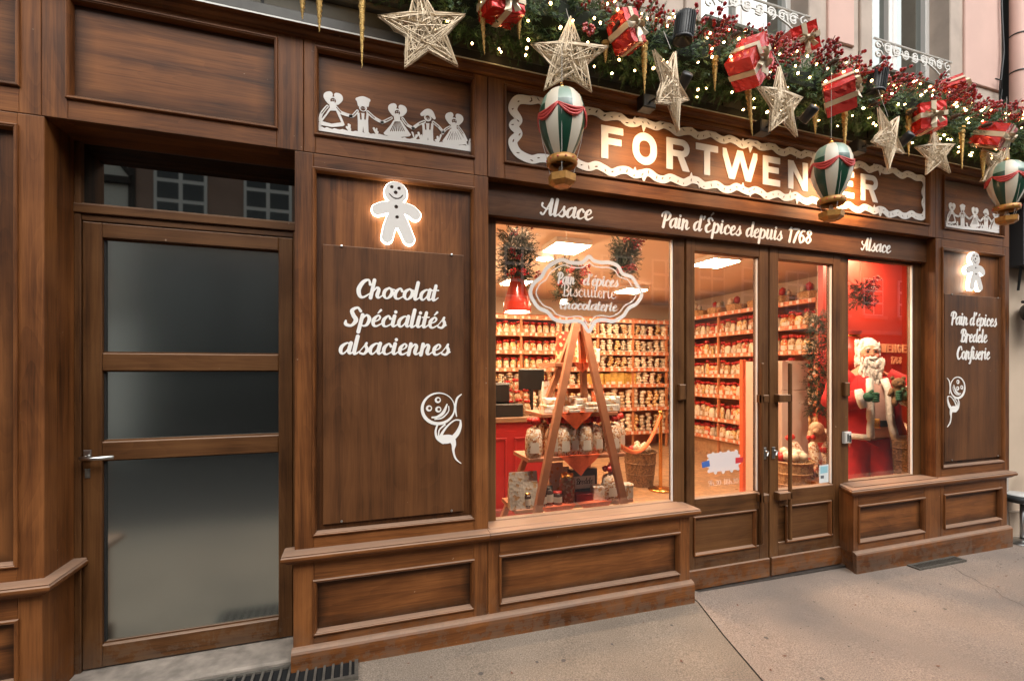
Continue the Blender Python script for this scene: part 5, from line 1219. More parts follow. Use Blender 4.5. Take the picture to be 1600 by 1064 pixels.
for k, px in enumerate((834, 866, 880, 897, 914, 934, 958)):
    x = at(px, 700, .60)[0]; o = link('gift_bag', BIG[k % 2], None, (x, .60 + .03 * (k % 2), LV[2][2]), (0, 0, q.uniform(-.2, .2)), (1.0, 1.0, .95))
    tag(o, ['clear gift bag with gold bow at the left end of the third ladder shelf', 'second gift bag from the left on the third ladder shelf', 'third gift bag from the left on the third ladder shelf', 'middle gift bag on the third ladder shelf', 'gift bag right of the middle on the third ladder shelf', 'second gift bag from the right on the third ladder shelf', 'gift bag at the right end of the third ladder shelf'][k], 'gift bag', 'gift bags on the third ladder shelf')
def item(name, label, cat, px, lvl, mb, mats, y=.62, grp=None, smooth=False, rot=0):
    x = at(px, 700, y)[0]; o = mb.build(name, mats, None, smooth, (x, y, LV[lvl][2] + .001)); o.rotation_euler = (0, 0, rot); return tag(o, label, cat, grp)
M['pouch'] = contents('printed_pouch', (.80, .77, .70), (.78, .72, .62), (.66, .42, .22), 45)
M['darkjar'] = plain('dark_jar', (.05, .025, .018), .15, coat=.5)
M['navy'] = plain('blue_grey_tin', (.09, .12, .15), .3)
def pouch(w_, h): return MB().add([(-w_ / 2, -.03, 0), (w_ / 2, -.03, 0), (w_ / 2, .03, 0), (-w_ / 2, .03, 0), (-w_ * .52, -.018, h * .5), (w_ * .52, -.018, h * .5), (w_ * .52, .02, h * .5), (-w_ * .52, .02, h * .5), (-w_ / 2, -.002, h), (w_ / 2, -.002, h), (w_ / 2, .002, h), (-w_ / 2, .002, h)], [(0, 1, 5, 4), (1, 2, 6, 5), (2, 3, 7, 6), (3, 0, 4, 7), (4, 5, 9, 8), (5, 6, 10, 9), (6, 7, 11, 10), (7, 4, 8, 11), (8, 9, 10, 11)])
item('pouch', 'large white printed pouch at the left end of the lowest ladder shelf', 'pouch', 817, 3, pouch(.21, .26), 'pouch', .60)
item('pouch', 'white printed pouch standing at the back of the lowest ladder shelf', 'pouch', 868, 3, pouch(.12, .27), 'pouch', .78)
def jar(lidm, r=.036, h=.10):
    return MB().lathe([(0, 0), (r, 0), (r, h * .8), (r * .8, h * .86)], (0, 0, 0), 14).lathe([(r * .86, h * .86), (r * .86, h), (0, h)], (0, 0, 0), 14, 1).lathe([(r * 1.01, h * .2), (r * 1.01, h * .62)], (0, 0, 0), 14, 2)
for px, rr, hh, lid, lb in ((823, .034, .11, 'brass', 'small jar with pale label before the large pouch'), (846, .042, .12, 'black', 'dark jar with white label left of the middle of the lowest ladder shelf'), (857, .036, .14, 'black', 'taller dark jar on the lowest ladder shelf'), (871, .036, .10, 'bow', 'jam jar with red lid on the lowest ladder shelf')):
    item('jar', lb, 'jar', px, 3, jar(lid, rr, hh), ['darkjar', lid, 'labelw'], .60, 'jars on the lowest ladder shelf', True)
item('bonbon_jar', 'big clear jar of pale and brown sweets on the lowest ladder shelf', 'jar', 886, 3, MB().lathe([(0, 0), (.058, 0), (.06, .16), (.045, .19)], (0, 0, 0), 16).lathe([(.048, .19), (.048, .215), (0, .215)], (0, 0, 0), 16, 1), ['biscuit2', 'brass'], .64, None, True)
tin = thing('biscuit_tin', 'grey and white decorated biscuit tin standing on the lowest ladder shelf', 'tin', (at(913, 700, .66)[0], .66, LV[3][2] + .06))
MB().cbox(-.115, .115, 0, .06, 0, .17, .008).build('tin', 'navy', tin); MB().cbox(-.09, .09, -.004, 0, .025, .12, .003).build('label', 'labelw', tin); MB().cbox(-.10, .10, -.06, .05, -.06, -.001, .004).build('red_box', 'red', tin)
script('Bredele', -.07, .07, .06, .028, -.0055, -.0042, 'black', tin, cell=.002, bold=.7)
for k, px in enumerate((948, 957, 966)):
    x = at(px, 700, .64)[0]; o = link('sweet_bag', BIG[k % 2], None, (x, .60 + .05 * k, LV[3][2]), (0, 0, k), (1.1, 1.1, .85)); tag(o, 'clear bag of dark and pale sweets at the right end of the lowest ladder shelf', 'sweet bag', 'sweet bags at the right end of the lowest ladder shelf')
for px, y, w_, h, lb in ((862, .62, .16, .11, 'folded white gift box at the left of the second ladder shelf'), (893, .60, .10, .045, 'small blue and white box at the middle of the second ladder shelf'), (906, .66, .12, .10, 'white wrapped gingerbread stack at the middle of the second ladder shelf'), (922, .6, .13, .07, 'pale slab packet right of the middle on the second ladder shelf'), (948, .62, .16, .10, 'white paper bag at the right of the second ladder shelf')):
    item('packet', lb, 'packet', px, 1, MB().cbox(-w_ / 2, w_ / 2, -.05, .05, 0, h * .55, .006).cbox(-w_ * .4, w_ * .4, -.04, .05, h * .56, h, .01), 'pouch', y, None)
for px, h, mt, lb in ((884, .24, 'bow', 'orange-red printed gift bag standing at the left of the top ladder shelf'), (915, .13, 'creampack', 'bag of white sweets on the right of the top ladder shelf')):
    item('gift_bag', lb, 'gift bag', px, 0, pouch(.15 if h > .2 else .10, h), mt if mt != 'bow' else contents('orange_print', (.46, .035, .015), (.52, .07, .03), (.66, .40, .22), 40), .70)

# more stock packed on the ladder shelves
extra = [(0, 893, .68, 'orange printed box beside the gift bag on the top ladder shelf', 'o'), (0, 924, .66, 'small pale packet at the right end of the top ladder shelf', 'p'), (0, 903, .78, 'tall orange packet at the back of the top ladder shelf', 't'),
         (1, 856, .74, 'tall pale packet at the back left of the second ladder shelf', 't'), (1, 878, .76, 'orange printed packet behind the folded box on the second ladder shelf', 'o'), (1, 895, .78, 'silver white gift box at the back of the second ladder shelf', 'p'), (1, 912, .76, 'second silver white gift box at the back of the second ladder shelf', 'p'), (1, 934, .72, 'pale packet with orange label on the second ladder shelf', 'o'), (1, 956, .66, 'white paper packet at the very right end of the second ladder shelf', 'p'),
         (3, 838, .68, 'orange printed packet behind the dark jar on the lowest ladder shelf', 'o'), (3, 880, .80, 'tall pale packet at the back of the lowest ladder shelf', 't'), (3, 899, .74, 'orange packet left of the grey tin', 'o'), (3, 936, .62, 'pale packet right of the grey tin', 'p'), (3, 976, .60, 'small white packet at the right end of the lowest ladder shelf', 'p')]
M['oprint'] = contents('orange_print2', (.74, .16, .05), (.80, .50, .26), (.80, .72, .60), 50)
for k, (lv, px, y, lb, kd) in enumerate(extra):
    w_, h_ = {'o': (.11, .15), 'p': (.12, .11), 't': (.10, .23)}[kd]; mb_ = pouch(w_, h_) if kd != 'p' else MB().cbox(-w_ / 2, w_ / 2, -.04, .04, 0, h_, .01).cbox(-.012, .012, -.044, -.0405, 0, h_, .001, 0)
    item('packet', lb, 'packet', px, lv, mb_, 'oprint' if kd == 'o' else 'pouch', y, None, False, q.uniform(-.3, .3))
for k, px in enumerate((850, 873, 890, 906, 924, 946, 966)):
    x = at(px, 700, .76)[0]; o = link('gift_bag', BIG[(k + 1) % 2], None, (x, .76, LV[2][2]), (0, 0, q.uniform(-.4, .4)), (1, 1, q.uniform(.9, 1.1))); tag(o, 'clear gift bag with red bow in the rear row of the third ladder shelf', 'gift bag', 'gift bags in the rear row of the third ladder shelf')
# stanchions with rope, basket
def stanchion(x, y, label):
    t = thing('rope_post', label, 'rope post', (x, y, FL))
    MB().lathe([(0, .0), (.15, .0), (.155, .015), (.13, .03), (.03, .045)], (0, 0, 0), 20).build('foot', 'brass', t, True)
    MB().lathe([(.022, .04), (.022, .90)], (0, 0, 0), 12).build('post', 'brass', t, True); MB().lathe([(.022, .90), (.034, .91), (.034, .95), (.02, .96), (.028, .98), (.022, 1.0), (0, 1.005)], (0, 0, 0), 12).build('cap', 'brass', t, True); return t
stanchion(3.62, 2.42, 'brass rope post standing behind the right end of the left window'); stanchion(1.90, .62, 'brass rope post beside the ladder display')
rp = MB().tube([(3.60 - 1.68 * k / 12, 2.40 - 1.76 * k / 12, .97 - .22 * math.sin(math.pi * k / 12)) for k in range(13)], .02, 8).build('barrier_rope', plain('orange_rope', (.72, .16, .05), .6), None, True); tag(rp, 'orange velvet rope slung between the two brass posts', 'rope')
def basket(x, y, r, h, label, mat='wicker', fill=True, z=FL):
    t = thing('wicker_basket', label, 'basket', (x, y, z)); n = 16
    MB().lathe([(0, .01), (r * .8, 0), (r * .92, h * .5), (r, h), (r * .96, h), (r * .88, h * .6)], (0, 0, 0), n).build('body', mat, t)
    mm = MB()
    for k in range(3): mm.tube([(r * (.86 + .14 * (k / 2)) * math.cos(a) * 1.02, r * (.86 + .14 * (k / 2)) * math.sin(a) * 1.02, h * (.35 + .325 * k)) for a in [2 * math.pi * i / 16 for i in range(17)]], .009, 5)
    stuff(mm.build('woven_band', mat, t, True)); mm = MB()
    if fill:
        for e in range(12): a_ = e * 2.4; mm.ell((r * .6 * math.cos(a_) * (e / 12) ** .5, r * .6 * math.sin(a_) * (e / 12) ** .5, h + .03 + .02 * (e % 3)), (.05, .045, .05), 6, e % 3 == 0, .3, e)
        stuff(mm.build('packets', ['creampack', 'bow'], t, True))
    return t
basket(3.54, 2.75, .21, .44, 'dark wicker basket of packets on the floor behind the rope post')
def bxy(px, y): return at(px, 700, y)[0]
basket(bxy(1236, 1.0), 1.0, .19, .34, 'wicker basket low behind the right shop door glass', 'wickerl', True, .30)
basket(bxy(1408, 1.0), 1.0, .24, .42, 'dark wicker basket behind the legs of the white-bearded figure', 'wicker', True, .42)
# stands for those two
for x, y, z, r, lb in ((bxy(1236, 1.0), 1.0, .30, .2, 'low crate under the pale wicker basket'), (bxy(1408, 1.0), 1.0, .42, .25, 'crate under the dark basket behind the bearded figure')):
    tag(MB().cbox(-r, r, -r, r, 0, z - FL - .001, .01).box(-r - .01, r + .01, -r - .008, -r - .001, .05, .09).build('crate', 'shelfwood', None, False, (x, y, FL)), lb, 'crate')
fb = thing('fridge', 'pale beige upright cabinet inside the right shop door', 'fridge', (bxy(1238, 1.45), 1.45, FL))
fx0, fx1 = bxy(1222, 1.45), bxy(1263, 1.45); zt_ = at(1240, 564, 1.45)[1]
M['fridge'] = plain('beige_enamel', (.62, .50, .42), .35)
wpart(MB().box(fx0, fx1, 1.47, 2.0, FL, zt_), 'body', 'fridge', fb); zm = at(1240, 610, 1.45)[1]
wpart(MB().cbox(fx0, fx1, 1.45, 1.469, FL + .05, zm - .004, .004), 'lower_door', 'fridge', fb); wpart(MB().cbox(fx0, fx1, 1.45, 1.469, zm + .004, zt_, .004), 'upper_door', 'fridge', fb)
wpart(MB().box(fx0 - .05, fx0 - .01, 1.5, 1.53, FL, zt_), 'side_panel', 'shelfwood', fb)
rpx = ax(1163, 1.2); tag(MB().cbox(-.022, .022, 0, .04, 0, at(1163, 562, 1.2)[1] - FL, .004).build('red_post', 'cloth', None, False, (rpx, 1.2, FL)), 'narrow orange-red post standing just inside the left shop door', 'post')
# plush dog and wrapped sweets at the foot of the red wall
pd = thing('plush_dog', 'cream plush dog lying on the pile of gift bags behind the right door', 'soft toy', (bxy(1280, 1.1), 1.1, .80))
M['plush'] = plain('cream_plush', (.62, .46, .30), .95, noise=.3, nscale=60, bump=.8)
MB().ell((0, 0, .06), (.14, .09, .08), 14, lump=.06).ell((-.10, -.05, .14), (.075, .07, .07), 12).ell((-.15, -.09, .12), (.035, .035, .03), 8).build('body', 'plush', pd, True)
for s in (-1, 1): MB().ell((-.10 + s * .05, -.05, .12), (.022, .03, .06), 8).build('ear', 'plush', pd, True)
for k in range(9):
    o = link('gift_bag', BIG[k % 2] if k % 3 else BAGS[1], None, (bxy(1262 + (k % 4) * 11, .95), .92 + .09 * (k // 4), .46 + .14 * (k % 3 == 1)), (R(-15), R(q.uniform(-40, 40)), q.uniform(-1, 1)), 1.0)
    tag(o, 'red and white gift bag in the heap behind the right shop door', 'gift bag', 'heaped gift bags behind the right shop door')
tag(MB().cbox(-.24, .24, -.16, .2, 0, .42, .01).build('crate', 'shelfwood', None, False, (bxy(1279, .98), .98, FL)), 'crate under the heap of gift bags behind the right door', 'crate')

# lettering on the red wall
wl = thing('wall_lettering', 'faded orange shop name and date lettering on the red inner wall', 'lettering', (5.6, RY, 1.6))
M['oletter'] = plain('orange_letter', (.80, .42, .24), .6)
lx0, lx1 = ax(1342, RY), ax(1424, RY); zz = at(1400, 551, RY)[1]; st_ = (lx1 - lx0) / 10; z2 = at(1400, 538, RY)[1]
for i, ch in enumerate('FORTWENGER'): block_letter(ch, lx0 + st_ * (i + .1), lx0 + st_ * (i + .88), zz, z2, RY - .012, RY - .001, 'oletter', wl)
script('1768', ax(1391, RY), ax(1408, RY), at(1400, 568, RY)[1], (z2 - zz) * .5, RY - .01, RY - .001, 'oletter', wl, cell=.003)
reloc(wl)

# ------------------------------------------------------- the bearded figure
def skin(name, verts, edges, rad, mats, parent=None, sub=2, root=0):
    me = bpy.data.meshes.new(name); me.from_pydata([tuple(v) for v in verts], edges, []); me.materials.append(M[mats] if isinstance(mats, str) else mats)
    o = link(name, me, parent); sk = o.modifiers.new('skin', 'SKIN'); ss = o.modifiers.new('sub', 'SUBSURF'); ss.levels = ss.render_levels = sub; sk.use_smooth_shade = True
    lay = me.skin_vertices[0].data if me.skin_vertices else None
    if lay is None:
        me.attributes; bm = bmesh.new(); bm.from_mesh(me); bm.verts.layers.skin.verify(); bm.to_mesh(me); bm.free(); lay = me.skin_vertices[0].data
    for i, r in enumerate(rad): lay[i].radius = r if isinstance(r, tuple) else (r, r)
    lay[root].use_root = True; return o
fgx, fgy = 4.60, .58
fg = thing('bearded_figure', 'life-size white-bearded figure in an open red winter coat inside the right window', 'figure', (fgx, fgy, FL), (0, 0, R(-40)))
fg.scale = (.90, .92, 1.0)
M['face'] = plain('painted_face', (.48, .22, .12), .5); M['fur'] = plain('white_fur', (.80, .76, .70), .95, noise=.12, nscale=60, bump=1)
M['redcloth'] = plain('red_felt', (.50, .012, .014), .85, noise=.25, nscale=12, bump=.3); M['shirt'] = plain('pink_shirt', (.62, .38, .32), .8, noise=.06, nscale=30)
M['green'] = plain('green_mitten', (.02, .10, .055), .8, bump=.4, nscale=50)
# body: one continuous mesh (trunk, neck, head, arms, legs)
V = [(0, 0, .92), (0, 0, 1.10), (0, -.01, 1.28), (0, 0, 1.44), (0, -.01, 1.54), (0, -.03, 1.66), (0, -.02, 1.75),
     (-.19, 0, 1.40), (-.33, -.10, 1.24), (-.2, -.27, 1.24), (.19, 0, 1.40), (.33, -.11, 1.27), (.27, -.25, 1.27),
     (-.11, 0, .85), (-.12, -.01, .50), (-.12, .01, .10), (.11, 0, .85), (.12, -.01, .50), (.13, .01, .10), (-.13, -.10, .05), (.14, -.10, .05)]
E_ = [(0, 1), (1, 2), (2, 3), (3, 4), (4, 5), (5, 6), (3, 7), (7, 8), (8, 9), (3, 10), (10, 11), (11, 12), (0, 13), (13, 14), (14, 15), (0, 16), (16, 17), (17, 18), (15, 19), (18, 20)]
Rd = [(.17, .13), (.18, .15), (.18, .14), (.15, .11), (.06, .06), (.095, .105), (.07, .08), .08, .065, .045, .08, .065, .045, .11, .09, .06, .11, .09, .06, .05, .05]
skin('body', V, E_, Rd, 'face', fg)
V = [(0, 0, 1.0), (-.075, 0, .86), (-.10, -.01, .50), (-.115, .01, .16), (.075, 0, .86), (.10, -.01, .50), (.115, .01, .16)]
skin('trousers', V, [(0, 1), (1, 2), (2, 3), (0, 4), (4, 5), (5, 6)], [(.16, .14), (.125, .135), (.118, .125), .11, (.125, .135), (.118, .125), .11], 'redcloth', fg)
MB().lathe([(.0, .86), (.20, .90), (.215, 1.0), (.225, 1.12), (.20, 1.30), (.13, 1.44), (.06, 1.50)], (0, -.01, 0), 20, 0, 1, .82).build('shirt', 'shirt', fg, True)
# open coat: wall of cloth round the back and sides, gap in front
def coat(prof, a0, a1, n, th, mat, name, sy=.84):
    m = MB(); k = len(prof)
    for s_ in (0, th):
        for i in range(n + 1):
            a = a0 + (a1 - a0) * i / n
            for r, z in prof:
                rr = r + s_ + .006 * math.sin(a * 9) * (1.5 - z); m.v.append((rr * math.sin(a), -rr * math.cos(a) * sy, z))
    for s_ in range(2):
        b0 = s_ * (n + 1) * k
        for i in range(n):
            for j in range(k - 1): m.f.append((b0 + i * k + j, b0 + (i + 1) * k + j, b0 + (i + 1) * k + j + 1, b0 + i * k + j + 1)); m.m.append(0)
    return m.build(name, mat, fg, True)
cp = [(.335, .90), (.30, .98), (.272, 1.08), (.262, 1.20), (.252, 1.33), (.20, 1.43), (.10, 1.49)]
coat(cp, R(26), R(350), 30, .012, 'redcloth', 'coat')
def trim(a, name='fur_trim'):
    return MB().tube([(r * 1.03 * math.sin(a), -r * 1.03 * math.cos(a) * .84 - .01, z) for r, z in cp[:-1]], .034, 8).build(name, 'fur', fg, True)
trim(R(26)); trim(R(350))
MB().tube([((.345 + .004 * (i % 2)) * math.sin(R(26 + 324 * i / 24)), -.345 * .84 * math.cos(R(26 + 324 * i / 24)), .905) for i in range(25)], .027, 8).build('hem_fur', 'fur', fg, True)
for s in (-1, 1):
    P_ = [(-.15, 0, 1.43), (-.28, -.04, 1.35), (-.345, -.12, 1.23), (-.27, -.26, 1.22), (-.17, -.31, 1.25)] if s < 0 else [(.15, 0, 1.43), (.27, -.04, 1.36), (.34, -.12, 1.27), (.30, -.24, 1.27), (.25, -.29, 1.28)]
    sk_ = MB().tube(P_, [.11, .115, .105, .092, .086], 14).build('sleeve', 'redcloth', fg, True)
    d_ = Vector(P_[4]) - Vector(P_[3]); e_ = Vector(P_[4]) + d_.normalized() * .05
    MB().tube([P_[4], tuple(e_)], [.092, .09], 12).build('cuff', 'fur', sk_, True)
    hnd = MB(); c0 = Vector(P_[4]) + d_.normalized() * .09; hnd.ell(c0, (.05, .055, .045), 10)
    for f_ in range(4): hnd.tube([c0 + Vector((-.02 * s, -.03, -.03 + f_ * .02)), c0 + Vector((-.055 * s, -.05, -.03 + f_ * .02)), c0 + Vector((-.07 * s, -.03, -.032 + f_ * .02))], [.017, .016, .012], 6)
    hnd.tube([c0 + Vector((0, -.01, .03)), c0 + Vector((-.02 * s, -.04, .06))], [.018, .013], 6); hnd.build('mitten', 'green', fg, True)
MB().lathe([(.222, .995), (.228, 1.0), (.228, 1.05), (.222, 1.055)], (0, -.01, 0), 20, 0, 1, .85).build('belt', 'black', fg)
MB().cbox(-.045, .045, -.215, -.20, .985, 1.07, .01).build('buckle', 'brass', fg)
for k in range(3): MB().ell((0, -.175 + .02 * k, 1.15 + k * .08), .010, 6).build('button', 'brass', fg)
bd_ = MB()
q2 = random.Random(8)
for k in range(190):
    z = q2.uniform(0, 1); wdt = .095 * (1 - .55 * (1 - z) ** 2) if z > .5 else .10 * (.45 + z)
    bd_.ell((q2.uniform(-wdt, wdt), -.10 - .03 * q2.random() - .02 * z, 1.38 + .22 * z), (.013, .013, .040), 5, 0, .5, k)
bd_.ell((0, -.085, 1.50), (.105, .065, .125), 12).build('beard', 'fur', fg, True)
hr = MB().ell((0, .01, 1.70), (.108, .105, .125), 16)
for k in range(110):
    a_ = q2.uniform(.6, 5.7); hr.ell((.100 * math.sin(a_), -.09 * math.cos(a_) + .01, q2.uniform(1.56, 1.78)), (.014, .014, .036), 5, 0, .4, k)
hr.build('hair', 'fur', fg, True)
MB().ell((0, -.055, 1.66), (.082, .075, .095), 16).build('face', 'face', fg, True)
MB().ell((0, -.135, 1.655), (.018, .02, .020), 8).build('nose', 'face', fg, True)
for s in (-1, 1):
    MB().ell((s * .032, -.122, 1.685), (.013, .008, .008), 8).build('eye', 'black', fg, True)
    MB().ell((s * .034, -.125, 1.712), (.026, .010, .009), 8).build('eyebrow', 'fur', fg, True)
    MB().ell((s * .045, -.120, 1.645), (.024, .018, .018), 8).build('cheek', plain('rosy' + str(s), (.62, .16, .11), .5), fg, True)
MB().tube([(-.05, -.125, 1.615), (-.02, -.142, 1.628), (0, -.144, 1.62), (.02, -.142, 1.628), (.05, -.125, 1.615)], [.008, .018, .012, .018, .008], 8).build('moustache', 'fur', fg, True)
MB().ell((0, -.142, 1.598), (.022, .01, .010), 8).build('mouth', 'black', fg, True)
skx, skz = at(1331, 548, .90)
sk2 = thing('red_sack', 'bulging orange-red sack carried behind the shoulder of the white-bearded figure', 'sack', (skx, .95, skz - .22))
MB().lathe([(0, 0), (.14, .03), (.20, .16), (.17, .30), (.10, .37), (.13, .42)], (0, 0, 0), 16).build('bag', plain('orange_red_satin', (.62, .05, .02), .4, bump=.4, nscale=8), sk2, True)
MB().lathe([(.105, .36), (.12, .37), (.105, .385)], (0, 0, 0), 14).build('cord', 'brass', sk2, True)
tb = thing('teddy_bear', 'small brown teddy bear held in the arm of the bearded figure', 'soft toy', (at(1403, 600, fgy - .30)[0], fgy - .30, at(1403, 612, fgy - .30)[1] - .08), (0, 0, R(-40)))
M['bear'] = plain('brown_plush', (.20, .11, .05), .95, noise=.3, nscale=80, bump=.9)
MB().ell((0, 0, .06), (.055, .05, .075), 12).ell((0, -.01, .155), (.052, .05, .05), 12).ell((0, -.055, .145), (.022, .02, .018), 8).build('body', 'bear', tb, True)
for s in (-1, 1):
    MB().ell((s * .04, 0, .20), (.018, .012, .018), 8).build('ear', 'bear', tb, True); MB().tube([(s * .045, -.01, .10), (s * .075, -.05, .05)], [.022, .018], 8).build('arm', 'bear', tb, True); MB().tube([(s * .03, -.03, .02), (s * .05, -.08, -.03)], [.026, .022], 8).build('leg', 'bear', tb, True)
    MB().ell((s * .018, -.055, .165), .006, 6).build('eye', 'black', tb, True)
# ================================================================== GARLAND AND HANGING DECORATIONS
def needles(n_twigs, path, rad, seed, L=.11, nl=.022, k=26, out=1.0):
    """fir twigs spread round a path: every twig a spine with flat needles; numpy for speed"""
    g = np.random.default_rng(seed); P = np.array(path, float); seg = len(P) - 1
    t = g.random(n_twigs) * seg; i = t.astype(int); f = (t - i)[:, None]; c = P[i] * (1 - f) + P[i + 1] * f; d = P[i + 1] - P[i]; d /= np.linalg.norm(d, axis=1)[:, None]
    rv = g.normal(size=(n_twigs, 3)); rv -= (rv * d).sum(1)[:, None] * d; rv /= np.linalg.norm(rv, axis=1)[:, None]
    r0 = rad * np.sqrt(g.random(n_twigs)) * .85
    p0 = c + rv * r0[:, None]; dr = rv * out + d * g.normal(0, .9, n_twigs)[:, None] + g.normal(0, .45, (n_twigs, 3)); dr /= np.linalg.norm(dr, axis=1)[:, None]
    Ls = L * g.uniform(.55, 1.15, n_twigs)
    verts = []; 
    s = (np.arange(k) + .5) / k
    base_ = p0[:, None, :] + dr[:, None, :] * (Ls[:, None] * s[None, :])[:, :, None]
    a = g.normal(size=(n_twigs, k, 3)); a -= (a * dr[:, None, :]).sum(2)[:, :, None] * dr[:, None, :]; a /= np.linalg.norm(a, axis=2)[:, :, None]
    nd = a * .85 + dr[:, None, :] * .75; nd /= np.linalg.norm(nd, axis=2)[:, :, None]
    tip = base_ + nd * nl * g.uniform(.7, 1.2, (n_twigs, k))[:, :, None] * (1.15 - .5 * s)[None, :, None]
    sd_ = np.cross(nd, dr[:, None, :] + .01); sd_ /= (np.linalg.norm(sd_, axis=2)[:, :, None] + 1e-9); wd_ = sd_ * .0021
    V = np.stack([base_ - wd_, base_ + wd_, tip + wd_ * .4, tip - wd_ * .4], 2).reshape(-1, 3)
    F = np.arange(len(V)).reshape(-1, 4)
    return V, F, p0 + dr * Ls[:, None], c
def np_mesh(name, V, F, mat):
    me = bpy.data.meshes.new(name); me.vertices.add(len(V)); me.vertices.foreach_set('co', V.astype(np.float32).ravel()); n = F.shape[1]
    me.loops.add(F.size); me.loops.foreach_set('vertex_index', F.astype(np.int32).ravel()); me.polygons.add(len(F)); me.polygons.foreach_set('loop_start', np.arange(0, F.size, n, dtype=np.int32))
    me.materials.append(M[mat]); me.update(calc_edges=True); me.validate(); return me
def firmat(name, a, b_):
    m, t, b = newmat(name); N, L = t.nodes, t.links
    g = N.new('ShaderNodeNewGeometry'); n = N.new('ShaderNodeTexNoise'); n.inputs['Scale'].default_value = 16; L.new(g.outputs['Position'], n.inputs['Vector'])
    mx = N.new('ShaderNodeMath'); mx.operation = 'ADD'; L.new(n.outputs['Fac'], mx.inputs[0]); sc = N.new('ShaderNodeMath'); sc.operation = 'MULTIPLY'; sc.inputs[1].default_value = .35; L.new(g.outputs['Random Per Island'], sc.inputs[0]); L.new(sc.outputs[0], mx.inputs[1])
    r = N.new('ShaderNodeValToRGB'); e = r.color_ramp.elements; e[0].position = .42; e[0].color = (*a, 1); e[1].position = .9; e[1].color = (*b_, 1); L.new(mx.outputs[0], r.inputs['Fac']); L.new(r.outputs[0], b.inputs['Base Color']); b.inputs['Roughness'].default_value = .55
    return m
M['fir'] = firmat('fir_needles', (.018, .052, .016), (.095, .185, .055)); M['firdark'] = plain('garland_core', (.008, .016, .008), .95)
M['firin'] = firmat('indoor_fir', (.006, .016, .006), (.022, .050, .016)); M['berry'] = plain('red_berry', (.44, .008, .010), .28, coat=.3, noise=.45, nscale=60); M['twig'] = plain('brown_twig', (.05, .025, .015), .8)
M['bulb'] = plain('fairy_bulb', (1, .8, .5), .4, emit=(1, .58, .22), es=17)
q = random.Random(77)
GY, GZ = -.215, 3.425
path = [(-.05, GY, GZ + .18), (.25, GY, GZ + .10)] + [(.5 + .25 * k, GY + .015 * math.sin(k * 1.7), GZ + .012 * math.sin(k * 1.1)) for k in range(22)] + [(6.2, GY, GZ - .01), (7.0, GY, GZ - .03)]
gl_ = thing('fir_garland', 'long fir garland with red berries and warm fairy lights along the cornice', 'garland', (2.6, GY, 3.25))
V_, F_, tips, cc = needles(5000, path, .140, 5, L=.125, nl=.025)
o = stuff(link('needles', np_mesh('needles', V_, F_, 'fir'), gl_)); o.matrix_parent_inverse = Matrix.Translation(-gl_.location)
core = MB(); P2 = smooth_path([(p[0], p[2], p[1]) for p in path], .1); core.tube([(p[0], p[2], p[1]) for p in P2], [.105 + .015 * math.sin(i * 2.3) for i in range(len(P2))], 9); wpart(core, 'core', 'firdark', gl_)
# berry sprigs
def berry_mesh(seed):
    g = random.Random(seed); m = MB(); n = g.randint(15, 22)
    for i in range(n):
        u = i / n; a_ = g.uniform(0, 6.28); r = .008 + .022 * g.random(); p = (r * math.cos(a_), r * math.sin(a_), .13 * u + g.uniform(-.01, .01)); m.ell(p, g.uniform(.0085, .0115), 6, 0); m.tube([(0, 0, .13 * u - .02), p], .0014, 3, 1, False)
    m.tube([(0, 0, -.03), (0, 0, .13)], .002, 4, 1); return m.mesh('berry_sprig', ['berry', 'twig'], True)
BM = [berry_mesh(i) for i in range(5)]
def gpoint(u):
    u = max(0, min(.9999, u)) * (len(path) - 1); i = int(u); f = u - i; return Vector(path[i]).lerp(Vector(path[i + 1]), f)
for i in range(175):
    u = (i + q.random()) / 175; c = gpoint(u); a_ = q.choice((q.uniform(20, 100), q.uniform(35, 85), q.uniform(-40, 150))); dr = Vector((q.uniform(-.5, .5), -math.cos(R(a_)), math.sin(R(a_)))).normalized()
    o = link('berry_sprig', BM[i % 5], gl_, c + dr * q.uniform(.09, .155)); o.rotation_mode = 'QUATERNION'; o.rotation_quaternion = dr.to_track_quat('Z', 'Y') @ Euler((0, 0, q.uniform(0, 6))).to_quaternion(); o.scale = (q.uniform(.85, 1.25),) * 3; o.matrix_parent_inverse = Matrix.Translation(-gl_.location)
bulb_me = MB().ell((0, 0, 0), (.0062, .0062, .0085), 6).mesh('fairy_light', 'bulb', True)
for i in range(290):
    c = gpoint((i + q.random()) / 290); a_ = q.uniform(-115, 65) if i % 4 else q.uniform(30, 100); r = q.uniform(.13, .205); o = link('fairy_light', bulb_me, gl_, c + Vector((q.uniform(-.04, .04), -r * math.cos(R(a_)), r * math.sin(R(a_)))), (q.uniform(0, 3), q.uniform(0, 3), 0), q.uniform(.8, 1.25)); o.matrix_parent_inverse = Matrix.Translation(-gl_.location)
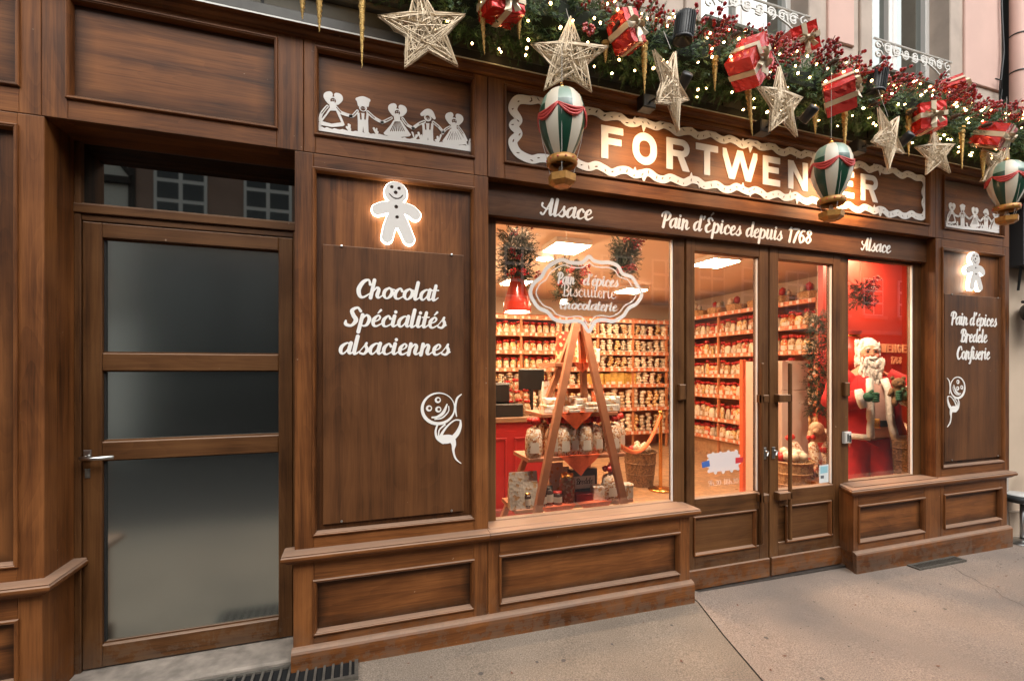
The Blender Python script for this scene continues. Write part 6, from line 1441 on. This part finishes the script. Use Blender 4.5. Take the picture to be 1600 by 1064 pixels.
# pine cones
M['cone'] = plain('pine_cone', (.10, .055, .03), .8, noise=.4, nscale=50)
cone = MB()
for i in range(7):
    r = .026 * math.sin(math.pi * (i + 1.2) / 9)
    for k in range(7): a_ = k * .9 + i * .45; cone.add([(r * .5 * math.cos(a_ - .4), r * .5 * math.sin(a_ - .4), i * .010), (r * .5 * math.cos(a_ + .4), r * .5 * math.sin(a_ + .4), i * .010), (r * 1.25 * math.cos(a_), r * 1.25 * math.sin(a_), i * .010 + .008)], [(0, 1, 2)])
cone = cone.lathe([(0, 0), (.015, .01), (.012, .06), (0, .075)], (0, 0, 0), 7).mesh('pine_cone', 'cone')
for i in range(16):
    c = gpoint((i + .3) / 16); a_ = q.uniform(-60, 60); o = link('pine_cone', cone, gl_, c + Vector((0, -.16 * math.cos(R(a_)), .16 * math.sin(R(a_)))), (q.uniform(1, 2), q.uniform(0, 1), 0)); o.matrix_parent_inverse = Matrix.Translation(-gl_.location)

# wire stars ---------------------------------------------------------
def star_mesh(seed, Rr=.215):
    g = random.Random(seed); tip = [(Rr * math.sin(2 * math.pi * i / 5), Rr * math.cos(2 * math.pi * i / 5)) for i in range(5)]; inn = [(Rr * .46 * math.sin(2 * math.pi * (i + .5) / 5), Rr * .46 * math.cos(2 * math.pi * (i + .5) / 5)) for i in range(5)]
    poly = [p for ab in zip(tip, inn) for p in ab]
    fr = MB()
    for s in (-1, 1):
        pts = [(x, s * .006, z) for x, z in poly] + [(poly[0][0], s * .006, poly[0][1])]; fr.tube(pts, .0030, 4)
    def inside(x, z):
        c = False
        for (x0, z0), (x1, z1) in zip(poly, poly[1:] + poly[:1]):
            if (z0 > z) != (z1 > z) and x < (x1 - x0) * (z - z0) / (z1 - z0) + x0: c = not c
        return c
    def edgept():
        i = g.randrange(10); f = g.random(); a, b = poly[i], poly[(i + 1) % 10]; return (a[0] + (b[0] - a[0]) * f, a[1] + (b[1] - a[1]) * f)
    def dep(x, z): return .022 * max(0, 1 - math.hypot(x, z) / (Rr * .75)) + .004
    wr = MB(); n = 0; tries = 0
    while n < 210 and tries < 9000:
        tries += 1; a, b = edgept(), edgept()
        if math.hypot(a[0] - b[0], a[1] - b[1]) < .03: continue
        if not all(inside(a[0] + (b[0] - a[0]) * t, a[1] + (b[1] - a[1]) * t) for t in (.12, .3, .5, .7, .88)): continue
        s = -1 if g.random() < .6 else 1; mx_, mz = (a[0] + b[0]) / 2, (a[1] + b[1]) / 2; bow = g.uniform(-.01, .01)
        wr.tube([(a[0], s * .005, a[1]), (mx_ + bow, s * dep(mx_, mz), mz + bow), (b[0], s * .005, b[1])], .0017 if g.random() < .75 else .0024, 3, 0, False); n += 1
    return fr.mesh('frame', 'wire', True), stuff_mesh(wr)
def stuff_mesh(w_): return w_.mesh('woven_wire', 'wire', False)
S1 = star_mesh(1); S2 = star_mesh(2)
M['thread'] = plain('hanging_thread', (.5, .47, .42), .6)
stars = [  # centre px, y, size, rotation about the view, turn about the upright
    (664, 47, -.34, 1.0, -10, -6, 'large glittering wire star hanging at the left end of the garland'),
    (889, 91, -.36, .98, 2, -18, 'glittering wire star hanging just above the first balloon'),
    (1048, 138, -.50, 1.0, 12, 27, 'narrow side-turned wire star beside the first spotlight arm'),
    (1221, 163, -.50, .98, -6, 8, 'wire star hanging below the two gift boxes at the middle of the garland'),
    (1388, 216, -.50, .94, 36, 8, 'upside-down side-turned wire star beside the third spotlight'),
    (1462, 240, -.36, .84, -8, -8, 'wire star hanging right of the small gift box towards the right end'),
    (1562, 262, -.30, 1.0, 20, -10, 'wire star half hidden behind the last balloon at the right end')]
for i, (px, py, y, s, roll, yaw, lb) in enumerate(stars):
    x, z = at(px, py, y); t = thing('wire_star', lb, 'star', (x, y, z), group='glittering wire stars'); e = Euler((0, R(roll), R(yaw)), 'XYZ')
    S_ = S1 if i % 2 == 0 else S2
    for nm, me in zip(('frame', 'woven_wire'), S_): 
        o = link(nm, me, t, None, e, s)
        if nm == 'woven_wire': stuff(o)
    MB().tube([(0, 0, .205 * s if abs(roll) < 30 else .14 * s), (0, .06, .34)], .0012, 4).build('hanging_thread', 'thread', t)

# icicles -----------------------------------------------------------
def icicle_mesh():
    m = MB(); g = random.Random(4); n = 26; pts = []; rr = []
    for i in range(n + 1): u = i / n; pts.append((.0015 * math.sin(i * 2.6), .0015 * math.cos(i * 2.6), -u)); rr.append(.0185 * (1 - u) ** .8 * (1 + .18 * math.sin(i * 2.2)) + .0012)
    m.tube(pts, rr, 8); return m.mesh('icicle', 'gold', False)
IC = icicle_mesh()
ics = [(472.5, -30, 31), (499, -30, 51), (565.6, -40, 107), (752, -10, 83, 754, 762), (811, 15, 63), (946, 66, 99), (1007, 66, 147), (1117, 90, 143), (1168, 132, 214, 1166, 1176), (1274, 168, 211), (1320, 172, 240), (1420, 172, 245), (1503, 198, 265), (1536, 238, 284)]
names = ['first short gold icicle from the left edge of the cornice', 'second gold icicle from the left, slightly longer', 'long gold icicle hanging left of the large star', 'long slanting gold icicle between the large star and the first gift box', 'short gold icicle under the first gift box', 'short gold icicle right of the second star', 'long gold icicle below the garland left of the side-turned star', 'gold icicle left of the tilted big gift box', 'long gold icicle reaching over the sign below the tilted gift box', 'gold icicle left of the second balloon', 'long gold icicle just above the second balloon', 'gold icicle left of the small square gift box', 'thin gold icicle right of the sixth star', 'gold icicle directly left of the last balloon']
for it, lb in zip(ics, names):
    y = -.33; xa, za = at(it[0], it[1], y); xb, zb = at(it[0] if len(it) < 5 else it[4], it[2], y)
    if len(it) == 5: xb = at(it[4], it[2], y)[0]
    L_ = za - zb; o = link('gold_icicle', IC, None, (xa, y, za), (0, math.atan2(xa - xb, L_) if abs(xa - xb) > .002 else 0, q.random()), (1.0, 1.0, L_)); tag(o, lb, 'icicle', 'gold icicles under the garland')

# gift boxes ---------------------------------------------------------
def gift(label, px, py, y, w_, d_, h, rot, bowz=True):
    x, z = at(px, py, y); t = thing('gift_box', label, 'gift box', (x, y, z), tuple(R(v) for v in rot), 'red gift boxes in the garland')
    g = random.Random(px); m = MB(); n = 6                # wrapped box with slightly crumpled faces
    me = bpy.data.meshes.new('wrapping'); bm = bmesh.new(); bmesh.ops.create_cube(bm, size=1); bmesh.ops.subdivide_edges(bm, edges=bm.edges[:], cuts=n, use_grid_fill=True)
    for v in bm.verts:
        v.co = Vector((v.co.x * w_, v.co.y * d_, v.co.z * h)) + Vector((g.uniform(-1, 1), g.uniform(-1, 1), g.uniform(-1, 1))) * .0022
    bm.to_mesh(me); bm.free(); me.materials.append(M['redfoil']); link('wrapping', me, t)
    e = .004; rw_ = .016
    r1 = MB().box(-rw_, rw_, -d_ / 2 - e, d_ / 2 + e, -h / 2 - e, h / 2 + e).build('ribbon', 'ribbon', t); r2 = MB().box(-w_ / 2 - e * 1.3, w_ / 2 + e * 1.3, -d_ / 2 - e * 1.3, d_ / 2 + e * 1.3, -rw_, rw_).build('ribbon', 'ribbon', t)
    b = MB()                                              # bow of ribbon loops on the front face
    for k, a0 in enumerate((20, 160, 205, -25)):
        L_ = .062 if k < 2 else .05; c, s = math.cos(R(a0)), math.sin(R(a0)); pts = []
        loop = [(0, 0), (.35, .10), (.8, .22), (1.0, .0), (.8, -.20), (.35, -.08), (0, 0)]
        for u, v in loop: pts.append((L_ * (u * c - v * .9 * s), -d_ / 2 - .012 - .022 * math.sin(math.pi * min(1, u)), L_ * (u * s + v * .9 * c)))
        for (a, bb) in zip(pts, pts[1:]): b.add([(a[0], a[1] - .011, a[2]), (bb[0], bb[1] - .011, bb[2]), (bb[0], bb[1] + .010, bb[2]), (a[0], a[1] + .010, a[2])], [(0, 1, 2, 3)])
    for a0 in (250, 300): b.add([(0, -d_ / 2 - .012, 0), (.02, -d_ / 2 - .014, 0), (.02 + .07 * math.cos(R(a0)), -d_ / 2 - .03, .07 * math.sin(R(a0))), (.07 * math.cos(R(a0)) - .006, -d_ / 2 - .012, .075 * math.sin(R(a0)))], [(0, 1, 2, 3)])
    b.ell((0, -d_ / 2 - .022, 0), (.014, .014, .014), 8); b.build('bow', 'ribbon', t); return t
gift('red gift box cut by the top edge of the photo above the second star', 783, 8, -.36, .18, .15, .12, (8, -6, 10))
gift('red gift box tilted on its corner left of the round floodlight', 978, 51, -.38, .13, .12, .17, (-6, -24, 20))
gift('biggest tilted red gift box with cream bow at the middle of the garland', 1171, 99, -.40, .19, .15, .20, (14, 30, 26))
gift('red gift box standing highest against the wall between the windows', 1248, 68, -.20, .17, .16, .17, (16, -20, -24))
gift('crumpled red gift box directly above the second balloon', 1311, 146, -.38, .18, .16, .18, (-10, 38, 30))
gift('square red gift box hanging low below the right upper window', 1447, 186, -.38, .16, .14, .17, (4, -4, -26))
gift('small red gift box propped on the garland at the right upper window', 1487, 144, -.20, .17, .14, .14, (-8, 40, 28))
gift('flat red gift box above the last balloon', 1551, 213, -.36, .20, .18, .15, (28, -3, 14))

# hot-air balloon ornaments ------------------------------------------
def balloon(label, px, ytop, ybot, y):
    xt, zt = at(px, ytop, y); _, zb = at(px, ybot, y); H = zt - zb; s = H / .62
    t = thing('balloon_ornament', label, 'ornament', (xt, y, zb), (0, 0, R(20)), 'hot-air balloon ornaments')
    Wr = .148 * s
    prof = [(.0, .62), (.35, .612), (.62, .59), (.84, .55), (.97, .49), (1.0, .43), (.95, .37), (.84, .31), (.68, .255), (.50, .205), (.42, .185)]
    P_ = [(r * Wr, z * s) for r, z in prof]; n = 30
    mats = ['envcream', 'envgreen', 'envlight']
    MB().lathe(P_, (0, 0, 0), n, 0, 1, 1, mf=lambda i, k: 0 if (k // 3) % 2 else (1 if i >= 4 else 2)).build('envelope', mats, t, True)
    MB().lathe([(0, .625 * s), (.02 * s, .63 * s), (.012 * s, .645 * s)], (0, 0, 0), 10).tube([(.012 * s * math.cos(a), 0, .655 * s + .012 * s * math.sin(a)) for a in [i * .7 for i in range(10)]], .002, 5).build('hanging_ring', 'brass', t, True)
    for k in range(5):                                    # red swags, three folds each
        a0 = 2 * math.pi * k / 5; m = MB()
        for f_ in range(3):
            pts = []
            for j in range(9):
                u = j / 8; a = a0 + u * 2 * math.pi / 5; dz = -math.sin(math.pi * u) * (.035 + .016 * f_) - f_ * .004; zz = (.465 + dz); rr = Wr * (1.0 - .25 * abs(zz - .44)) * 1.02
                pts.append((rr * math.cos(a), rr * math.sin(a), zz * s))
            m.tube(pts, [.010 * s * (.35 + .65 * math.sin(math.pi * j / 8)) for j in range(9)], 6)
        m.build('swag', 'swagred', t, True)
    MB().lathe([(.40 * Wr, .185 * s), (.66 * Wr, .180 * s), (.66 * Wr, .140 * s), (.62 * Wr, .135 * s), (.58 * Wr, .13 * s), (.50 * Wr, .16 * s)], (0, 0, 0), 24).build('collar', 'goldpaint', t, True)
    for k in range(12): a = k * math.pi / 6; MB().ell((.665 * Wr * math.cos(a), .665 * Wr * math.sin(a), .160 * s), .006 * s, 6).build('stud', 'swagred', t, True)
    for k in range(4):
        a = math.pi / 4 + k * math.pi / 2; MB().tube([(.60 * Wr * math.cos(a), .60 * Wr * math.sin(a), .14 * s), (.46 * Wr * math.cos(a), .46 * Wr * math.sin(a), .06 * s)], .0016, 4).build('rope', 'thread', t)
        MB().tube([(Wr * .99 * math.cos(a), Wr * .99 * math.sin(a), .42 * s), (Wr * .80 * math.cos(a), Wr * .80 * math.sin(a), .27 * s), (Wr * .64 * math.cos(a), Wr * .64 * math.sin(a), .182 * s)], .0014, 4).build('rope', 'thread', t)
    MB().lathe([(0, .0), (.36 * Wr, .004 * s), (.60 * Wr, .028 * s), (.62 * Wr, .072 * s), (.56 * Wr, .072 * s), (.52 * Wr, .03 * s)], (0, 0, 0), 6).build('basket', 'goldpaint', t)
    MB().ell((-.01 * s, 0, .085 * s), (.022 * s, .022 * s, .028 * s), 8).ell((-.01 * s, 0, .118 * s), (.014 * s,) * 3, 8).build('rider', 'envcream', t, True)
    MB().ell((.03 * s, -.01, .08 * s), (.018 * s, .018 * s, .02 * s), 8).build('parcel', 'swagred', t, True)
    for k in range(3): a = k * 2.1; MB().ell((.5 * Wr * math.cos(a), .5 * Wr * math.sin(a), .05 * s), (.012 * s,) * 3, 6).build('rosette', 'swagred', t, True)
    MB().tube([(0, 0, .66 * s), (0, .0, .66 * s + .2 + .25 * (px > 1000))], .0013, 4).build('hanging_thread', 'thread', t)
    return t
M['envcream'] = plain('cream_enamel', (.62, .56, .44), .35, coat=.3); M['envgreen'] = plain('dark_green_enamel', (.010, .055, .030), .3, coat=.3); M['envlight'] = plain('grey_green_enamel', (.20, .29, .22), .35, coat=.3)
M['swagred'] = plain('coral_red', (.52, .055, .045), .4); M['goldpaint'] = plain('gold_paint', (.46, .22, .045), .4, metal=.3, noise=.35, nscale=40)
balloon('hot-air balloon ornament nearest the camera over the left end of the name sign', 878, 141, 293, -.42)
balloon('hot-air balloon ornament hanging before the letter G of the name sign', 1299, 226, 346, -.42)
balloon('hot-air balloon ornament at the far right end over the last frieze panel', 1573, 252, 351, -.42)

# spotlights on the cornice ------------------------------------------
def spot(label, bpx, bpy_, lpx, lpy, tx, tz):
    px_ = lpx
    bx, bz = at(bpx, bpy_, -.075); lx, lz = at(lpx, lpy, -.42)
    t = thing('sign_spotlight', label, 'spotlight', (bx, -.075, bz), group='spotlights on arms before the name sign')
    MB().cbox(-.045, .045, -.05, .02, -.035, .05, .006).build('bracket', 'black', t)
    L_ = Vector((lx - bx, -.42 + .075, lz - bz)); MB().tube([(0, -.04, .0), tuple(L_ * .5 + Vector((0, -.02, 0))), tuple(L_)], .007, 6).build('arm', 'black', t)
    aim = (Vector((tx, 0, tz)) - Vector((lx, -.42, lz))).normalized(); mt = Matrix.Translation(L_) @ aim.to_track_quat('Z', 'Y').to_matrix().to_4x4()
    MB().lathe([(0, -.055), (.028, -.054), (.031, -.045), (.031, .035), (.028, .04), (.026, .02), (0, .018)], (0, 0, 0), 16).xf(mt).build('lamp_body', 'black', t, True)
    MB().lathe([(0, .022), (.0255, .022)], (0, 0, 0), 14).xf(mt).build('lens', plain('spot_lens', (.8, .7, .6), .3, emit=(1, .62, .28), es=20) if 'spot_lens' not in bpy.data.materials else bpy.data.materials['spot_lens'], t)
    l = bpy.data.lights.new('spot', 'SPOT'); l.energy = {1067: 13, 1262: 11}.get(px_, 48); l.color = (1, .62, .33); l.spot_size = R(104); l.spot_blend = 1; l.shadow_soft_size = .03
    lo = bpy.data.objects.new('lamp', l); col.objects.link(lo); lo.location = Vector((lx, -.42, lz)) + aim * .06; lo.rotation_euler = (-aim).to_track_quat('Z', 'Y').to_euler()
spot('black spotlight on a thin arm before the letter O of the name sign', 1008, 166, 1067, 131, ax(1000), 2.82)
spot('black spotlight on a thin arm before the letters W and E of the name sign', 1188, 204, 1262, 180, ax(1165), 2.82)
spot('pale-lensed spotlight on a thin arm near the right end of the name sign', 1337, 234, 1412, 220, ax(1310), 2.82)
# round finned floodlights lighting the upper storey
def flood(label, px, py, r):
    y = -.40; x, z = at(px, py, y); t = thing('floodlight', label, 'floodlight', (x, y, z), (R(6), R(4), 0), 'finned floodlights on the garland')
    MB().lathe([(0, .06), (r * .85, .055), (r * .93, .03), (r * .93, -.07), (r * 1.02, -.075), (r * 1.02, -.095), (r * .9, -.09), (0, -.06)], (0, 0, 0), 24).build('housing', 'black', t, True)
    me = MB().box(-.0015, .0015, -.006, .006, -.07, .05).mesh('fin', 'finmetal')
    for k in range(22): a = 2 * math.pi * k / 22; link('fin', me, t, (r * .96 * math.cos(a), r * .96 * math.sin(a), 0), (0, 0, a + math.pi / 2))
    MB().tube([(0, .05, -.05), (0, .16, -.10)], .015, 6).build('bracket', 'black', t)
M['finmetal'] = plain('fin_metal', (.05, .055, .055), .4, metal=.4)
flood('round finned black floodlight standing in the garland left of the first upper window', 1070, 38, .052)
flood('round finned black floodlight standing in the garland at the right upper window', 1371, 124, .052)

# fir clumps and red bell lamp hanging inside the windows ------------
def firclump(label, px, py, y, r, n, name='fir_clump', pts=None):
    x, z = at(px, py, y); t = thing(name, label, 'fir decoration', (x, y, z), group='fir decorations inside the windows')
    V_, F_, _, _ = needles(n, pts or [(0, 0, r * .9), (.02, 0, 0), (-.01, 0, -r * .9)], r * .55, int(px), L=.10, nl=.024, k=24)
    stuff(link('needles', np_mesh('needles', V_, F_, 'firin'), t))
    for k in range(7): o = link('berry_sprig', BM[k % 5], t, (q.uniform(-r, r) * .7, -r * .5, q.uniform(-r, r)), (q.uniform(1, 2), q.uniform(-1, 1), 0), .8)
    hz = max(0, CE - z - r * .9); MB().tube([(0, 0, r * .9), (0, 0, r * .9 + hz)], .002, 4).build('hanging_thread', 'thread', t)
firclump('fir bunch with berries hanging above the red bell lamp in the left window', 806, 400, .75, .20, 420)
firclump('fir bunch hanging behind the top right of the cloud transfer in the left window', 975, 402, .85, .15, 300)
firclump('fir bunch hanging behind the middle of the cloud transfer', 885, 440, 1.3, .20, 260)
firclump('fir bunch at the top of the narrow right window', 1345, 460, .75, .13, 160)
vg = [(0, 0, .62), (.02, 0, .4), (-.02, 0, .1), (.02, 0, -.2), (0, 0, -.5)]
firclump('upright fir garland on the corner of the red inner wall', 1277, 578, 1.22, .17, 520, 'inner_garland', vg)
bl_ = thing('bell_lamp', 'red bell-shaped glass lamp hanging at the left of the left window', 'pendant lamp', (at(808, 488, .78)[0], .78, at(808, 488, .78)[1]))
MB().lathe([(.105, 0), (.108, .03), (.095, .11), (.065, .20), (.045, .28), (.035, .33), (.012, .34)], (0, 0, 0), 24).build('shade', plain('red_glass', (.34, .02, .008), .15, coat=.8, emit=(1, .08, .03), es=.1), bl_, True)
MB().lathe([(0, .01), (.095, .01)], (0, 0, 0), 20).build('diffuser', 'lampw', bl_); MB().tube([(0, 0, .34), (0, 0, CE - bl_.location.z)], .004, 6).build('flex', 'black', bl_)
# ================================================================== ACROSS THE STREET (seen only as reflections)
M['tim'] = plain('white_infill', (.70, .67, .60), .8, noise=.08); M['timber'] = plain('dark_timber', (.04, .03, .025), .8)
M['obrown'] = plain('rosy_sandstone', (.34, .22, .17), .85, noise=.2, nscale=2); M['ocream'] = plain('cream_house', (.45, .36, .26), .85, noise=.15, nscale=1.5)
M['oglass'] = plain('dark_window', (.02, .022, .022), .2)
def house(label, x0, x1, h, mat, y=-9.0, shop=(.03, .03, .03), timber=False, roof=True, wn=3, store=2.9):
    t = thing('opposite_house', label, 'house', ((x0 + x1) / 2, y, -.1))
    wpart(MB().box(x0, x1, y - 6, y, store, h), 'wall', mat, t); wpart(MB().box(x0, x1, y - 6, y - .02, -.12, store), 'ground_floor', plain('dark_shopfront', shop, .5), t)
    k = 0; z = 1.0; n = wn; w_ = (x1 - x0) / n
    for i in range(n):
        z = store + (.6 if store < 4 else .35)
        while z + 1.3 < h:
            xc = x0 + w_ * (i + .5); f = wpart(MB().box(xc - .5, xc + .5, y + .0, y + .05, z, z + 1.35), 'window', 'wframe', t)
            for a_, b_ in ((-.44, -.04), (.04, .44)):
                for c_, d_ in ((.06, .42), (.50, .86), (.94, 1.29)): MB().box(xc + a_, xc + b_, y + .045, y + .056, z + c_, z + d_).build('pane', 'oglass', f)
            MB().box(xc - .6, xc + .6, y, y + .14, z - .12, z - .002).build('sill', 'stonew', f); z += 2.7
        xc = x0 + w_ * (i + .5)
        if not timber: dg = wpart(MB().box(xc - w_ * .4, xc + w_ * .4, y - .02, y + .0, .5, store - .4), 'shop_window', 'oglass', t)
    for zz in (store, store + 2.7):
        if zz < h: wpart(MB().box(x0, x1, y + .001, y + .12, zz - .08, zz + .06), 'string_course', 'stonew' if not timber else 'timber', t)
    if timber:
        for i in range(7):
            xx = x0 + (x1 - x0) * i / 6; wpart(MB().box(xx - .06, xx + .06, y + .001, y + .04, store, h), 'post', 'timber', t)
            if i < 6:
                for s in (0, 1): wpart(MB().tube([(xx + (x1 - x0) / 6 * s, y + .03, store + 2.8), (xx + (x1 - x0) / 6 * (1 - s), y + .03, store + 3.9)], .05, 4), 'brace', 'timber', t)
        wpart(MB().box(x0, x1, y + .001, y + .05, store + 3.9, store + 4.0), 'rail', 'timber', t)
    if roof:
        m = MB(); m.v = [(x0 - .2, y + .3, h), (x1 + .2, y + .3, h), (x1 + .2, y - 3, h + 3), (x0 - .2, y - 3, h + 3)]; m.f = [(0, 1, 2, 3)]; m.m = [0]; wpart(m, 'roof', plain('roof_tiles', (.10, .055, .04), .85, noise=.3, nscale=4) if 'roof_tiles' not in bpy.data.materials else bpy.data.materials['roof_tiles'], t)
    return t
house('white half-timbered house across the street', -9.6, -4.62, 8.2, 'tim', shop=(.66, .64, .58), timber=True)
house('rosy sandstone house across the street', -4.58, .6, 8.6, 'obrown', wn=3, shop=(.008, .008, .008), store=4.45)
house('cream house across the street with tall windows', .64, 4.9, 8.4, 'ocream', wn=3)
house('low dark house at the gap across the street', 4.94, 6.2, 3.7, 'obrown', roof=False, wn=1, y=-9.4)
house('cream corner house across the street right of the gap', 6.24, 13, 8.2, 'ocream', wn=4)
house('rosy house far along the street', 13.1, 24, 9, 'obrown', wn=6)
house('pale house far down the street to the left', -20, -9.7, 8.5, 'ocream', wn=6)
